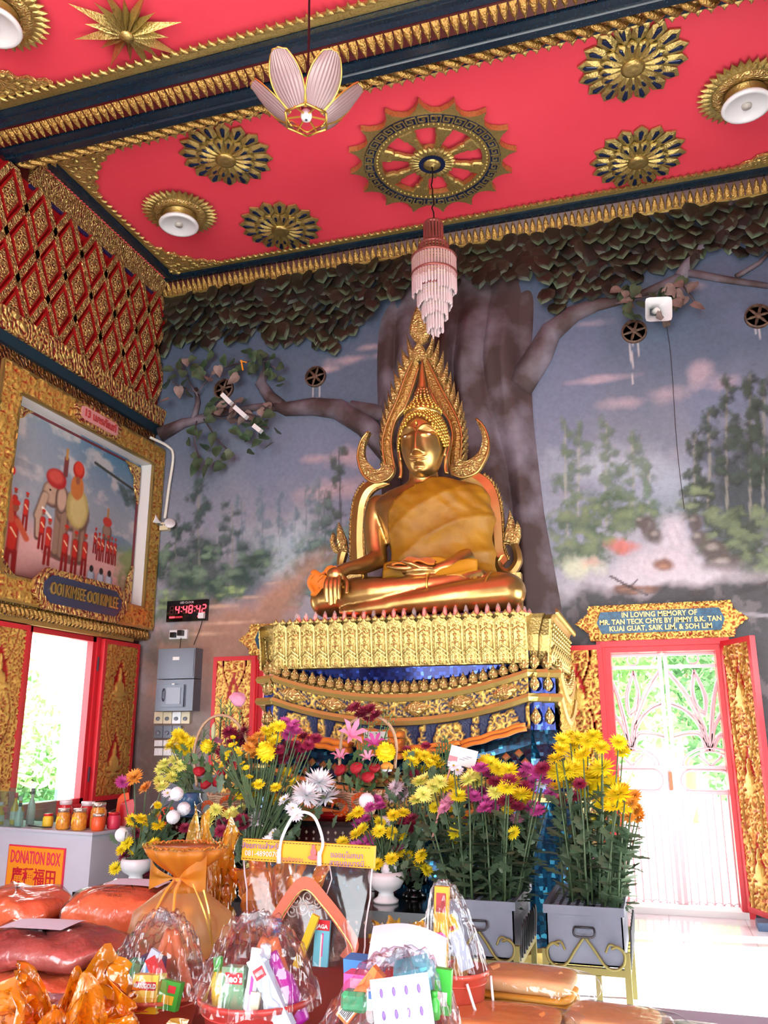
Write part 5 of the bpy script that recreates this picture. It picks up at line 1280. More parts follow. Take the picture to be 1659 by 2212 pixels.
off = {0, 8, 12, 17}; ORD = 'first second third fourth fifth sixth seventh eighth ninth tenth eleventh twelfth thirteenth fourteenth fifteenth sixteenth seventeenth eighteenth nineteenth twentieth twenty-first twenty-second'.split()
for i, (x, y) in enumerate(spots):
    lit = i not in off
    lab = (('glowing red' if lit else 'unlit clear')+' candle bulb, '+ORD[i]+' from the left along the throne front') if i < 22 else ('glowing red candle bulb at the left end of the throne' if x < -2 else 'glowing red candle bulb at the right end of the throne')
    b = thing('candle_bulb', lab, 'candle bulb', (x, y, zt2+.004), group='candle bulbs on the throne'+(' front' if i < 22 else ' ends')+('' if lit else ', unlit'))
    link('glass', bg, b); link('filament', bf if lit else bf0, b); link('socket', bb, b)

# ------------------------------------------------------------------ the seated golden figure
OB = Vector((-1.82, 6.95, 2.42)); bud = thing('golden_statue', 'large seated golden statue with robe, hand touching the earth', 'statue', OB)
def remesh(mb, vox, smooth, name, ma, parent, it=6):
    me = mb.mesh('tmp'); o = bpy.data.objects.new('tmp', me); C.objects.link(o)
    r_ = o.modifiers.new('r', 'REMESH'); r_.mode = 'VOXEL'; r_.voxel_size = vox
    s_ = o.modifiers.new('s', 'SMOOTH'); s_.iterations = it; s_.factor = smooth
    me2 = bpy.data.meshes.new_from_object(o.evaluated_get(bpy.context.evaluated_depsgraph_get())); bpy.data.objects.remove(o)
    me2.name = name; me2.materials.clear(); me2.materials.append(MATS[ma]); me2.shade_smooth(); return link(name, me2, parent)
def limb(m, pts, rs, n=14, sub=5):
    P_ = curve(pts, sub); k = len(P_); q = np.interp(np.linspace(0, len(rs)-1, k), range(len(rs)), rs)
    m.tube(P_, list(q), n); m.ball(P_[0], q[0], n, 8); m.ball(P_[-1], q[-1], n, 8)
def loft(m, secs, n=28, cx=.03):
    prof = []; vs = []
    for (z, w_, d, yo) in secs:
        for j in range(n):
            q = 2*PI*j/n; vs.append((cx+w_*math.cos(q), yo+d*math.sin(q), z))
    k = len(secs)
    m.add(vs, [(i*n+j, i*n+(j+1) % n, (i+1)*n+(j+1) % n, (i+1)*n+j) for i in range(k-1) for j in range(n)]+[tuple(range(n))[::-1], tuple((k-1)*n+j for j in range(n))])
m = MB()
loft(m, [(.08, .42, .32, 0), (.25, .38, .29, 0), (.45, .29, .22, -.01), (.62, .30, .22, -.02), (.8, .36, .25, -.03), (.95, .42, .265, -.03), (1.06, .46, .24, -.02), (1.13, .44, .19, 0), (1.19, .34, .15, 0), (1.23, .20, .13, 0), (1.27, .135, .125, -.01), (1.40, .125, .125, -.03)])
limb(m, [(-.40, 0, 1.06), (-.43, -.01, .9), (-.41, -.04, .68), (-.38, -.08, .56)], [.115, .11, .098, .088])          # right upper arm
limb(m, [(-.38, -.08, .56), (-.46, -.24, .48), (-.55, -.40, .43)], [.088, .075, .055])
limb(m, [(.44, 0, 1.06), (.50, -.02, .85), (.47, -.12, .55)], [.115, .11, .09]); limb(m, [(.47, -.12, .55), (.36, -.32, .42), (.22, -.38, .37)], [.09, .075, .055])
limb(m, [(-.25, -.02, .22), (-.5, -.16, .22), (-.76, -.30, .19)], [.19, .18, .15]); limb(m, [(-.76, -.32, .18), (-.3, -.44, .20), (.28, -.42, .25)], [.15, .125, .075])
limb(m, [(.28, -.42, .25), (.42, -.38, .29), (.58, -.33, .34)], [.075, .065, .035])
limb(m, [(.3, -.02, .22), (.52, -.16, .21), (.78, -.28, .18)], [.2, .19, .155]); limb(m, [(.78, -.32, .17), (.4, -.46, .13), (-.15, -.50, .085)], [.155, .12, .07]); limb(m, [(-.15, -.50, .075), (-.4, -.5, .055), (-.56, -.48, .05)], [.07, .055, .035])
limb(m, [(-.55, -.40, .43), (-.60, -.47, .38), (-.61, -.52, .32)], [.055, .062, .058], 12)
m.ball((.08, -.40, .37), (.16, .09, .045), 14, 8)
body = remesh(m, .013, .5, 'body', 'gold', bud)
m = MB()
for i, (dx, l) in enumerate(((-.058, .21), (-.02, .235), (.018, .225), (.054, .19))):     # right hand over the shin
    limb(m, [(-.615+dx*.7, -.535, .345), (-.61+dx, -.585, .28), (-.605+dx, -.60, .2), (-.60+dx*.95, -.60, .33-l)], [.023, .022, .02, .015], 9, 4)
limb(m, [(-.57, -.48, .36), (-.50, -.55, .28), (-.49, -.58, .19)], [.024, .022, .016], 9, 4)
m.ball((-.61, -.535, .36), (.075, .05, .06), 12, 8)
remesh(m, .007, .4, 'right_hand', 'gold', bud, 4)
m = MB()
for i in range(4): limb(m, [(.05-.01*i, -.44+.035*i-.02, .385+.012*i), (-.08, -.47+.035*i, .392+.012*i), (-.19+.012*abs(i-1), -.45+.03*i, .415+.012*i)], [.022, .02, .014], 9, 4)
limb(m, [(.10, -.46, .39), (.03, -.49, .42), (-.03, -.48, .44)], [.024, .02, .015], 9, 4); m.ball((.10, -.41, .385), (.12, .075, .04), 12, 8)
remesh(m, .007, .4, 'left_hand', 'gold', bud, 4)
for pts, rr in (([(-.70, -.30+.155*math.cos(q)*-1, .17+.165*math.sin(q)) for q in np.linspace(-.6, 1.9, 14)], .009), ([(.17, -.43-.088*math.cos(q), .243+.088*math.sin(q)) for q in np.linspace(-1.2, 1.6, 12)], .010), ([(.62+.05*math.sin(q), -.34-.165*math.cos(q), .165+.165*math.sin(q)) for q in np.linspace(-.9, 1.5, 14)], .008)):
    MB().tube(pts, rr, 5).build('hem_line', 'gold_bright', bud, True)   # anklet and hem lines in the casting
# head
def head_pt(th_, ph_):
    sx, cz = math.sin(ph_), math.cos(ph_)
    z = cz*.335; w_ = .205*(1+.10*cz) if cz > 0 else .205*(1+.22*cz); dp = .235 if math.sin(th_) < 0 else .215
    x = sx**.85*w_*math.cos(th_); y = sx**.85*dp*math.sin(th_)
    if y < 0:
        g = lambda a, b, ra, rb: math.exp(-((x-a)/ra)**2-((z-b)/rb)**2)
        fr_ = min(1, -y/.12)
        t_ = (z+.145)/.19; lo_ = min(1, max(0, (t_+.13)/.16)); lo_ = lo_*lo_*(3-2*lo_)
        y -= fr_*(.064*(1-min(1, max(0, t_))*.62))*math.exp(-(x/(.028+.014*max(0, 1-t_*2.2)))**2)*lo_*min(1, max(0, (1.25-t_)*3))
        y -= fr_*(.016*g(.030, -.132, .016, .015)+.016*g(-.030, -.132, .016, .015))
        for s in (-1, 1):
            y += fr_*.034*g(s*.085, .045, .055, .030)                       # sockets
            y -= fr_*.030*g(s*.085, .022, .046, .020)                      # lids
            bz = .105-9*(abs(x)-.085)**2
            y -= fr_*.018*math.exp(-((z-bz)/.011)**2)*(max(0, 1-(abs(s*x-.09)/.085)**6) if s*x > 0 else 0)
            y -= fr_*.010*g(s*.11, -.12, .06, .08)                          # cheeks
        zl = -.205+3.2*x*x; lw_ = math.exp(-(x/.064)**4)
        y -= fr_*lw_*(.022*math.exp(-((z-zl-.013)/.011)**2)+.026*math.exp(-((z-zl+.015)/.013)**2)*math.exp(-(x/.05)**2)-.004*math.exp(-((z-zl)/.006)**2))
        y += fr_*.008*g(0, -.252, .05, .014); y -= fr_*.020*g(0, -.292, .05, .03)
    return (x, y, z)
hd = thing('head', None, None); hd.parent = bud; hd.location = (.045, -.075, 1.585)
MB().grid(lambda u, v: head_pt(2*PI*u, max(.001, PI*v)), 220, 220, cu=True).build('face', 'gold', hd, True)
# eyes
mat('eye_white', (235,235,230), .2); mat('eye_dark', (20,18,20), .2)
for s in (-1, 1):
    m = MB(); m.ball((s*.083, -.203, .016), (.042, .022, .010), 12, 6); m.build('eye', 'eye_white', hd, True); m = MB(); m.ball((s*.08, -.218, .015), (.012, .010, .009), 8, 6); m.build('pupil', 'eye_dark', hd, True)
m = MB(); m.dome([(0, -.022), (.014, -.008), (.01, .008), (0, .026), (-.01, .008), (-.014, -.008)], lambda a, b, d: Vector((a, -.238-d, .125+b)), 0, .006, .008); m.build('brow_mark', 'gold_bright', hd)
# hair curls
m = MB(); NC = 620
for i in range(NC):
    t_ = (i+.5)/NC; ph_ = math.acos(1-1.15*t_); q = PI*(1+5**.5)*i
    x, y, z = math.sin(ph_)*math.cos(q), math.sin(ph_)*math.sin(q), math.cos(ph_)
    hl = .205-.30*(x*x) if y < .15 else -.10
    X_, Y_, Z_ = x*.228, y*.240+.012, z*.36
    if Z_ < hl and y < .15: continue
    if Z_ < -.08: continue
    m.ball((X_, Y_, Z_), .0165, 6, 4)
for i in range(26):
    a = PI+PI*(i+.5)/26; x = math.cos(a); m.ball((x*.218, math.sin(a)*.225-.004, .215-.235*x*x), .017, 6, 4)
for r_, (rr, z, k) in enumerate(((.165, .315, 24), (.145, .345, 22), (.12, .375, 18), (.098, .405, 15), (.078, .435, 12), (.055, .46, 9))):
    for i in range(k): a = 2*PI*(i+.5*(r_ % 2))/k; m.ball((rr*math.cos(a), rr*math.sin(a)+.01, z), .0175, 6, 4)
m.build('hair_curls', 'gold_bright', hd, True)
MB().lathe([(.17, .27), (.15, .33), (.10, .41), (.05, .46), (.03, .47)], 20, (0, .01, 0)).build('topknot', 'gold', hd, True)
m = MB()
for k, (zz_, rr) in enumerate(((.46, .07), (.49, .062), (.52, .05))):
    n = 12
    for i in range(n):
        a = 2*PI*i/n; m.ball((rr*math.cos(a), rr*math.sin(a)+.01, zz_), (.02, .02, .028), 6, 4)
m.lathe([(.06, .46), (.055, .53), (.04, .62), (.026, .72), (.012, .80), (.0, .86)], 14, (0, .01, 0), wob=lambda q, z: 1+.12*math.cos(6*q))
m.build('flame_finial', 'gold', hd, True)
for s in (-1, 1):
    m = MB(); m.tube(curve([(s*.205, -.01, .07), (s*.235, .02, .05), (s*.232, .02, -.04), (s*.215, .0, -.13), (s*.205, -.01, -.24), (s*.215, -.02, -.30)], 5), [.018]*10+[.022]*8+[.018]*8, 8)
    m.tube(curve([(s*.2, -.03, .05), (s*.215, -.03, -.05), (s*.20, -.03, -.14)], 4), .014, 7); m.build('ear', 'gold', hd, True)
# robe over the left shoulder
def mat_robe():
    m = bpy.data.materials.new('robe_silk'); MATS['robe_silk'] = m; nt, b = nodes_of(m); N = nt.nodes; L = nt.links
    tc = N.new('ShaderNodeTexCoord'); n = N.new('ShaderNodeTexNoise'); n.inputs['Scale'].default_value = 5; n.inputs['Detail'].default_value = 6; L.new(tc.outputs['Object'], n.inputs['Vector'])
    r = N.new('ShaderNodeValToRGB'); e = r.color_ramp.elements; e[0].color = (*lin((136,90,4)), 1); e[1].color = (*lin((170,120,10)), 1); e[0].position = .3; e[1].position = .7
    L.new(n.outputs['Fac'], r.inputs['Fac']); L.new(r.outputs['Color'], b.inputs['Base Color']); b.inputs['Roughness'].default_value = .55; pass
    w = N.new('ShaderNodeTexNoise'); w.inputs['Scale'].default_value = 14; L.new(tc.outputs['Object'], w.inputs['Vector'])
    bp = N.new('ShaderNodeBump'); bp.inputs['Strength'].default_value = .25; bp.inputs['Distance'].default_value = .02; L.new(w.outputs['Fac'], bp.inputs['Height']); L.new(bp.outputs['Normal'], b.inputs['Normal'])
mat_robe()
zs = [.26, .32, .45, .62, .8, .95, 1.06, 1.13, 1.19, 1.235, 1.26]; wl = [.36, .34, .315, .325, .385, .445, .47, .45, .35, .215, .16]; wr = [.66, .645, .60, .595, .60, .60, .575, .525, .40, .245, .17]; dp = [.36, .32, .26, .25, .285, .30, .275, .225, .185, .165, .155]
bx = [(1.30, .13), (1.235, .085), (1.19, .02), (1.1, -.1), (1.0, -.2), (.9, -.255), (.7, -.245), (.5, -.235), (.3, -.23), (.2, -.2)]
def robe_pt(u, v):
    z = .27+v*(1.235-.27); a, b, d = np.interp(z, zs, wl), np.interp(z, zs, wr), np.interp(z, zs, dp)
    xb = np.interp(z, [q[0] for q in bx][::-1], [q[1] for q in bx][::-1])
    t0 = -math.acos(max(-1, min(1, xb/(a if xb < 0 else b)))); t1 = 2.6
    q = t0+(t1-t0)*u; c, s = math.cos(q), math.sin(q); w_ = b if c > 0 else a
    ex_ = .72 if c > 0 else 1
    x = .03+w_*math.copysign(abs(c)**ex_, c); y = -.02+d*math.copysign(abs(s)**.9, s)
    if y > .12: y = .12+(y-.12)*.6
    k = .55*x+z
    f = .024*(1-abs(math.sin(13*(z*.8-.55*x+.35*x*x)))**.6*2)*max(0, 1-abs(z-.72)*1.3)*(.4+.6*min(1, max(0, x+.3)*2))+.007*math.sin(44*(z+.9*x))*(1 if z > .9 else .3)+.012*math.sin(20*x+4*z)*max(0, .5-z)*2
    n_ = Vector((x-.03, y*1.6, 0)).normalized(); p = Vector((x, y, z))+n_*(f+.012)
    return (p.x, p.y, p.z)
me = MB().grid(robe_pt, 110, 70).mesh('robe', 'robe_silk', True)
o = link('robe', me, bud); so = o.modifiers.new('s', 'SOLIDIFY'); so.thickness = .012; so.offset = 1
m = MB()   # rolled edge of the robe along the chest
m.tube([robe_pt(0, v/40) for v in range(41)], .012, 7); m.build('robe_hem', 'robe_silk', bud, True)
m = MB()   # waist folds
def sash(u, v): x = -.26+.56*u; return (x, -.30-.05*math.sin(PI*u)-.03*math.sin(v*PI), .30+.16*v+.02*math.sin(u*9)+.012*math.sin(v*14+u*6))
m.grid(sash, 30, 14); sb = m.build('robe_waist', 'robe_silk', bud, True); sb.modifiers.new('s', 'SOLIDIFY').thickness = .02
def lapcloth(u, v): x = .16+.40*u; return (x, -.36-.10*v*math.sin(PI*(.15+.8*u)), .49-.16*v-.05*u+.012*math.sin(v*9+u*9))
m = MB().grid(lapcloth, 24, 12); o = m.build('robe_lap', mat('robe_gold', (196,140,30), .4), bud, True); o.modifiers.new('s', 'SOLIDIFY').thickness = .02
mat('robe_orange', (226,124,14), .55, sheen=.2, bump=(26,.2))
def wristcloth(u, v): return (-.83+.20*u+.02*math.sin(v*9), -.54+.06*math.sin(u*3), .44-.20*v*(1-.3*u)+.02*math.sin(u*12+v*3)-.05*(1-u))
o = MB().grid(wristcloth, 20, 14).build('offering_cloth', 'robe_orange', None, True); o.location = OB; o.modifiers.new('s', 'SOLIDIFY').thickness = .03; tag(o, 'bright orange cloth draped over the statue wrist', 'cloth')
def palmcloth(u, v): return (-.14+.36*u, -.47+.10*v, .42+.05*math.sin(PI*u)*(.4+v*.6)+.012*math.sin(u*12+v*4)+.03*v)
o = MB().grid(palmcloth, 22, 12).build('offering_cloth', 'robe_orange', None, True); o.location = OB; o.modifiers.new('s', 'SOLIDIFY').thickness = .014; tag(o, 'small orange cloth lying in the statue lap hand', 'cloth')

# ------------------------------------------------------------------ flame arch behind the statue
AY = 7.33; arch = thing('flame_arch', 'pointed gilt flame-edged arch framing the golden statue', 'arch', (OB.x, AY, 2.4)); A0 = arch.location.copy()
def az(X, Y): p = at(640+X*.3618, 560+Y*.3618, Y=AY)-A0; return p
def afn(a, b, d): p = az(a, b); return Vector((p.x, -d, p.z))
def plate(name, pts, ma='carved_plain', d0=-.03, d1=.03, h=.0, parent=arch, inset=.3):
    m = MB()
    if h: m.dome(pts, afn, d0, d1, h, inset)
    else: m.prism(pts, afn, d0, d1)
    return m.build(name, ma, parent)
def ribbon(name, inner, outer, ma, d0, d1, parent=arch, n=6):
    """band between two polylines of equal length"""
    ci = curve([(a, b, 0) for a, b in inner], n); co = curve([(a, b, 0) for a, b in outer], n); k = min(len(ci), len(co)); vs = []
    for i in range(k):
        a, b = ci[i], co[i]; vs += [afn(a.x, a.y, d0), afn(a.x, a.y, d1), afn((a.x+b.x)/2, (a.y+b.y)/2, d1+.02), afn(b.x, b.y, d1), afn(b.x, b.y, d0)]
    fs = [(5*i+j, 5*i+5+j, 5*i+6+j, 5*i+1+j) for i in range(k-1) for j in range(4)]+[(5*i+4, 5*i+9, 5*i+5, 5*i) for i in range(k-1)]+[(0, 1, 2, 3, 4), tuple(5*(k-1)+j for j in range(5))]
    m = MB().add(vs, fs); return m.build(name, ma, parent)
plate('apex_leaf', [(735,235),(752,290),(775,350),(800,410),(803,450),(785,490),(745,515),(705,490),(680,450),(678,415),(695,350),(720,290)], 'carved_plain', -.02, .02, .04)
plate('apex_heart', [(738,490),(762,530),(790,580),(775,640),(742,610),(710,645),(690,585),(715,530)], 'carved_plain', 0, .05, .03)
iL = [(740,640),(700,770),(655,890),(612,945),(585,1010),(572,1090),(580,1180),(592,1250),(575,1300)]; oL = [(712,590),(662,700),(615,830),(572,930),(540,1010),(522,1090),(525,1170),(535,1240),(530,1290)]
iR = [(745,640),(790,760),(855,890),(905,950),(930,1010),(937,1080),(922,1160),(918,1240),(940,1300)]; oR = [(775,590),(825,690),(880,800),(930,890),(970,970),(990,1050),(990,1130),(985,1200),(990,1270)]
for i_, o_ in ((iL, oL), (iR, oR)): ribbon('arch_band', i_, o_, 'gold_relief', -.03, .03); 
for pts in (iL, iR, oL, oR): m = MB(); m.tube([afn(p.x, p.y, .035) for p in curve([(a, b, 0) for a, b in pts], 5)], .014, 6); m.build('arch_bead', 'gold', arch, True)
def flame(base0, base1, tip_, bend):
    (ax, ay), (bx_, by), (tx, ty) = base0, base1, tip_; mx, my = (ax+tx)/2, (ay+ty)/2; nx_, ny_ = (bx_+tx)/2, (by+ty)/2
    return [(ax, ay), (mx+bend*.5, my+4), (tx-bend*.15, ty+16), (tx, ty), (nx_+bend*1.0, ny_), (bx_+bend*.6, by-6), (bx_, by)]
tl = [(660,440),(626,522),(604,590),(583,660),(563,722),(547,785),(530,838),(515,890),(505,945),(497,998),(494,1045),(495,1090),(500,1130),(508,1170),(512,1205)]
tr = [(826,418),(852,482),(878,546),(903,612),(922,672),(942,730),(966,788),(988,846),(1003,905),(1014,955),(1024,1005),(1027,1050),(1028,1095),(1026,1135),(1022,1170)]
def along(pts, k, n):
    q = curve([(a, b, 0) for a, b in pts], 30); i = k/n*(len(q)-1); i0 = int(min(i, len(q)-2)); f = i-i0; p = q[i0]*(1-f)+q[i0+1]*f; return (p.x, p.y)
# base points for the upper flames start at the apex
oL2 = [(705,520)]+oL; oR2 = [(772,520)]+oR; n = 15
for side, (o2, tt, bd) in enumerate(((oL2, tl, -14), (oR2, tr, 14))):
    for k in range(n):
        b0 = along(o2, min(14.0, 1.3+k*.9), n); b1 = along(o2, min(15., 1.3+k*.9+1.25), n); s = 1 if k < 8 else .75
        pts = flame((b0[0]-bd*.4, b0[1]), (b1[0]-bd*.4, b1[1]), tt[k], bd*s); plate('flame_leaf', pts if side == 0 else pts[::-1], 'carved_plain', -.015, .008, .045, inset=.55)
# horns
hl = [(447,1038),(425,1085),(412,1140),(418,1195),(450,1235),(480,1262),(505,1258),(515,1240),(500,1228)]; hl2 = [(438,1038),(398,1090),(376,1170),(385,1240),(412,1300),(470,1340),(550,1325),(590,1275),(575,1240)]
hr = [(1072,962),(1105,1030),(1115,1090),(1100,1150),(1060,1190),(1025,1212),(1000,1215),(990,1195),(1005,1180)]; hr2 = [(1080,962),(1125,1010),(1152,1080),(1152,1155),(1122,1225),(1078,1285),(1000,1312),(935,1285),(930,1240)]
for a, b in ((hl, hl2), (hr, hr2)):
    ribbon('horn', a, b, 'carved_plain', -.02, .045); m = MB(); m.tube([afn(p.x, p.y, .05) for p in curve([(x, y, 0) for x, y in b], 5)], .012, 6); m.build('horn_edge', 'gold', arch, True)
# side posts with finned outer edge
pl_i = [(565,1345),(470,1385),(425,1460),(412,1560),(408,1680),(415,1790),(420,1830)]; pl_o = [(430,1330),(385,1375),(352,1450),(336,1560),(332,1680),(332,1780),(335,1830)]
pr_i = [(985,1320),(1065,1375),(1112,1470),(1132,1590),(1142,1700),(1160,1800),(1215,1860)]; pr_o = [(1090,1275),(1165,1335),(1208,1430),(1226,1540),(1232,1640),(1240,1740),(1265,1800)]
for a, b in ((pl_i, pl_o), (pr_i, pr_o)):
    ribbon('side_post', a, b, 'gold', -.03, .03); m = MB(); m.tube([afn(p.x, p.y, .03) for p in curve([(x, y, 0) for x, y in a], 5)], .014, 6); m.build('post_bead', 'gold_relief', arch, True)
    m = MB(); q = curve([(x, y, 0) for x, y in b], 4); sg = -1 if a is pl_i else 1
    for p, p2 in zip(q[1:], q[2:]): m.dome([(p.x, p.y), (p.x+sg*16, p.y-10), (p.x+sg*18, p.y-16), (p2.x+sg*10, p2.y-4), (p2.x, p2.y)][::sg], afn, -.01, .012, .012)
    m.build('fin_edge', 'gold_relief', arch)
# naga heads at the feet
def naga(pts_crest, pts_head, pts_neck, nm):
    o = plate('naga_crest', pts_crest, 'carved_plain', -.02, .02, .03); plate('naga_head', pts_head, 'carved_plain', -.03, .03, .03); ribbon('naga_neck', *pts_neck, 'gold', -.03, .04)
naga([(1275,1498),(1300,1560),(1318,1620),(1300,1690),(1262,1705),(1238,1700),(1245,1640),(1262,1560)], [(1320,1565),(1338,1600),(1340,1650),(1325,1700),(1300,1720),(1275,1710),(1290,1660),(1312,1620)], ([(1285,1710),(1300,1760),(1300,1810),(1262,1850),(1235,1830),(1232,1790),(1250,1765)], [(1325,1700),(1346,1760),(1345,1820),(1300,1890),(1230,1885),(1190,1840),(1205,1790)]), 'r')
naga([(255,1570),(280,1620),(303,1680),(310,1750),(285,1760),(255,1740),(245,1690),(245,1620)], [(222,1630),(236,1660),(232,1690),(250,1720),(262,1760),(230,1755),(212,1720),(205,1680)], ([(262,1750),(252,1790),(250,1830)], [(305,1755),(292,1800),(285,1830)]), 'l')
MB().box(az(1190, 1890).x, az(1345, 1890).x, -.05, .05, .0, az(1250, 1880).z).build('arch_foot', 'gold_dull', arch)
MB().box(az(330, 1830).x-.1, az(415, 1830).x, -.05, .05, .0, az(330, 1825).z).build('arch_foot', 'gold_dull', arch)
# folded saffron cloths on the throne base
def cloth_box(nm, label, a, b, w_, h_, seed, layers=3, ma='robe_orange'):
    """stack of soft folded layers from point a to b"""
    t = thing(nm, label, 'cloth', a); a, b = Vector(a), Vector(b); d = b-a; g = random.Random(seed); L_ = d.length; ang = math.atan2(d.z, d.x)
    t.rotation_euler = (0, -ang, 0)
    for k in range(layers):
        zz_ = h_*k/layers; th_ = h_/layers
        def f(u, v, zz_=zz_, th_=th_, s=g.random()*6):
            q = 2*PI*v; x = L_*u; cy_ = math.cos(q); cz_ = math.sin(q)
            return (x+.006*math.sin(q*2+s), .0+w_/2*math.copysign(abs(cy_)**.4, cy_)*(1+.04*math.sin(u*11+s)), zz_+th_/2+th_/2*math.copysign(abs(cz_)**.6, cz_)+.004*math.sin(u*17+s))
        m = MB().grid(f, 16, 14, cv=True); n_ = 14; m.f += [tuple(range(n_)), tuple(15*n_+j for j in range(n_))]; m.build('fold', ma, t, True)
    return t
def edge(s, z): return (BX+s*1.02, BY0-.10, z-SAG*(1-s*s))
cloth_box('folded_robe', 'long folded saffron robe laid along the base, right of centre', edge(.12, 1.505), edge(.52, 1.50), .14, .07, 1, 2); cloth_box('folded_robe', 'saffron robe roll at the right corner of the base', edge(.53, 1.51), edge(.98, 1.52), .12, .06, 2, 2)
cloth_box('folded_robe', 'thick saffron robe stack with a paper slip at the middle', edge(-.26, 1.50), edge(.06, 1.48), .16, .20, 3, 4); cloth_box('folded_robe', 'saffron robe folded flat left of the middle stack', edge(-.62, 1.50), edge(-.34, 1.50), .14, .09, 4, 2); cloth_box('folded_robe', 'saffron robe end behind the dark red flowers', edge(-.9, 1.50), edge(-.64, 1.50), .14, .09, 5, 2)
e_ = edge(-.1, 1.50); tag(MB().box(-.09, .09, -.006, .006, -.03, .03).build('paper_slip', 'white_matte'), 'white paper slip on the thick saffron robe stack', 'paper').location = (e_[0], e_[1]-.1, e_[2]+.15)
# ------------------------------------------------------------------ inlaid offering tables
mat('lacquer', (58,10,14), .22, coat=.5, var=(9,(40,8,10))); mat('lacquer_black', (14,12,16), .15, coat=.4); mat('pearl', (176,156,138), .35, .2)
def inlaid_table(label, x0, x1, y0, y1, z, ap=.2):
    t = thing('offering_table', label, 'table', ((x0+x1)/2, (y0+y1)/2, 0)); hx, hy = (x1-x0)/2, (y1-y0)/2
    MB().box(-hx-.03, hx+.03, -hy-.03, hy+.03, z-.035, z).build('table_top', 'lacquer_black', t)
    MB().box(-hx, hx, -hy, hy, z-.16, z-.035).build('waist', 'lacquer', t)
    n = 22; pts = [(-hx, z-.16), (-hx, z-.16-ap)]+[(-hx+.14+(2*hx-.28)*i/n, z-.16-ap*(.55+.18*math.cos(i*PI*2/5.5))) for i in range(n+1)]+[(hx, z-.16-ap), (hx, z-.16)]
    MB().prism(pts, lambda a, b, d: Vector((a, -hy-.01+d, b)), 0, .03).build('apron', 'lacquer', t)
    for sx in (-1, 1):
        for sy in (-1, 1):
            m = MB(); m.tube([(sx*(hx-.05), sy*(hy-.05), z-.16), (sx*(hx-.02), sy*(hy-.02), z*.5), (sx*(hx-.07), sy*(hy-.06), .06), (sx*(hx-.0), sy*hy, 0)], [.07, .065, .04, .05], 8); m.build('leg', 'lacquer', t, True)
    m = MB(); k = int(2*hx/.052)
    for i in range(k):
        x = -hx+.03+(2*hx-.06)*i/max(1, k-1)
        m.dome([(0, -.013), (.010, 0), (0, .013), (-.010, 0)], lambda a, b, d: Vector((x+a, -hy-.002-d, z-.075+b)), 0, .002, .002); m.box(x-.006, x+.006, -hy-.004, -hy, z-.125, z-.11)
    m.build('pearl_row', 'pearl', t)['kind'] = 'stuff'
    m = MB()
    for i in range(int(2*hx/.19)+1):
        c = -hx+.1+.19*i
        if c > hx-.06: break
        for s in (-1, 1):
            pts = [(c+s*(.005+.075*q/14)*1+.03*s*math.sin(q*.55), -hy-.016, z-.20-.05*math.cos(q*.42)-.035*q/14) for q in range(15)]; m.tube(pts, [.008-.0003*q for q in range(15)], 4)
        m.ball((c, -hy-.014, z-.235), (.014, .004, .02), 6, 4)
    m.build('pearl_scrolls', 'pearl', t)['kind'] = 'stuff'
    return t
inlaid_table('long low pearl-inlaid maroon offering table in front of the throne', -3.68, -1.30, 5.06, 5.56, .5)
inlaid_table('taller pearl-inlaid maroon table close to the throne', -3.42, -1.82, 5.66, 5.98, .92)
tag(MB().lathe([(.14, 0), (.19, .03), (.195, .035), (.14, .012), (0, .012)], 24, (-2.15, 5.82, .921), sy=.7).build('red_tray', mat('tray_red', (190,20,30), .3), None, True), 'red oval tray under the middle flower basket', 'tray')

# ------------------------------------------------------------------ flowers
def mat_fl(name, col, c2):
    m = bpy.data.materials.new(name); MATS[name] = m; nt, b = nodes_of(m); N = nt.nodes; L = nt.links
    oi = N.new('ShaderNodeObjectInfo'); r = N.new('ShaderNodeValToRGB'); e = r.color_ramp.elements; e[0].color = (*lin(col), 1); e[1].color = (*lin(c2), 1)
    L.new(oi.outputs['Random'], r.inputs['Fac']); L.new(r.outputs['Color'], b.inputs['Base Color']); b.inputs['Roughness'].default_value = .6
    b.inputs['Subsurface Weight'].default_value = 0
FC = {'y': ((252,232,40), (248,216,20)), 'p': ((248,246,140), (240,236,110)), 'w': ((250,250,255), (244,242,250)), 'm': ((134,24,60), (156,32,74)), 'v': ((186,60,140), (204,84,160)), 'k': ((226,140,178), (234,164,192)), 'o': ((242,176,70), (236,150,56)), 'r': ((166,14,34), (186,24,44)), 'l': ((226,206,214), (214,190,204))}
for k, (a, b) in FC.items(): mat_fl('petal_'+k, a, b)
mat('flower_core', (196,170,30), .7); mat('stem_green', (88,112,72), .5, var=(12,(70,92,66))); mat('leaf_mum', (66,88,66), .5, var=(10,(92,116,86))); mat('fern', (84,118,72), .6)
def petal_layer(m, n, r0, r1, el, wd, rag, g, cup=.15):
    for i in range(n):
        a = 2*PI*(i+g.uniform(-.25, .25))/n; e = el+g.uniform(-.12, .12); l = r1*g.uniform(1-rag, 1); c, s = math.cos(a), math.sin(a)
        ce, se = math.cos(e), math.sin(e)
        def p(t_, o_, up=0): q = r0+(l-r0)*t_; return (c*q*ce-s*o_, s*q*ce+c*o_, q*se+up)
        m.add([p(0, -wd*.35), p(0, wd*.35), p(.6, wd*.6, cup*.1), p(1, 0, cup*.25), p(.6, -wd*.6, cup*.1)], [(0, 1, 2, 4), (4, 2, 3)])
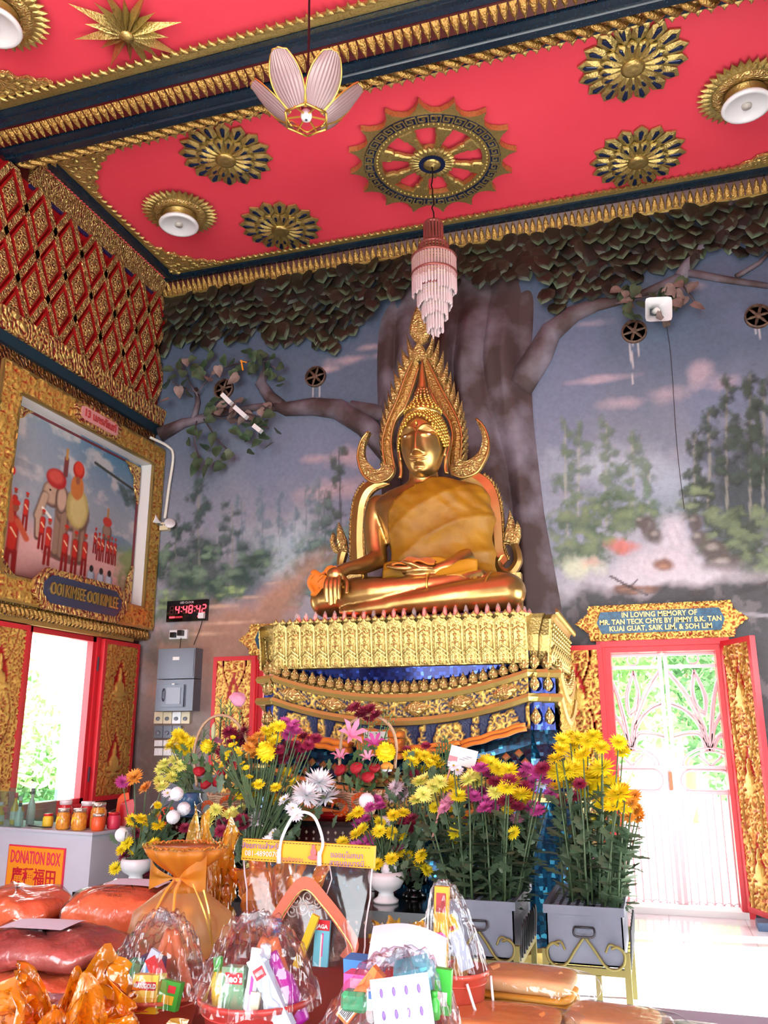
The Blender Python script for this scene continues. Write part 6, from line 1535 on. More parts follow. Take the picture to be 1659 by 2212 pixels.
def bloom(kind, col, seed=0):
    g = random.Random(seed); m = MB()
    if kind == 'mum':
        petal_layer(m, 20, .1, 1, .05, .17, .12, g); petal_layer(m, 18, .1, .86, .42, .16, .12, g); petal_layer(m, 14, .08, .66, .8, .15, .15, g); petal_layer(m, 9, .05, .46, 1.15, .14, .2, g)
    elif kind == 'spider':
        petal_layer(m, 24, .1, 1, -.15, .12, .25, g, .3); petal_layer(m, 24, .1, .95, .25, .11, .25, g, .3); petal_layer(m, 18, .08, .75, .65, .11, .2, g, .2); petal_layer(m, 12, .05, .5, 1.05, .11, .2, g)
    elif kind == 'daisy':
        petal_layer(m, 15, .12, 1, .12, .22, .1, g); petal_layer(m, 12, .12, .8, .35, .2, .1, g)
    elif kind == 'pom':
        for e, n in ((-.9, 10), (-.5, 16), (-.1, 20), (.3, 19), (.7, 15), (1.1, 9)): petal_layer(m, n, .5, 1, e, .26, .06, g, .0)
        m.ball((0, 0, 0), .72, 10, 7)
    elif kind == 'ball':
        m.ball((0, 0, 0), 1, 14, 10)
        for e, n in ((-.6, 14), (0, 18), (.6, 14)): petal_layer(m, n, .9, 1.05, e, .2, .02, g, 0)
    elif kind == 'rose':
        for k in range(5):
            rr = 1-.17*k; m.lathe([(rr*.5, -.5+.1*k), (rr, .0+.08*k), (rr*.92, .45+.06*k), (rr*.8, .5+.06*k)], 9, wob=lambda q, z: 1+.10*math.sin(3*q+k*2))
    return m.mesh('bloom', 'petal_'+col, kind in ('rose',), fix=False)
BL = {}
def bl(kind, col):
    k = (kind, col)
    if k not in BL: BL[k] = bloom(kind, col, len(BL))
    return BL[k]
core = MB().ball((0, 0, .16), (.16, .16, .1), 8, 5).mesh('flower_eye', 'flower_core', True); core_m = MB().ball((0, 0, .14), (.34, .34, .16), 8, 5).mesh('flower_eye', 'petal_m', True)
def face_rot(g, up=.9, spread=.7):
    d = Vector((g.uniform(-spread, spread)+.1, -.8+g.uniform(-spread, spread)*.5, up+g.uniform(-.3, .5))); return d.to_track_quat('Z', 'Y').to_euler()
def put_bloom(parent, pos, r_, kind, col, g, eye=None, up=.9):
    o = link('bloom', bl(kind, col), parent, pos, face_rot(g, up), r_)
    if kind == 'daisy': link('flower_eye', core_m if eye else core, o)
    return o
def leaf_pts(l, w_):
    o_ = [(0, 0), (.18, .12), (.30, .34), (.2, .40), (.46, .62), (.24, .66), (.2, .86), (0, 1), (-.2, .86), (-.24, .66), (-.46, .62), (-.2, .40), (-.30, .34), (-.18, .12)]
    return [(a*w_, -.15*l*b*b, b*l) for a, b in o_]
def add_leaf(m, pos, e, l, w_):
    M = Matrix.LocRotScale(Vector(pos), e, None); P_ = leaf_pts(l, w_); P_ += [(0, .0, .33*l), (0, -.06*l, .66*l)]
    m.add([M @ Vector(p) for p in P_], [(0, 1, 2, 14, 12, 13), (14, 2, 3, 4, 5, 15), (15, 5, 6, 7, 8, 9), (14, 15, 9, 10, 11, 12)])
def foliage(parent, cpts, n, seed, l=.10, name='foliage', ma='leaf_mum'):
    """cpts: list of (centre, (rx,ry,rz))"""
    g = random.Random(seed); m = MB()
    for i in range(n):
        c, r_ = cpts[g.randrange(len(cpts))]; p = Vector((c[0]+g.gauss(0, .5)*r_[0], c[1]+.05+g.gauss(0, .5)*r_[1], c[2]-.05+g.gauss(0, .5)*r_[2]))
        add_leaf(m, p, Euler((g.uniform(-1.6, .6), g.uniform(-.8, .8), g.uniform(0, 6.3))), l*g.uniform(.6, 1.2), l*g.uniform(.5, .8))
    o = m.build(name, ma, parent, fix=False); o['kind'] = 'stuff'; return o
def vase(parent, r_=.105, h_=.17, ma='white_gloss'):
    return MB().lathe([(.075, 0), (.078, .015), (.05, .035), (.045, .06), (.09, .085), (r_, .12), (r_*1.02, .15), (r_*.95, h_), (r_*.88, h_-.005), (r_*.85, .13), (0, .12)], 28).build('vase', ma, parent, True)
def arrangement(name, label, base, Y, flowers, seed, stems=True, jit=.10, vs=None):
    """flowers: (px, py, kind, colour, radius[, eye])"""
    t = thing(name, label, 'flowers', base); g = random.Random(seed); b = Vector(base); nk = Vector((0, 0, .16))
    sm = MB()
    for f in flowers:
        y = Y+g.uniform(-jit, jit); p = at(f[0], f[1], Y=y)-b
        put_bloom(t, p, f[4]*1.3, f[2], f[3], g, len(f) > 5)
        if stems: sm.tube(curve([nk+Vector((g.uniform(-.03, .03), g.uniform(-.03, .03), 0)), (nk+p)*.5+Vector((p.x*.12, 0, .03)), p], 3), .0045, 4)
    if stems and sm.v: sm.build('stems', 'stem_green', t)['kind'] = 'stuff'
    return t
def ylist(pts, kind, col, r_): return [(x, y, kind, col, r_) for x, y in pts]
# left vase
b = Vector((-3.47, 5.38, .501)); F = ylist([(285,1772),(300,1788),(325,1768),(338,1756),(275,1822),(264,1836),(316,1812),(332,1822),(346,1800),(250,1876),(342,1784),(290,1835),(305,1770),(315,1790)], 'mum', 'y', .045)+ylist([(297,1800),(336,1795),(325,1882),(270,1850),(400,1790)], 'mum', 'm', .045)+ylist([(263,1803),(374,1765),(397,1747),(382,1715)], 'ball', 'w', .036)
F += [(290,1680,'mum','o',.062),(265,1690,'mum','v',.05),(315,1702,'mum','o',.05),(350,1700,'mum','p',.05),(362,1714,'daisy','w',.036),(374,1726,'daisy','w',.034),(340,1740,'mum','y',.03)]
t = arrangement('vase_arrangement', 'yellow and maroon chrysanthemums in the white footed vase at the left', b, 5.4, F, 1); vase(t); foliage(t, [((0, 0, .28), (.16, .12, .12)), ((.05, .03, .4), (.18, .12, .18)), ((.16, 0, .34), (.12, .1, .2))], 105, 1)
# tall yellow cluster behind it
b = Vector((-3.46, 5.82, .921)); F = ylist([(385,1588),(374,1604),(394,1608),(413,1606),(400,1622),(369,1612),(382,1620),(396,1594)], 'mum', 'y', .052)+ylist([(355,1650),(376,1644),(348,1662),(366,1668),(381,1663),(345,1688),(362,1690),(390,1655),(372,1680)], 'mum', 'p', .05)
t = arrangement('vase_arrangement', 'tall yellow chrysanthemums beside the fuse cabinets', (-3.33, 5.82, .921), 5.86, F, 2); vase(t, .07, .15, mat('vase_blue', (70,110,150), .2)); foliage(t, [((-.05, 0, .25), (.14, .1, .2)), ((.05, 0, .4), (.2, .1, .15))], 77, 2, .09, ma='fern')
# wicker baskets with hoop handles
mat('wicker', (196,160,130), .6, bump=(60,.6)); mat('ribbon_orange', (222,84,20), .45, alpha=.9)
def basket(label, base, Y, flowers, hoop, seed, bow=True):
    t = arrangement('flower_basket', label, base, Y, flowers, seed, False, .08); b = Vector(base)
    m = MB(); 
    for k in range(9):
        z = .012+.016*k; rr = .10+.045*k/8
        m.tube([(rr*math.cos(2*PI*i/20)*1.15+.0, rr*math.sin(2*PI*i/20)*.8, z+.004*(-1)**i) for i in range(20)], .0085, 5, True)
    for i in range(20):
        a = 2*PI*i/20; m.tube([(.098*math.cos(a)*1.15, .098*math.sin(a)*.8, 0), (.15*math.cos(a)*1.15, .15*math.sin(a)*.8, .16)], .005, 4)
    m.lathe([(.10, .002), (.09, .01), (0, .01)], 16, sx=1.15, sy=.8); m.build('basket', 'wicker', t, True)
    p = [at(x, y, Y=Y)-b for x, y in hoop]; m = MB(); cp = curve(p, 8); m.tube(cp, .011, 6); m.tube([q+Vector((0, .012, 0)) for q in cp], .008, 6); m.build('handle', 'wicker', t, True)
    foliage(t, [((0, 0, .22), (.2, .12, .1)), ((.0, .02, .35), (.16, .1, .16))], 62, seed, .09, ma='fern')
    if bow:
        o = bpy.data.objects.new('bow', None); C.objects.link(o); o.parent = t
        for s in (-1, 1):
            def lp(u, v): a = 2*PI*u; return (s*(.07+.06*math.cos(a))*1.0, -.15-.02*v, .075+.045*math.sin(a)*(1+.3*math.cos(a))+.02*s+(v-.5)*.03)
            MB().grid(lp, 20, 4, cu=True).build('loop', 'ribbon_orange', o, True)
            MB().add([(s*.01, -.16, .07), (s*.03, -.165, .07), (s*.09, -.16, -.0), (s*.06, -.155, -.005)], [(0, 1, 2, 3)]).build('tail', 'ribbon_orange', o)
        m = MB()
        for s in (-1, 1):
            for i in range(14): a = 2*PI*i/14; m.ball((s*(.07+.062*math.cos(a)), -.172, .075+.047*math.sin(a)*(1+.3*math.cos(a))+.02*s), .0045, 5, 3)
        m.build('pearl_edge', 'pearl', o)['kind'] = 'stuff'
    return t
def lily(parent, pos, g, s=.09, col='k'):
    m = MB()
    for i in range(6):
        a = 2*PI*i/6
        for_ = [(0, 0, 0), (.25, .3, .35), (.6, .34, .75), (1, .0, .7)]
        c, q = math.cos(a), math.sin(a); vs = []
        for r_, w_, z in for_: vs += [(c*r_-q*w_*.5, q*r_+c*w_*.5, z), (c*r_+q*w_*.5, q*r_-c*w_*.5, z)]
        m.add(vs, [(0, 1, 3, 2), (2, 3, 5, 4), (4, 5, 7, 6)])
    o = m.build('lily', 'petal_'+col, parent, True, False); o.location = pos; o.scale = (s,)*3; o.rotation_euler = face_rot(g, .5); return o
g = random.Random(3)
bL = (-3.0, 5.80, .921)
F = ylist([(495,1582),(510,1590),(500,1605),(525,1600),(480,1625),(510,1620),(530,1580),(495,1640)], 'spider', 'm', .06)+ylist([(430,1668),(478,1672),(470,1690),(445,1695)], 'rose', 'r', .035)+[(447,1612,'pom','y',.045),(513,1512,'rose','k',.05),(470,1600,'mum','k',.035)]
t = basket('hoop-handled wicker basket with maroon blooms and a pink bud on top', bL, 5.8, F, [(425,1700),(420,1620),(440,1565),(475,1545),(510,1560),(535,1610),(540,1690)], 3)
m = MB(); B_ = Vector(bL)
for px, py, h_ in ((478,1510,.3),(490,1530,.26),(498,1520,.26),(518,1535,.3),(440,1580,.2),(460,1570,.25)):
    p = at(px, py, Y=5.82)-B_; m.tube([p-Vector((0, 0, h_)), p], .004, 4)
    for k in range(16): q = p-Vector((0, 0, h_*.9*k/16)); a = g.uniform(0, 6.3); m.tube([q, q+Vector((.04*math.cos(a), .02*math.sin(a), .035))], [.004, .002], 3)
m.build('sprigs', 'fern', t)['kind'] = 'stuff'
m = MB().ball((0, 0, 0), (.018, .018, .06), 8, 6); o = m.build('lily_bud', mat('bud_green', (190,196,150), .5), t, True); o.location = at(461, 1580, Y=5.74)-B_
bC = (-2.0, 5.78, .957)
F = ylist([(768,1528),(785,1535),(800,1532),(812,1545),(795,1550),(778,1545),(760,1532)], 'mum', 'm', .048)+ylist([(735,1664),(780,1674),(808,1660),(795,1680),(770,1660)], 'rose', 'r', .036)+[(833,1625,'pom','y',.058)]
t = basket('hoop-handled wicker basket with a pink lily and red roses', bC, 5.76, F, [(733,1690),(735,1620),(745,1575),(790,1545),(835,1560),(855,1600),(853,1660)], 4)
lily(t, at(757, 1590, Y=5.7)-Vector(bC), g, .11); lily(t, at(810, 1610, Y=5.74)-Vector(bC), g, .08, 'v'); lily(t, at(735, 1640, Y=5.72)-Vector(bC), g, .07); lily(t, at(795, 1640, Y=5.74)-Vector(bC), g, .06)
m = MB()
for px, py in ((780,1520),(800,1530),(840,1570),(825,1560),(775,1560),(790,1570),(845,1545),(830,1540)):
    p = at(px, py, Y=5.8)-Vector(bC); m.tube(curve([(0, 0, .15), (p.x*.6, .02, p.z*.6), p], 3), .003, 4)
    for k in range(14): q = p+Vector((g.gauss(0, .03), g.gauss(0, .03), g.gauss(-.06, .05))); m.ball(q, .006, 4, 3)
m.build('sprigs', 'fern', t)['kind'] = 'stuff'
o = MB().lathe([(.0, 0), (.032, .005), (.036, .03), (.03, .05), (.0, .052)], 14).build('cup_flower', 'petal_w', t, True); o.location = at(836, 1668, Y=5.68)-Vector(bC); MB().lathe([(.04, .02), (.044, .045), (.02, .065), (0, .066)], 14).build('cup_rim', 'petal_o', o, True)
# tall mixed bouquet, centre left
b = (-2.62, 5.36, .501)
F = ylist([(545,1600),(560,1590),(545,1632),(538,1616),(553,1612),(570,1600)], 'mum', 'o', .044)+ylist([(575,1580),(590,1574),(604,1570),(594,1600),(585,1590)], 'mum', 'y', .045)+[(575,1624,'pom','y',.06)]
F += ylist([(615,1560),(628,1574),(642,1582),(636,1566),(622,1588)], 'mum', 'v', .042)+ylist([(656,1592),(666,1610),(622,1610),(602,1620),(632,1630),(652,1640),(612,1640),(670,1600),(682,1596),(640,1610),(655,1620),(600,1635)], 'mum', 'm', .042)
F += ylist([(680,1705),(662,1718),(702,1722),(690,1690)], 'spider', 'w', .10)+ylist([(645,1725),(625,1735),(615,1728),(632,1748),(640,1760)], 'daisy', 'w', .045)+ylist([(560,1768),(552,1788)], 'spider', 'w', .09)+ylist([(565,1806),(577,1816),(590,1800),(570,1830)], 'daisy', 'w', .034)
F += ylist([(545,1700),(560,1695),(596,1702),(636,1690),(600,1732),(550,1715),(585,1720),(620,1668),(520,1720)], 'mum', 'y', .038)+ylist([(458,1756),(450,1772),(503,1756),(520,1750),(492,1762),(512,1768),(466,1750),(448,1786)], 'mum', 'p', .046)+ylist([(480,1780),(500,1776),(522,1770),(490,1800),(526,1784),(478,1796),(508,1790)], 'mum', 'm', .045)+ylist([(540,1870),(530,1920),(535,1850)], 'mum', 'p', .03)+ylist([(528,1905)], 'mum', 'm', .045)
t = arrangement('vase_arrangement', 'tall mixed bouquet with large white chrysanthemums, centre left', b, 5.38, F, 5, True, .13); vase(t, .1, .17, 'black_gloss'); foliage(t, [((-.05, 0, .35), (.3, .14, .2)), ((.1, .02, .55), (.35, .14, .2)), ((-.1, 0, .75), (.25, .12, .15)), ((.2, 0, .3), (.16, .1, .2))], 230, 5, .11)
m = MB(); B_ = Vector(b)
for i in range(16):
    px, py = 478+i*4.2, 1600+abs(i-6)*9+g.uniform(-8, 8); p = at(px, py, Y=5.3)-B_; q0 = at(545+g.uniform(-14, 14), 1745, Y=5.3)-B_; m.tube([q0, (q0+p)/2+Vector((-.01, 0, .01)), p], .005, 4)
    put_bloom(t, p, .026, 'daisy', 'y', g); 
m.build('mustard_stems', 'stem_green', t)['kind'] = 'stuff'
# yellow cluster with fern at the right of the middle basket
b = (-1.52, 5.5, .501)
F = ylist([(900,1630),(918,1634),(938,1640),(950,1652),(890,1646),(912,1664),(928,1650),(882,1634),(905,1645)], 'mum', 'y', .044)+ylist([(855,1703),(872,1716),(848,1718)], 'spider', 'l', .06)+ylist([(895,1672),(880,1620),(920,1612)], 'mum', 'm', .035)
t = arrangement('vase_arrangement', 'yellow chrysanthemums with upright fern right of the middle basket', b, 5.56, F, 6); vase(t, .09, .17, 'black_gloss'); foliage(t, [((0, 0, .45), (.2, .1, .25)), ((0, 0, .7), (.2, .1, .12))], 105, 6)
m = MB(); B_ = Vector(b)
for i in range(12):
    px = 925+i*6; p = at(px, 1590+abs(i-6)*8, Y=5.62)-B_; q0 = p-Vector((0, 0, .3)); m.tube([q0, p], .004, 4)
    for k in range(18): q = q0+(p-q0)*k/18; a = g.uniform(0, 6.3); m.tube([q, q+Vector((.035*math.cos(a), .02*math.sin(a), .03))], [.0035, .0015], 3)
m.build('fern_fronds', 'fern', t)['kind'] = 'stuff'
# central footed vase
b = (-1.64, 5.28, .501)
F = ylist([(785,1790),(820,1796),(846,1800),(866,1806),(770,1802),(800,1808),(740,1820),(754,1836),(800,1852),(846,1856),(880,1850),(905,1866),(921,1880),(775,1848),(735,1838),(862,1842),(820,1778),(850,1762),(872,1757),(760,1765),(775,1755),(910,1850),(815,1868)], 'mum', 'y', .042)
F += ylist([(780,1826),(796,1816),(818,1840),(860,1832),(765,1830),(790,1770),(775,1780),(800,1745),(815,1728),(822,1742)], 'mum', 'v', .04)+ylist([(885,1782),(895,1790),(875,1775),(890,1770),(885,1880),(870,1890)], 'mum', 'm', .045)+ylist([(830,1780),(840,1877),(792,1730)], 'ball', 'w', .038)
t = arrangement('vase_arrangement', 'yellow and purple chrysanthemums in the white footed vase, centre', b, 5.3, F, 7); vase(t, .11, .18); foliage(t, [((0, 0, .28), (.22, .12, .1)), ((.08, 0, .4), (.24, .12, .14)), ((.12, 0, .2), (.14, .1, .1))], 147, 7)

# card on a stick
p = at(1000, 1635, Y=5.3); t = thing('greeting_card', 'white greeting card on a stick among the chrysanthemums', 'card', (p.x, 5.3, p.z), rot=(R(-12), R(14), R(8)))
MB().box(-.085, .085, -.002, .002, -.055, .055).build('card', 'white_matte', t); MB().box(-.084, -.03, -.004, -.002, -.045, -.01).build('pink_print', mat('print_pink', (226,140,150), .6), t); MB().tube([(-.06, .006, .02), (-.07, .006, -.5)], .006, 5).build('stick', mat('stick_pink', (200,140,130), .6), t)
m = MB(); 
for i in range(3): m.box(-.02+i*.02, -.02+i*.02+.035, -.004, -.002, -.02+.012*i, -.016+.012*i)
m.build('handwriting', mat('ink_grey', (150,150,170), .7), t)

# ------------------------------------------------------------------ metal flower boxes on stands
mat('tin', (122,126,140), .4, .4, bump=(8,.1), var=(3,(106,110,124))); mat('stand_olive', (126,118,62), .45, .2); mat('wire_dark', (60,62,66), .4, .5)
def flower_box(x1, label, slabel):
    x0 = x1-.42; y0, y1, z0, z1 = 4.95, 5.62, .325, .61; cx_, cy_ = (x0+x1)/2, (y0+y1)/2; hx, hy = .20, .325
    s = thing('flower_stand', slabel, 'stand', (cx_, cy_, 0))
    m = MB()
    for a in (-1, 1):
        m.bar((-.21, a*.33, z0-.035), (.21, a*.33, z0-.035), .03, .035); m.bar((a*.21, -.33, z0-.035), (a*.21, .33, z0-.035), .03, .035)
    m.build('top_frame', 'stand_olive', s)
    for a in (-1, 1):
        for b_ in (-1, 1): MB().bar((a*.21, b_*.33, 0), (a*.21, b_*.33, z0+.06), .032, .032).build('leg', 'stand_olive', s)
    MB().bar((.06, -.33, 0), (.06, -.33, z0-.05), .03, .03).build('leg', 'stand_olive', s)
    m = MB()
    for a in (-1, 1):
        m.tube(curve([(a*.19, -.345, .40), (a*.13, -.345, .425), (a*.105, -.345, .385)], 5) , .006, 5)
        m.tube(curve([(0, -.345, .455), (a*.05, -.345, .39), (a*.10, -.345, .32), (a*.15, -.345, .305), (a*.19, -.345, .33), (a*.20, -.345, .38), (a*.17, -.345, .415), (a*.135, -.345, .405)], 5), .008, 5)
    m.build('front_scroll', 'stand_olive', s, True)
    m = MB()
    for i in range(7):
        yy = -.27+.09*i; m.tube(curve([(.225, yy-.04, z0-.02), (.235, yy-.03, z0+.1), (.235, yy, z0+.16), (.235, yy+.03, z0+.1), (.225, yy+.04, z0-.02)], 5), .006, 5)
    m.build('side_hoops', 'wire_dark', s, True)
    t = thing('flower_box', label, 'flower box', (cx_, cy_, z0-.012)); h_ = z1-z0
    m = MB(); tk = .008
    m.box(-hx, hx, -hy, -hy+tk, 0, h_); m.box(-hx, hx, hy-tk, hy, 0, h_); m.box(-hx, -hx+tk, -hy, hy, 0, h_); m.box(hx-tk, hx, -hy, hy, 0, h_); m.box(-hx, hx, -hy, hy, 0, tk); m.build('tin_body', 'tin', t)
    m = MB(); e = .012
    for (a, b_, c, d) in ((-hx-e, hx+e, -hy-e, -hy), (-hx-e, hx+e, hy, hy+e), (-hx-e, -hx, -hy, hy), (hx, hx+e, -hy, hy)): m.box(a, b_, c, d, h_-.04, h_+.004)
    m.build('rim', 'tin', t)
    m = MB(); n1_, n2_ = 9, 15
    for i in range(n1_): 
        x = -hx+.02+(2*hx-.04)*i/(n1_-1); m.bar((x, -hy+tk, h_-.02), (x, hy-tk, h_-.02), .018, .006)
    for i in range(n2_):
        y = -hy+.02+(2*hy-.04)*i/(n2_-1); m.bar((-hx+tk, y, h_-.02), (hx-tk, y, h_-.02), .02, .006)
    m.build('perforated_lid', 'tin', t); MB().box(-hx+tk, hx-tk, -hy+tk, hy-tk, h_-.10, h_-.09).build('water', mat('dark_water', (30,34,34), .1), t)
    m = MB(); q = curve([(-.05, -hy-.015, .185), (-.055, -hy-.03, .165), (-.04, -hy-.035, .145), (.04, -hy-.035, .145), (.055, -hy-.03, .165), (.05, -hy-.015, .185)], 4); m.tube(q, .006, 5); m.tube([(-.05, -hy-.012, .185), (.05, -hy-.012, .185)], .006, 5); m.build('handle', 'wire_dark', t, True)
    return cx_, cy_, z1
bxR = flower_box(-.225, 'grey tin flower box holding yellow chrysanthemums, nearest the gate', 'olive metal stand nearest the gate under a tin flower box')
bxL = flower_box(-.80, 'grey tin flower box with mixed purple and yellow chrysanthemums', 'olive metal stand left of the other stand')
# stems standing in the boxes
def stem_set(seed, n_l):
    g = random.Random(seed); s = MB().tube([(0, 0, 0), (.006, .004, .35), (-.004, .004, .7), (0, 0, 1)], [.0065, .006, .005, .004], 5).mesh('stem', 'stem_green', True); m = MB()
    for i in range(n_l):
        z = .04+.72*i/n_l; a = g.uniform(0, 6.3); add_leaf(m, (.012*math.cos(a), .012*math.sin(a), z), Euler((g.uniform(.2, 1.4), g.uniform(-.4, .4), a)), g.uniform(.08, .14), g.uniform(.07, .11))
    return s, m.mesh('leaves', 'leaf_mum', False, False)
SS = [stem_set(i, 13) for i in range(5)]
CN = {'y': 'yellow', 'p': 'pale lemon', 'w': 'white', 'm': 'dark maroon', 'v': 'magenta purple', 'k': 'pink', 'o': 'orange', 'l': 'blush white'}
def box_flowers(box, flowers, where, seed):
    cx_, cy_, z1 = box; g = random.Random(seed)
    for f in flowers:
        px, py, kind, col, r_ = f[:5]; y = cy_+g.uniform(-.24, .22); p = at(px, py, Y=y)
        q = Vector((cx_+max(-.17, min(.17, (p.x-cx_)*.65+g.uniform(-.05, .05))), cy_+max(-.29, min(.29, y-cy_+g.uniform(-.05, .05))), z1-.10)); d = p-q; L_ = d.length
        two = len(f) > 5
        t = thing('chrysanthemum', ('yellow chrysanthemum with a dark pink heart' if two else CN[col]+' chrysanthemum stem')+' standing in the '+where, 'flower', q, rot=d.to_track_quat('Z', 'Y').to_euler(), group=CN[col]+' chrysanthemums in the '+where+(' with pink hearts' if two else ''))
        s, l = SS[g.randrange(5)]; link('stem', s, t, None, None, (1, 1, L_)); o = link('leaves', l, t, None, (0, 0, g.uniform(0, 6)), (1, 1, L_))
        rr = (Vector((g.uniform(-.5, .6), -.75+g.uniform(-.3, .3), .85+g.uniform(-.3, .4)))).to_track_quat('Z', 'Y'); o = link('bloom', bl(kind, col), t, (0, 0, L_), None, r_*1.3)
        o.rotation_euler = (t.rotation_euler.to_quaternion().inverted() @ rr).to_euler()
        if kind == 'daisy': link('flower_eye', core_m if two else core, o)
F = ylist([(905,1690),(920,1684),(936,1700),(914,1716),(950,1690),(900,1728),(930,1720),(945,1706)], 'mum', 'p', .05)+ylist([(960,1700),(972,1690),(1076,1660),(1060,1650),(1086,1672),(1100,1664),(1095,1702),(1126,1716),(1136,1722),(1050,1645),(990,1720),(1110,1690),(985,1745)], 'spider', 'y', .055)
F += ylist([(965,1736),(976,1726),(960,1748),(1116,1770),(1125,1762)], 'mum', 'k', .042)+ylist([(1010,1685),(1030,1690),(1020,1676),(1072,1710)], 'spider', 'p', .055)+ylist([(1030,1700),(1041,1714),(1052,1730),(1062,1742),(1046,1746),(1026,1722),(1066,1726),(1020,1710),(1035,1735),(1040,1660),(1056,1672),(1028,1668),(1140,1660),(1160,1670),(1176,1682),(1150,1690),(1190,1714),(1150,1742),(1162,1752),(1130,1672),(1145,1712)], 'mum', 'v', .046)
F += ylist([(1100,1686),(1086,1692),(1106,1736),(1092,1730),(1070,1690),(1118,1744),(1172,1660),(1130,1700)], 'mum', 'm', .046)+ylist([(988,1664),(980,1655),(1170,1696)], 'daisy', 'w', .035)+ylist([(975,1812),(985,1800)], 'daisy', 'y', .05)+[(1005,1772,'daisy','y',.05,1),(1080,1782,'daisy','y',.05,1)]+ylist([(1098,1752),(1110,1800),(940,1745)], 'mum', 'y', .04)
box_flowers(bxL, F, 'middle tin box', 5)
F = ylist([(1230,1592),(1250,1596),(1270,1602),(1290,1606),(1212,1620),(1260,1630),(1300,1616),(1336,1604),(1240,1610),(1200,1640),(1282,1590),(1215,1600),(1345,1625)], 'mum', 'y', .05)+ylist([(1222,1664),(1242,1660),(1262,1680),(1290,1680),(1310,1690),(1270,1706),(1320,1700),(1336,1716),(1230,1690),(1205,1670),(1300,1660),(1250,1640)], 'spider', 'y', .075)
F += ylist([(1300,1736),(1325,1742),(1346,1748),(1288,1776),(1325,1786),(1200,1700)], 'daisy', 'y', .05)+ylist([(1252,1694),(1240,1720),(1215,1730)], 'mum', 'm', .04)+ylist([(1350,1720),(1365,1736),(1376,1752),(1356,1766),(1381,1766),(1345,1705),(1370,1720)], 'mum', 'o', .044)
box_flowers(bxR, F, 'tin box nearest the gate', 6)

# ------------------------------------------------------------------ donation cabinet
ang = math.atan2(5.53-5.67, -3.95+4.89); cab = thing('donation_cabinet', 'pale grey donation cabinet with an orange sign, beside the window', 'cabinet', (-3.95, 5.53, 0), ang)
mat('cab_grey', (200,200,210), .55, var=(1.5,(188,190,202))); mat('sign_orange', (240,150,30), .5); mat('sign_red', (222,44,84), .5); mat('sign_ink', (196,24,44), .5)
MB().box(-1.35, 0, 0, .42, .04, .785).build('body', 'cab_grey', cab); MB().box(-1.37, .015, -.015, .435, .785, .805).build('top_panel', 'cab_grey', cab); MB().box(-1.33, -.02, .02, .40, 0, .04).build('plinth', 'steel_dark', cab)
o = MB().box(-.82, -.24, -.012, -.001, .38, .685).build('sign', 'sign_red', cab); MB().box(-.81, -.25, -.016, -.012, .39, .675).build('sign_face', 'sign_orange', o)
for tx, z, sz, ma, sx_ in (('DONATION BOX', .60, .125, 'sign_red', .52), ('廣種福田', .465, .125, 'sign_ink', .92)):
    q = text_mesh(tx, 'lettering', ma, o, (0, 0, 0), None, sz, .001, 1, bold=.002); q.data.transform(Matrix(((sx_, 0, 0, -.53), (0, 0, -1, -.018), (0, 1, 0, z), (0, 0, 0, 1))))
CT = cab.matrix_basis
def on_cab(x, y): return CT @ Vector((x, y, .805))
mat('jar_red', (200,30,40), .25); mat('jar_amber', (206,120,30), .2, var=(40,(230,160,60)), coat=.5); mat('foil', (214,206,196), .2, .8, bump=(60,.6)); mat('label_yellow', (232,196,50), .5); mat('jar_pink', (224,60,90), .4); mat('jar_orange', (236,90,40), .35)
def jar(label, x, y, r_, h_, body, lid, lab=None, foil=False, group=None):
    t = thing('jar', label, 'jar', on_cab(x, y), group=group)
    MB().lathe([(r_*.8, 0), (r_*.98, .012), (r_, h_*.35), (r_*.97, h_*.7), (r_*.8, h_*.8), (r_*.8, h_*.84)], 18).build('glass_body', body, t, True)
    MB().lathe([(r_*.84, h_*.83), (r_*.86, h_*.98), (r_*.8, h_), (0, h_)], 18, wob=(lambda q, z: 1+.06*math.sin(9*q)) if foil else None).build('lid', lid, t, True)
    if lab:
        MB().prism([(-.6, .2), (.6, .2), (.7, .35), (.4, .5), (0, .56), (-.4, .5), (-.7, .35)], lambda a, b_, d: Vector((r_*1.02*math.sin(a)*1.0, -r_*1.02*math.cos(a)-d, h_*(b_+.1))), 0, .002).build('label', lab, t)
jar('red jar with a clear lid behind the amber jars', -.46, .17, .055, .2, 'jar_red', 'crystal_clear'); jar('second red jar, nearer the window', -.30, .24, .06, .19, 'jar_red', 'crystal_clear')
jar('amber jar with foil lid and yellow label, front left of three', -.36, .06, .052, .15, 'jar_amber', 'foil', 'label_yellow', True); jar('amber jar with foil lid and yellow label, front middle', -.20, .06, .055, .155, 'jar_amber', 'foil', 'label_yellow', True); jar('amber jar with silver foil lid behind the front ones', -.13, .18, .06, .19, 'jar_amber', 'foil', None, True)
jar('orange candle jar at the cabinet corner', -.05, .1, .05, .12, 'jar_orange', 'foil'); jar('pink jar beside the vase', -.03, .24, .05, .12, 'jar_pink', 'jar_red'); jar('small yellow-labelled tin with red lid', -.58, .12, .04, .1, 'label_yellow', 'jar_red')
def bottle(label, x, y, body, cap, h_=.2):
    t = thing('bottle', label, 'bottle', on_cab(x, y)); MB().lathe([(.03, 0), (.032, .01), (.032, h_*.5), (.012, h_*.72), (.012, h_*.86)], 14).build('bottle_body', body, t, True); MB().lathe([(.014, h_*.84), (.014, h_), (0, h_)], 12).build('cap', cap, t, True); MB().lathe([(.033, h_*.16), (.033, h_*.42)], 14).build('label', 'white_matte', t)
mat('oil_yellow', (226,184,40), .15, coat=.5); mat('clear_bottle', (214,224,226), .1, coat=.5)
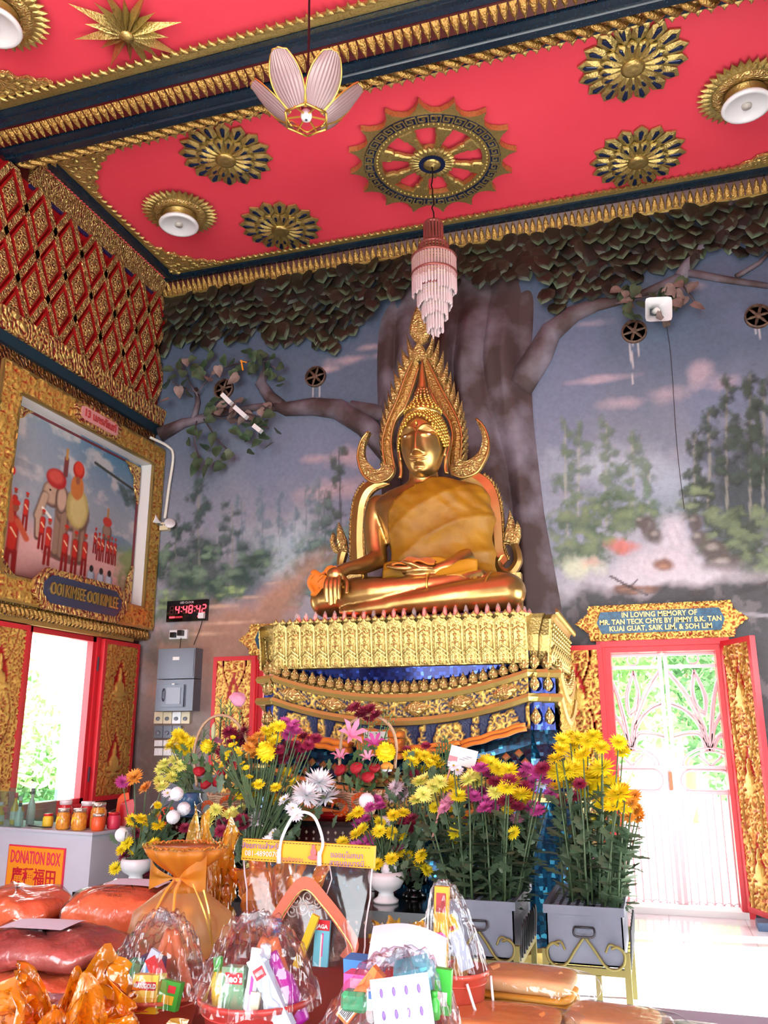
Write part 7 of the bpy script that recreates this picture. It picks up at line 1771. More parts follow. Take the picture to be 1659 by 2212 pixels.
bottle('oil bottle with red cap in the clear case', -.98, .15, 'oil_yellow', 'jar_red', .24); bottle('clear bottle with grey cap in the clear case', -.90, .24, 'clear_bottle', 'steel_grey', .27); bottle('clear bottle with blue label edge, front of the case', -.87, .1, 'clear_bottle', 'steel_dark', .17); bottle('short oil bottle at the case edge', -1.08, .1, 'oil_yellow', 'white_gloss', .17); bottle('yellow oil bottle behind the others', -1.05, .26, 'oil_yellow', 'white_gloss', .2)
t = thing('clear_case', 'open clear acrylic case with bottles on the cabinet', 'case', on_cab(-.76, 0)); t.rotation_euler = (0, 0, ang); mat_film('acrylic', (225,240,235), .06, .05, (2,.05), .3)
for nm, bx_ in (('side_pane', (-.004, .004, .02, .36, 0, .26)), ('front_pane', (-.55, 0, .016, .02, 0, .26)), ('back_pane', (-.55, 0, .36, .364, 0, .26))): MB().box(*bx_).build(nm, 'acrylic', t)
m = MB(); m.tube([on_cab(-.72, .06)+Vector((0, 0, .012)), on_cab(-.5, .02)+Vector((0, 0, .012)), on_cab(-.46, .05)+Vector((0, 0, .012))], .005, 5); tag(m.build('loose_wire', 'wire_dark'), 'thin dark wire lying on the cabinet top', 'wire')
# paper packets behind the left vase
for (x, Y, ma, lab, w_, h_) in ((-4.0, 6.0, 'jar_red', 'red paper packet standing behind the jars', .14, .2), (-4.12, 6.12, 'jar_orange', 'orange paper packet behind the red one', .12, .24), (-3.72, 6.12, 'jar_orange', 'orange red packet behind the left vase flowers', .16, .14)):
    t = thing('paper_packet', lab, 'packet', (x, Y, .801)); m = MB(); m.add([(-w_/2, 0, 0), (w_/2, 0, 0), (w_/2, .06, 0), (-w_/2, .06, 0), (-w_*.45, .02, h_*.8), (w_*.45, .02, h_*.8), (w_*.3, .03, h_), (-w_*.2, .03, h_*.95)], [(0, 1, 5, 4), (4, 5, 6, 7), (1, 2, 6, 5), (2, 3, 7, 6), (3, 0, 4, 7), (0, 3, 2, 1)]); m.build('packet_body', ma, t)
t = thing('side_table', 'small dark side table behind the donation cabinet', 'table', (-3.9, 6.15, 0)); MB().box(-.35, .3, -.2, .2, .77, .8).build('table_top', 'lacquer', t)
for a in (-1, 1):
    for b in (-1, 1): MB().box(a*.27-.02, a*.27+.02, b*.17-.02, b*.17+.02, 0, .77).build('leg', 'lacquer', t)
t = thing('grey_locker', 'narrow grey locker standing behind the left flower basket', 'locker', (-3.86, 6.75, 0)); MB().box(-.2, .2, -.15, .15, 0, 1.15).build('body', 'steel_grey', t); MB().box(-.18, .18, -.16, -.15, .05, 1.1).build('door', 'steel_grey', t)
# ------------------------------------------------------------------ tables in front with offerings
mat('table_cloth', (120,40,30), .8); ZT, ZL = .62, .40
mat('bench_grey', (160,156,180), .5)
def plain_table(label, x0, x1, y0, y1, z, ma='table_cloth'):
    t = thing('trestle_table', label, 'table', ((x0+x1)/2, (y0+y1)/2, 0)); hx, hy = (x1-x0)/2, (y1-y0)/2
    MB().box(-hx, hx, -hy, hy, z-.03, z).build('table_top', ma, t)
    for a in (-1, 1):
        for b in (-1, 1): MB().bar((a*(hx-.06), b*(hy-.06), 0), (a*(hx-.06), b*(hy-.06), z-.03), .04, .04).build('leg', 'steel_dark', t)
plain_table('low table under the wrapped baskets and pillows', -3.3, -.98, 1.9, 3.85, ZT); plain_table('low bench under the pails and folded robes', -.93, .36, 2.5, 4.02, ZL, 'bench_grey'); plain_table('table at the front under the wrapped orange bundle', -.96, -.3, 1.6, 2.46, ZT)
mat('vinyl_orange', (252,130,80), .35, coat=.25, bump=(16,1.), var=(5,(246,112,64))); mat('vinyl_maroon', (168,76,72), .36, coat=.25, bump=(16,1.), var=(6,(190,96,84))); mat('paper_lilac', (214,212,232), .6)
mat_film('film_clear', (253,253,255), .03, .09, (18,1.), 1.4, .5); mat_film('film_bag', (253,253,255), .02, .10, (9,.5), 1.2, .35); mat_film('film_soft', (253,250,253), .02, .12, (16,1.2), 1.2, .4); mat_film('cello_orange', (255,164,20), .6, .14, (22,1.2), 1.6, .4); mat_film('cello_gold', (255,206,80), .45, .14, (22,1.2), 1.6, .4); mat_film('organza', (255,176,60), .62, .4, (30,.5), .3); mat_film('organza_pale', (255,214,150), .42, .35, (30,.5), .4)
def pillow(label, c, w_, d_, h_, rz, tilt, ma, seed, paper=None, txt=None):
    t = thing('wrapped_robe', label, 'package', c, rot=(R(tilt), 0, R(rz)))
    def f(u, v):
        a = 2*PI*u; b = -PI/2+PI*v; cb = math.cos(b)**.55; x = w_/2*math.copysign(abs(math.cos(a))**.55, math.cos(a))*cb; y = d_/2*math.copysign(abs(math.sin(a))**.55, math.sin(a))*cb
        z = h_/2+h_/2*math.copysign(abs(math.sin(b))**.8, math.sin(b))*(1-.25*(abs(x)/(w_/2))**3)
        return (x, y, z+.009*math.sin(x*24+seed)*math.cos(y*19)+.004*math.sin(y*40+x*19)+.004*math.sin(x*61-y*33))
    MB().grid(f, 44, 22, cu=True).build('robe_bundle', ma, t, True)
    def g(u, v):
        p = Vector(f(u, v)); c_ = Vector((0, 0, h_/2)); q = c_+(p-c_)*1.035; q.z = max(q.z, .001); return q+Vector((.006*math.sin(u*50+v*8), .006*math.sin(u*36), .003*math.sin(u*60+v*30)+.002))
    MB().grid(g, 44, 20, cu=True).build('clear_wrap', 'film_soft', t, True)
    if paper:
        x0, x1, y0, y1 = paper
        def pf(u, v):
            x = x0+(x1-x0)*u; y = y0+(y1-y0)*v; e = ((abs(x)/(w_/2))**3.6+(abs(y)/(d_/2))**3.6); z = h_/2+h_/2*max(0, 1-min(1, e))**.42*(1-.25*(abs(x)/(w_/2))**3); return (x, y, z+.016)
        MB().grid(pf, 12, 8).build('paper_sheet', 'paper_lilac', t, True)
    if txt:
        for i, (tx, sz) in enumerate(txt):
            o = text_mesh(tx, 'lettering', 'dark_wood', t, (0, 0, 0), None, sz, .0005, 1); y = -d_*.24-i*sz*1.4
            for v in o.data.vertices:
                x = v.co.x; yy = v.co.y+y; e = ((abs(x)/(w_/2))**3.6+(abs(yy)/(d_/2))**3.6); v.co = (x, yy, h_/2+h_/2*max(0, 1-min(1, e))**.42*(1-.25*(abs(x)/(w_/2))**3)+.018)
    return t
def onT(px, py, z=ZT): return at(px, py, Z=z)
pillow('orange wrapped robe bundle with a white sheet and printed lines', (-2.33, 3.60, ZT), .60, .36, .205, 2, 5, 'vinyl_orange', 1, (-.12, .15, -.03, .12), [('SARANIYATHAMMA FOUNDATION TEMPLE', .021), ('NIBBANA VATTHU', .018), ('TEL 04-22', .018)])
pillow('orange wrapped robe bundle at the far left edge', (-2.96, 3.60, ZT), .52, .36, .16, -4, 3, 'vinyl_orange', 2)
pillow('flat orange wrapped robe under the maroon one', (-2.22, 2.82, ZT), .62, .34, .07, 4, 0, 'vinyl_orange', 3); pillow('maroon wrapped robe bundle with a white sheet, left', (-2.20, 2.84, ZT+.072), .60, .34, .11, 5, 2, 'vinyl_maroon', 4, (-.16, .10, -.05, .12))
# organza gift bag
mat('bag_orange', (240,150,40), .6, sheen=.3)
t = thing('organza_bag', 'tall orange organza gift bag tied with a ribbon', 'gift bag', (-1.90, 3.30, ZT))
prof = [(.10, .0), (.19, .03), (.22, .10), (.205, .17), (.15, .21), (.09, .255), (.045, .285), (.034, .30), (.05, .318), (.10, .35), (.15, .39), (.17, .425)]
MB().lathe(prof, 64, sy=.75, wob=lambda q, z: 1+(.03+.10*max(0, z-.25)*4)*math.sin(11*q+z*9)+.02*math.sin(23*q)).build('bag', 'organza_pale', t, True)
MB().lathe([(a*1.01, b) for a, b in prof[5:]][:-1]+[(.168, .42)], 64, sy=.75, wob=lambda q, z: 1+(.03+.10*max(0, z-.25)*4)*math.sin(11*q+z*9)+.02*math.sin(23*q)).build('ruffled_top', 'organza', t, True)
m = MB()
for i in range(60):
    q = 2*PI*i/60; rr = .17*(1+.10*math.sin(11*q+.425*9)); m.tube([(rr*math.cos(q+.02*k*2), rr*.75*math.sin(q+.04*k), .425+.008*math.sin(PI*k/4)) for k in range(5)], .0035, 4)
m.build('scalloped_trim', 'gold_bright', t)['kind'] = 'stuff'
m = MB(); m.tube([(.04*math.cos(2*PI*i/18), .034*math.sin(2*PI*i/18), .30) for i in range(18)], .008, 6, True); m.tube(curve([(-.02, -.04, .30), (-.03, -.10, .25), (-.045, -.16, .16)], 5), .006, 5); m.tube(curve([(.01, -.04, .30), (.03, -.11, .27), (.05, -.15, .2)], 5), .006, 5); m.build('ribbon_tie', 'bag_orange', t, True)
def bowf(s): return lambda u, v: (s*(.01+.12*u), -.05-.05*math.sin(PI*u)*(1 if v > .5 else .4), .31+.10*(v-.5)*u*1.4+.02*u)
for s in (-1, 1): MB().grid(bowf(s), 10, 8).build('bow_wing', 'organza', t, True)
m = MB()
for k in range(2): m.tube(curve([(.10+.05*k, -.10, .3-.02*k), (.17+.02*k, -.12, .2), (.2, -.10, .08)], 6), .004, 4)
m.build('gold_cord', 'gold_bright', t)
def simple_box(name, label, cat, c, w_, d_, h_, rot, ma, parts=(), group=None):
    t = thing(name, label, cat, c, rot=tuple(R(a) for a in rot), group=group); MB().box(-w_/2, w_/2, -d_/2, d_/2, 0, h_).build('carton', ma, t)
    for nm, (a, b, z0, z1), m_ in parts: MB().box(a*w_, b*w_, -d_/2-.0015, -d_/2, z0*h_, z1*h_).build(nm, m_, t)
    return t
def face_text(t, tx, ma, x, z, sz, d_, sx_=1., bold=.0008):
    o = text_mesh(tx, 'lettering', ma, t, (0, 0, 0), None, sz, .0004, 1, bold=bold); o.data.transform(Matrix(((sx_, 0, 0, x), (0, 0, -1, -d_/2-.0026), (0, 1, 0, z), (0, 0, 0, 1)))); return o
def tall_bottle(label, c, r_, h_, body, cap, rot=(0, 0, 0), caph=.22, group=None):
    t = thing('bottle', label, 'bottle', c, rot=tuple(R(a) for a in rot)); MB().lathe([(r_*.9, 0), (r_, .008), (r_, h_*.62), (r_*.5, h_*.76), (r_*.5, h_*.8)], 18).build('bottle_body', body, t, True); MB().lathe([(r_*.62, h_*(1-caph)), (r_*.62, h_*.99), (r_*.5, h_), (0, h_)], 16).build('cap', cap, t, True); return t
mat('pl_green', (60,170,60), .3); mat('pl_yellow', (226,190,40), .35); mat('pl_blue', (40,120,200), .3); mat('pl_purple', (176,30,160), .3); mat('pl_pink', (230,70,150), .4); mat('pl_teal', (60,160,110), .4); mat('box_milk', (240,214,90), .5); mat('box_white', (226,226,236), .5); mat('box_green', (110,160,120), .5); mat('box_red', (206,36,50), .45); mat('box_blue', (70,130,200), .45); mat('box_orange', (236,120,40), .5); mat('box_pale', (190,206,226), .5); mat('box_sky', (110,190,210), .5); mat('juice', (200,140,60), .15, coat=.5)
tall_bottle('drink bottle with yellow cap inside the organza bag', (-1.86, 3.28, ZT+.012), .035, .19, 'juice', 'pl_yellow')
# plastic pails
mat('pail', (206,84,66), .35, coat=.2); mat('pail_dark', (184,62,58), .35, coat=.2)
def pail(label, c, r_, h_, ma='pail', handle=False, rz=0):
    t = thing('pail', label, 'pail', c, R(rz))
    MB().lathe([(r_*.72, 0), (r_*.74, .005), (r_*.95, h_*.9), (r_*1.04, h_*.92), (r_*1.05, h_), (r_*.98, h_), (r_*.93, h_*.9), (r_*.70, .012), (0, .012)], 40).build('bucket', ma, t, True)
    MB().lathe([(r_*.93, h_*.78), (r_*.965, h_*.79), (r_*.965, h_*.80), (r_*.94, h_*.81)], 40).build('raised_band', ma, t, True)
    if handle:
        MB().tube(curve([(r_*.5, -r_*.95, h_*.88), (r_*.85, -r_*1.15, h_*.45), (r_*1.12, -r_*.6, h_*.12), (r_*1.15, r_*.1, h_*.3), (r_*1.02, r_*.45, h_*.85)], 7), .0055, 6).build('wire_handle', 'white_gloss', t, True)
    return t
def film_dome(label, c, r_, h_, seed, top=None, ma='film_clear', rag=.10, sy=1.):
    """crumpled clear wrap gathered over a pail"""
    g = np.random.default_rng(seed); ph = g.random(8)*6.3
    def f(u, v):
        a = 2*PI*u; b = v*PI/2; rr = r_*((1-v)**.62*.9+.10*(1-v))*(1+rag*(.6*math.sin(4*a+ph[0]+4*v)+.5*math.sin(9*a+ph[1]-7*v)+.35*math.sin(19*a+ph[2]+5*v)+.25*math.sin(31*a+ph[4]-9*v)))
        return (rr*math.cos(a)+(top[0]*v if top else 0), rr*math.sin(a)*sy+(top[1]*v if top else 0), h_*math.sin(b)**.9*(1+.07*math.sin(7*a+ph[3])+.04*math.sin(15*a+ph[5]))+.006*math.sin(40*v+9*a))
    o = MB().grid(f, 120, 30, cu=True).build('clear_wrap', ma, None, True); o.location = c; return tag(o, label, 'wrapping')
# pail 1, front middle
P1 = Vector((-1.10, 2.34, ZT)); pail('red-brown pail of toiletries at the front middle', P1, .155, .19, 'pail_dark')
def in1(px, py, Y=None): return at(px, py, Y=Y)
def stand_in(px, py, Y, h): p = at(px, py, Y=Y); return Vector((p.x, Y, p.z))
p = stand_in(478, 2180, 2.30, 0); tall_bottle('yellow bottle with green cap in the front middle pail', p-Vector((0, 0, .03)), .022, .16, 'pl_yellow', 'pl_green', (0, -6, 0))
p = stand_in(510, 2182, 2.27, 0); t = simple_box('drink_carton', 'green drink carton with a red brand patch in the middle pail', 'carton', p-Vector((0, 0, .02)), .07, .045, .125, (-4, -3, -6), 'box_green', (('red_patch', (-.32, .45, .68, .9), 'box_red'),)); face_text(t, 'Yeo\'s', 'white_ink', .005, .098, .026, .049)
p = stand_in(537, 2190, 2.24, 0); t = simple_box('toothbrush_pack', 'white and lilac toothbrush pack standing in the middle pail', 'toothbrush pack', p-Vector((0, 0, .01)), .030, .012, .165, (-8, 3, 0), 'box_white', (('lilac_window', (-.4, .4, .05, .62), 'box_pale'),))
MB().box(-.004, .004, -.0085, -.006, .02, .13).build('toothbrush', 'pl_purple', t)
p = stand_in(545, 2195, 2.22, 0); simple_box('small_pack', 'slim pale yellow pack leaning in the middle pail', 'pack', p-Vector((0, 0, .015)), .026, .012, .07, (-6, 5, 4), 'cream')
p = stand_in(565, 2190, 2.29, 0); tall_bottle('white-capped clear bottle behind the toothpaste box', p-Vector((0, 0, .02)), .024, .19, 'clear_bottle', 'white_gloss', (0, 2, 0), .18)
p = stand_in(622, 2195, 2.25, 0); t = simple_box('toothpaste_box', 'pale blue toothpaste box with a smile, leaning left in the pail', 'toothpaste', p-Vector((0, 0, .03)), .042, .035, .19, (-6, -32, 8), 'box_pale', (('red_oval', (-.36, .36, .72, .86), 'box_red'), ('mouth', (-.26, .26, .76, .82), 'white_ink')))
p = stand_in(645, 2160, 2.32, 0); tall_bottle('fat purple bottle leaning right in the middle pail', p-Vector((0, 0, .06)), .036, .19, 'pl_purple', 'pl_purple', (0, -28, 0), .4)
p = stand_in(480, 2195, 2.22, 0); simple_box('small_pack', 'salmon coloured pack at the pail rim', 'pack', p-Vector((0, 0, .02)), .07, .02, .03, (0, 24, 0), mat('salmon', (226,150,140), .5))
mat('robe_rust', (216,112,60), .55, bump=(18,.4))
def cloth_tri(label, c, w_, h_, ma, rot):
    def f(u, v): s = (1-.75*v); return ((u-.5)*w_*s, .03*math.sin(u*PI)-.02*v, h_*v+.006*math.sin(u*15))
    o = MB().grid(f, 16, 12).build('folded_robe', ma, None, True); o.location = c; o.rotation_euler = tuple(R(a) for a in rot); o.modifiers.new('s', 'SOLIDIFY').thickness = .03; return tag(o, label, 'robe')
cloth_tri('rust robe folded behind the toiletries in the middle pail', P1+Vector((-.0, .07, .12)), .22, .19, 'robe_rust', (-6, 0, 0))
film_dome('clear wrap crumpled over the front middle pail', P1+Vector((0, 0, .17)), .17, .20, 3, (-.01, .02))
# pail 2, left
P2 = Vector((-1.52, 2.52, ZT)); pail('red-brown pail with a milk carton, left of the middle pail', P2, .14, .12, 'pail')
p = stand_in(318, 2178, 2.42, 0); t = simple_box('milk_carton', 'yellow milk carton lettered in red in the left pail', 'carton', p-Vector((0, 0, .01)), .085, .05, .10, (-6, -2, 2), 'box_milk', (('red_band', (-.36, .42, .60, .82), 'box_red'), ('base_band', (-.5, .5, .0, .42), 'pl_yellow'))); face_text(t, 'MARIGOLD', 'white_ink', .002, .071, .017, .054, .85)
p = stand_in(362, 2172, 2.42, 0); simple_box('green_pack', 'green pack with yellow marks in the left pail', 'pack', p-Vector((0, 0, .01)), .06, .03, .075, (-8, 8, 6), 'pl_green', (('yellow_mark', (-.3, .3, .2, .5), 'pl_yellow'), ('red_mark', (-.1, .3, .6, .85), 'box_red')))
p = stand_in(275, 2165, 2.44, 0); t = simple_box('toothbrush_pack', 'blue toothbrush pack leaning right in the left pail', 'toothbrush pack', p-Vector((0, 0, .03)), .030, .014, .19, (-6, 24, 0), 'box_pale', (('blue_window', (-.3, .3, .1, .8), 'box_blue'),))
p = stand_in(285, 2120, 2.5, 0); simple_box('green_box', 'small dark green box at the back of the left pail', 'pack', p-Vector((0, 0, .02)), .05, .04, .08, (0, 12, 0), 'pl_teal')
p = stand_in(372, 2135, 2.46, 0); simple_box('red_box', 'narrow red box leaning at the right of the left pail', 'pack', p-Vector((0, 0, .05)), .035, .03, .15, (0, -30, 0), 'box_red', (('white_mark', (-.2, .2, .3, .6), 'white_ink'),))
p = stand_in(325, 2110, 2.53, 0); simple_box('navy_pack', 'navy pack at the middle of the left pail', 'pack', p-Vector((0, 0, .04)), .07, .04, .1, (0, 5, 0), mat('navy', (30,40,90), .4))
cloth_tri('rust robe behind the packs in the left pail', P2+Vector((0, .07, .07)), .2, .20, 'robe_rust', (-4, 0, 0))
film_dome('clear wrap crumpled over the left pail', P2+Vector((0, 0, .11)), .155, .21, 4, (.0, .02))
# clear carrier bag with an embroidered shoulder bag
BG = Vector((-1.42, 3.46, ZT)); t = thing('carrier_bag', 'clear carrier bag with yellow header and white handle', 'bag', BG, R(-3))
mat('header_yellow', (240,176,40), .45); mat('header_ink', (120,90,170), .6); mat('header_pink', (230,110,110), .6)
def bagf(s): return lambda u, v: ((u-.5)*(.50+.09*v)+.0, s*(.09*(1-v)**.8+.006)+.008*math.sin(u*17+v*5), .002+.36*v)
for s in (-1, 1): MB().grid(bagf(s), 26, 14).build('clear_side', 'film_bag', t, True)
for s in (-1, 1): MB().tube([(s*(.25+.045*v/6)+.004*math.sin(v*2), .0, .002+.36*v/6) for v in range(7)], .0035, 5).build('side_seam', 'crystal_clear', t, True)
MB().tube([(.10+.02*math.sin(v*1.3), -.06+.008*v, .004+.05*v) for v in range(8)], .0025, 4).build('fold_highlight', 'crystal_clear', t, True)  # bright tube modelled in as the highlight along a crease
hd_ = MB().prism([(-.30, .355), (.30, .355), (.305, .44), (-.295, .44)], lambda a, b, d: Vector((a, -.012+d+.01*math.sin(a*9), b-.03*(a-.0)*.4)), 0, .022).build('header_card', 'header_yellow', t)
for tx, x, z, sz, ma in (('สังฆทานสำหรับ', -.20, .415, .032, 'header_ink'), ('081-4890070', -.20, .385, .03, 'white_ink'), ('ชุดสังฆทาน', -.055, .372, .022, 'header_pink'), ('ขออนุโมทนา', .19, .40, .03, 'header_ink'), ('สาธุบุญบารมี', .19, .37, .03, 'header_ink')):
    o = text_mesh(tx, 'lettering', ma, hd_, (0, 0, 0), None, sz, .0004, 1); o.data.transform(Matrix(((1, 0, 0, x), (0, 0, -1, -.024), (0, 1, 0, z-.012*x), (0, 0, 0, 1))))
m = MB(); fx0, fz_ = .04, .395
m.ball((fx0, -.022, fz_-.012), (.026, .002, .010), 12, 5); m.ball((fx0, -.023, fz_+.008), (.014, .002, .018), 10, 5); m.ball((fx0, -.023, fz_+.03), (.008, .002, .010), 8, 5); m.build('seated_figure_print', 'header_pink', hd_)
m = MB()
for z in (.362, .433):
    for i in range(40): m.box(-.29+i*.0147, -.29+i*.0147+.008, -.0245, -.0225, z-.012*(-.29+i*.0147), z+.0025-.012*(-.29+i*.0147))
m.build('stitched_line', 'dark_wood', hd_)['kind'] = 'stuff'
MB().tube(curve([(-.115, -.026, .39), (-.10, -.03, .46), (-.05, -.03, .545), (.0, -.03, .56), (.05, -.03, .535), (.085, -.03, .45), (.07, -.026, .39)], 8), .0065, 7).build('carry_handle', 'white_gloss', t, True)
for x in (-.115, .07): MB().tube([(x, -.026, .355), (x, -.028, .41)], [.011, .008], 7).build('handle_end', 'white_gloss', t, True)
YB = 3.44; t = thing('shoulder_bag', 'rust brown embroidered shoulder bag folded to a peak inside the carrier bag', 'bag', (-1.36, YB, ZT+.004))
mat('suede', (206,110,84), .7, bump=(30,.2)); mat('brocade', (96,56,48), .5, bump=(40,.5), var=(16,(150,110,96),.5,.7))
o0 = Vector((-1.36, YB, ZT+.004))
def sb_pt(px, py, d): q = at(px, py, Y=YB-.03-d)-o0; return q
MB().prism([(660,1897),(700,1930),(745,1985),(772,2040),(765,2070),(700,2080),(600,2080),(556,2072),(560,2030),(600,1965),(632,1920)], lambda a, b, d: sb_pt(a, b, d), -.03, .0).build('body', 'brocade', t)
m = MB(); path = [(570,2060),(590,2000),(625,1940),(660,1906),(700,1945),(740,1998),(762,2040),(745,2072)]
cp = curve([(a, b, 0) for a, b in path], 6); vs = []
for i, q in enumerate(cp):
    q2 = cp[min(i+1, len(cp)-1)]; q1 = cp[max(i-1, 0)]; n_ = Vector((-(q2-q1).y, (q2-q1).x, 0)).normalized()
    vs += [sb_pt(q.x-n_.x*13, q.y-n_.y*13, .005), sb_pt(q.x-n_.x*13, q.y-n_.y*13, .03), sb_pt(q.x+n_.x*13, q.y+n_.y*13, .03), sb_pt(q.x+n_.x*13, q.y+n_.y*13, .005)]
k = len(cp); m.add(vs, [(4*i+j, 4*i+4+j, 4*i+4+(j+1) % 4, 4*i+(j+1) % 4) for i in range(k-1) for j in range(4)]+[(0, 1, 2, 3), tuple(4*(k-1)+j for j in range(4))]); m.build('strap', 'suede', t)
m = MB(); m.tube([sb_pt(q.x, q.y+16, .03) for q in cp], .0035, 5); m.build('cord_trim', 'gold_pale', t)
m = MB(); mat('thread_silver', (210,196,190), .4, .3)
for (cx_, cy_, r_, s) in ((640,1945,12,1),(665,1938,12,-1),(655,1962,12,1),(685,1950,10,1),(630,1968,10,-1),(675,1972,8,-1)):
    m.tube([sb_pt(cx_+s*(2+r_*i/22)*math.cos(i*.42), cy_+(2+r_*i/22)*math.sin(i*.42)*1.2, .008) for i in range(22)], .003, 4)
m.build('embroidery', 'thread_silver', t)['kind'] = 'stuff'
p = at(691, 2100, Y=3.36); t = simple_box('toothbrush_pack', 'red and blue toothbrush pack in the clear carrier bag', 'toothbrush pack', (p.x, 3.36, p.z), .062, .012, .185, (-4, 2, 0), 'box_sky', (('red_header', (-.5, .5, .80, 1.0), 'box_red'), ('white_brush', (-.06, .06, .1, .72), 'white_ink'), ('pink_handle', (.02, .12, .3, .75), 'pl_pink'))); face_text(t, 'JAGA', 'white_ink', 0, .162, .02, .016)
p = at(596, 2095, Y=3.3); tall_bottle('dark bottle with blue cap in the carrier bag', Vector((p.x, 3.3, ZT+.003)), .03, .17, mat('bottle_dark', (60,40,50), .3), 'pl_blue', (0, 0, 0), .3)
p = at(640, 2100, Y=3.32); t = simple_box('yellow_packet', 'tall folded yellow packet in the carrier bag', 'packet', Vector((p.x, 3.32, ZT+.003)), .03, .02, .20, (-3, 22, 0), 'pl_yellow')
# right of middle: pail with wrapped bundle
P3 = Vector((-.66, 2.16, ZT)); pail('orange-red pail at the front under the paper-topped bundle', P3+Vector((.04, 0, 0)), .15, .16, 'pail', True)
p = stand_in(740, 2180, 2.12, 0); t = simple_box('orange_box', 'long orange box with a barcode leaning left', 'pack', p-Vector((0, 0, .02)), .036, .03, .14, (-6, 40, 0), 'box_orange', (('barcode_patch', (-.42, .42, .05, .34), 'white_matte'),))
for i in range(7): MB().box(-.012+i*.0036, -.012+i*.0036+.0018, -.0185, -.0165, .01, .045).build('barcode_line', 'black', t)
p = stand_in(787, 2128, 2.16, 0); t = simple_box('soap_box', 'bright pink soap box on top of the bundle', 'soap box', p-Vector((0, 0, .012)), .09, .05, .04, (0, 0, -4), 'pl_pink', (('pale_oval', (-.3, .3, .2, .8), 'petal_k'),))
p = stand_in(768, 2172, 2.12, 0); t = thing('green_soap', 'rounded green soap box below the pink one', 'soap box', p-Vector((0, 0, .012))); m = MB().box(-.033, .033, -.02, .02, 0, .045); me = m.mesh('soap_case', 'pl_teal'); o = link('soap_case', me, t); o.modifiers.new('b', 'BEVEL').width = .008
p = stand_in(822, 2168, 2.10, 0); t = simple_box('white_carton', 'small white carton printed in blue beside the green soap', 'carton', p-Vector((0, 0, .012)), .06, .03, .045, (0, 0, 3), 'box_white', (('blue_print', (-.42, .1, .55, .9), 'box_blue'), ('grey_lines', (-.42, .42, .1, .4), 'box_pale')))
p = stand_in(875, 2195, 2.05, 0); t = simple_box('patterned_card', 'pale card printed with rows of small figures', 'card', p-Vector((0, 0, .03)), .14, .004, .11, (-10, -10, 4), 'box_pale')
for i in range(2):
    for j in range(4): 
        o = MB().ball((-.045+j*.03, -.004, .035+i*.045), (.004, .0012, .010), 6, 4).build('printed_figure', 'header_ink', t, True)
p = stand_in(905, 2130, 2.22, 0); t = simple_box('medicine_box', 'turquoise box with a white star label', 'box', p-Vector((0, 0, .01)), .085, .05, .075, (24, -14, 6), 'box_sky', (('white_star', (-.36, .36, .2, .85), 'white_ink'), ('red_word', (-.2, .2, .45, .62), 'box_red')))
p = stand_in(955, 2160, 2.2, 0); t = simple_box('green_packet', 'upright green and white packet at the right of the bundle', 'packet', p-Vector((0, 0, .03)), .04, .02, .10, (0, 4, 0), 'pl_green', (('white_mark', (-.3, .3, .2, .5), 'white_ink'),))
p = stand_in(938, 2170, 2.12, 0); tall_bottle('small green capped bottle at the right of the bundle', p-Vector((0, 0, .03)), .014, .06, 'pl_green', 'pl_green')
p = stand_in(800, 2100, 2.30, 0); t = simple_box('blue_packet', 'blue crackly packet at the back of the bundle', 'packet', p-Vector((0, 0, .015)), .13, .05, .05, (6, 0, -6), 'box_blue', (('red_mark', (-.4, -.1, .1, .4), 'box_red'), ('orange_mark', (.1, .3, .3, .7), 'box_orange')))
p = stand_in(860, 2110, 2.26, 0); t = simple_box('red_packet', 'red packet tucked under the paper note', 'packet', p-Vector((0, 0, .02)), .06, .03, .04, (8, 0, 4), 'box_red', (('white_mark', (-.2, .3, .3, .7), 'white_ink'),))
cloth_tri('rust orange robe folded low in the wrapped bundle', P3+Vector((-.02, -.08, .06)), .30, .10, mat('robe_amber', (250,172,96), .55, bump=(16,.3)), (-14, 0, 4))
def notef(u, v): return ((u-.5)*.20, (v-.5)*.13, .03*math.sin(PI*u)+.012*math.sin(v*3))
o = MB().grid(notef, 14, 8).build('paper_note', 'paper_lilac', None, True); o.location = at(880, 2060, Y=2.32); o.rotation_euler = (R(38), R(8), R(14)); tag(o, 'white handwritten paper note lying on the wrapped bundle', 'paper')
film_dome('clear wrap crumpled over the paper-topped bundle', P3+Vector((0, 0, .12)), .19, .22, 6, (.02, .05), rag=.12)
# back right pail with incense
P4 = Vector((-.80, 3.52, ZL)); pail('orange-red pail with white wire handle at the back', P4, .115, .215, 'pail', True)
p = at(950, 2085, Y=3.46); t = simple_box('incense_box', 'tall yellow incense box with a red flower, in the back pail', 'box', Vector((p.x, 3.46, p.z-.05)), .055, .03, .33, (-3, 2, 0), 'header_yellow', (('red_print', (-.35, .35, .72, .93), 'letter_red'), ('window', (-.22, .22, .12, .62), 'label_yellow'), ('sticks', (-.08, .08, .14, .58), 'box_milk')))
m = MB()
for i in range(9): a = 2*PI*i/9; m.ball((.018*math.cos(a), -.018, .14+.018*math.sin(a)), (.012, .004, .012), 6, 4)
m.ball((0, -.02, .14), (.016, .005, .016), 8, 5); m.build('pink_flower', 'pl_pink', t, True)
p = at(1010, 2075, Y=3.5); t = simple_box('medicine_box', 'white and yellow medicine box leaning in the back pail', 'box', Vector((p.x, 3.5, p.z-.03)), .05, .03, .20, (-4, -22, 0), 'box_pale', (('yellow_end', (-.5, .5, .70, 1.), 'pl_yellow'), ('red_word', (-.2, .3, .72, .8), 'box_red')))
tall_bottle('amber bottle with white cap in the back pail', P4+Vector((-.0, .02, .03)), .035, .28, 'juice', 'white_gloss', (0, 0, 0), .14)
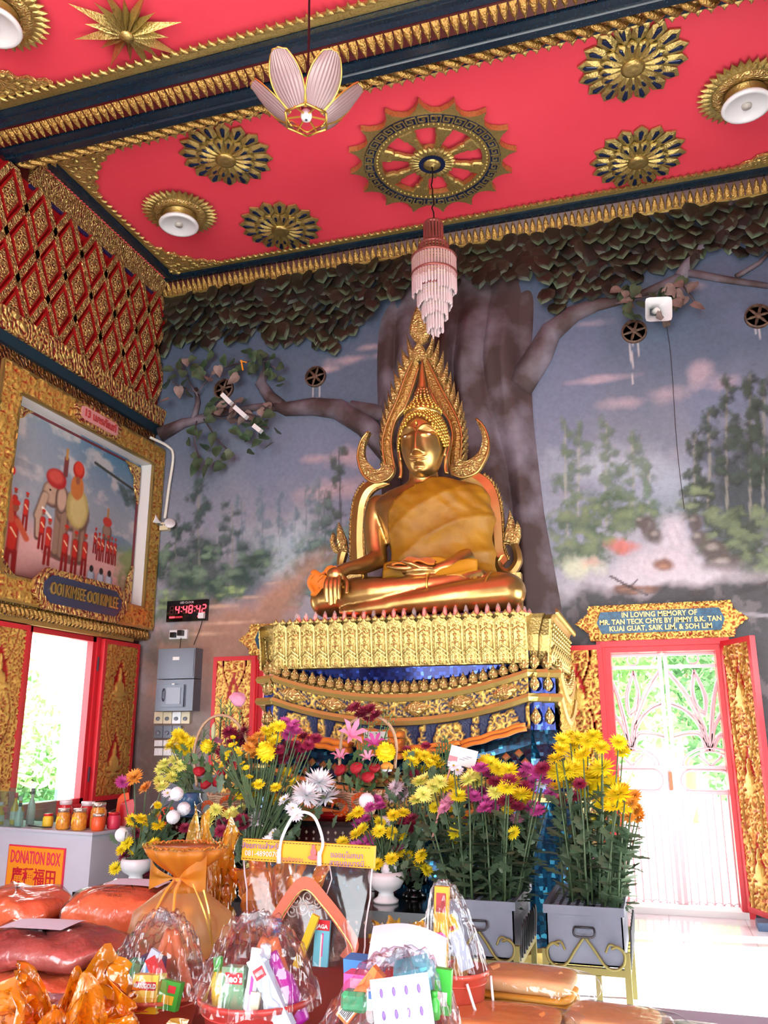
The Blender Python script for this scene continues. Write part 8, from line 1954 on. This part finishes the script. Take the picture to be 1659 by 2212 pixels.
film_dome('clear wrap standing tall over the back pail', P4+Vector((-.01, 0, .2)), .125, .30, 8, (-.06, .0), rag=.08)
# folded robes in clear packs
mat('robe_tan', (252,200,130), .55, bump=(10,.2), var=(7,(254,208,146))); mat('robe_saffron', (252,186,60), .5, bump=(16,.2))
def robe_pack(label, c, w_, d_, hs, rz, seed):
    t = thing('robe_pack', label, 'folded robe', c, R(rz)); z = .004; g = random.Random(seed)
    for k, (h_, ma) in enumerate(hs):
        s = g.random()*6; ww = w_*(1-.02*k)
        def f(u, v):
            a = 2*PI*u; b = -PI/2+PI*v; cb = abs(math.cos(b))**.25; x = ww/2*math.copysign(abs(math.cos(a))**.3, math.cos(a))*cb; y = d_/2*math.copysign(abs(math.sin(a))**.3, math.sin(a))*cb
            return (x, y, z+h_/2+h_/2*math.copysign(abs(math.sin(b))**.7, math.sin(b))+.004*math.sin(x*18+s)*math.cos(y*15)+.03*0)
        MB().grid(f, 40, 14, cu=True).build('fold', ma, t, True); z += h_*.96
    H_ = z
    def q(u, v):
        a = 2*PI*u; b = -PI/2+PI*v; cb = abs(math.cos(b))**.22; e = 1.05+.05*math.sin(9*a+seed)*math.cos(b); x = (w_/2*e+.01)*math.copysign(abs(math.cos(a))**.35, math.cos(a))*cb; y = (d_/2*e+.01)*math.copysign(abs(math.sin(a))**.35, math.sin(a))*cb
        if x > w_*.45: x += .05*math.cos(b)*(1+.5*math.sin(y*60))
        return (x, y, max(.001, H_/2+(H_/2+.006)*math.sin(b)))
    MB().grid(q, 60, 14, cu=True).build('clear_wrap', 'film_clear', t, True); return t
robe_pack('stack of folded tan and saffron robes in clear wrap, behind', (-.58, 3.86, ZL), .40, .26, ((.05, 'robe_saffron'), (.025, 'robe_saffron'), (.065, 'robe_tan')), -4, 1)
robe_pack('folded orange robe in clear wrap at the bottom edge', (-.60, 3.40, ZL), .40, .28, ((.06, 'robe_amber'), (.05, 'robe_amber')), 0, 2); robe_pack('folded peach robe pack right of the others', (-.23, 3.62, ZL), .34, .26, ((.03, 'robe_saffron'), (.05, 'robe_tan')), -8, 3)
mat('pack_blue', (120,118,150), .5); robe_pack('flat bluish cloth pack at the lower right corner', (.12, 3.60, ZL), .36, .26, ((.04, 'pack_blue'),), -5, 4)
# gold cellophane bundles
def cello(label, c, r_, h_, seed, ma, n=44, sy=1.):
    g = np.random.default_rng(seed); ph = g.random(10)*6.3
    t = thing('cellophane_bundle', label, 'wrapping', c)
    for L_ in range(2):
        def f(u, v):
            a = 2*PI*u; k = (1-.5*v) if L_ == 0 else (.5+.55*v); z = h_*v*(.75 if L_ == 0 else 1.1)
            rr = r_*k*(1+.22*math.sin(4*a+ph[L_]+3*v)+.16*math.sin(9*a+ph[2+L_]-5*v)+.10*math.sin(17*a+ph[4]+9*v))
            rr *= 1+.05*math.sin(29*a+ph[8]+23*v)+.04*math.sin(43*a-31*v); z += .05*h_*math.sin(37*v+13*a)+h_*.28*v*math.sin(5*a+ph[5+L_])+h_*.16*v*math.sin(11*a+ph[7])
            return (rr*math.cos(a), rr*math.sin(a)*sy, max(.002, z))
        MB().grid(f, 120, 26, cu=True).build('crumpled_sheet', ma, t, True)
    return t
cello('shiny orange cellophane bundle at the lower left corner', (-1.56, 2.14, ZT), .16, .19, 1, 'cello_orange'); cello('gold cellophane bundle at the far lower left', (-1.90, 2.20, ZT), .14, .12, 2, 'cello_gold')
cello('gold cellophane crumpled before the front middle pail', (-1.30, 2.08, ZT), .09, .11, 3, 'cello_gold'); cello('orange cellophane bundle behind the organza bag', (-1.62, 3.66, ZT), .16, .26, 4, 'cello_orange', sy=.7); cello('brown gold cellophane tuft behind the organza bag top', (-2.0, 3.72, ZT), .10, .36, 5, 'cello_gold', sy=.7); cello('gold cellophane scrap between carrier bag and back pail', (-1.06, 3.56, ZT), .09, .10, 6, 'cello_gold')
robe_pack('lilac wrapped card pack under the lower left cellophane', (-1.86, 2.42, ZT), .30, .2, ((.08, 'paper_lilac'),), 8, 7)
# maroon screen at the right edge
t = thing('lacquer_screen', 'dark maroon panelled screen at the right edge', 'screen', (1.42, 7.3, 0)); MB().box(-.25, .3, -.02, .02, 0, 1.75).build('board', 'maroon', t)
for z in (.1, .62, 1.2): MB().box(-.22, .27, -.03, -.02, z, z+.46).build('panel', 'lacquer', t)
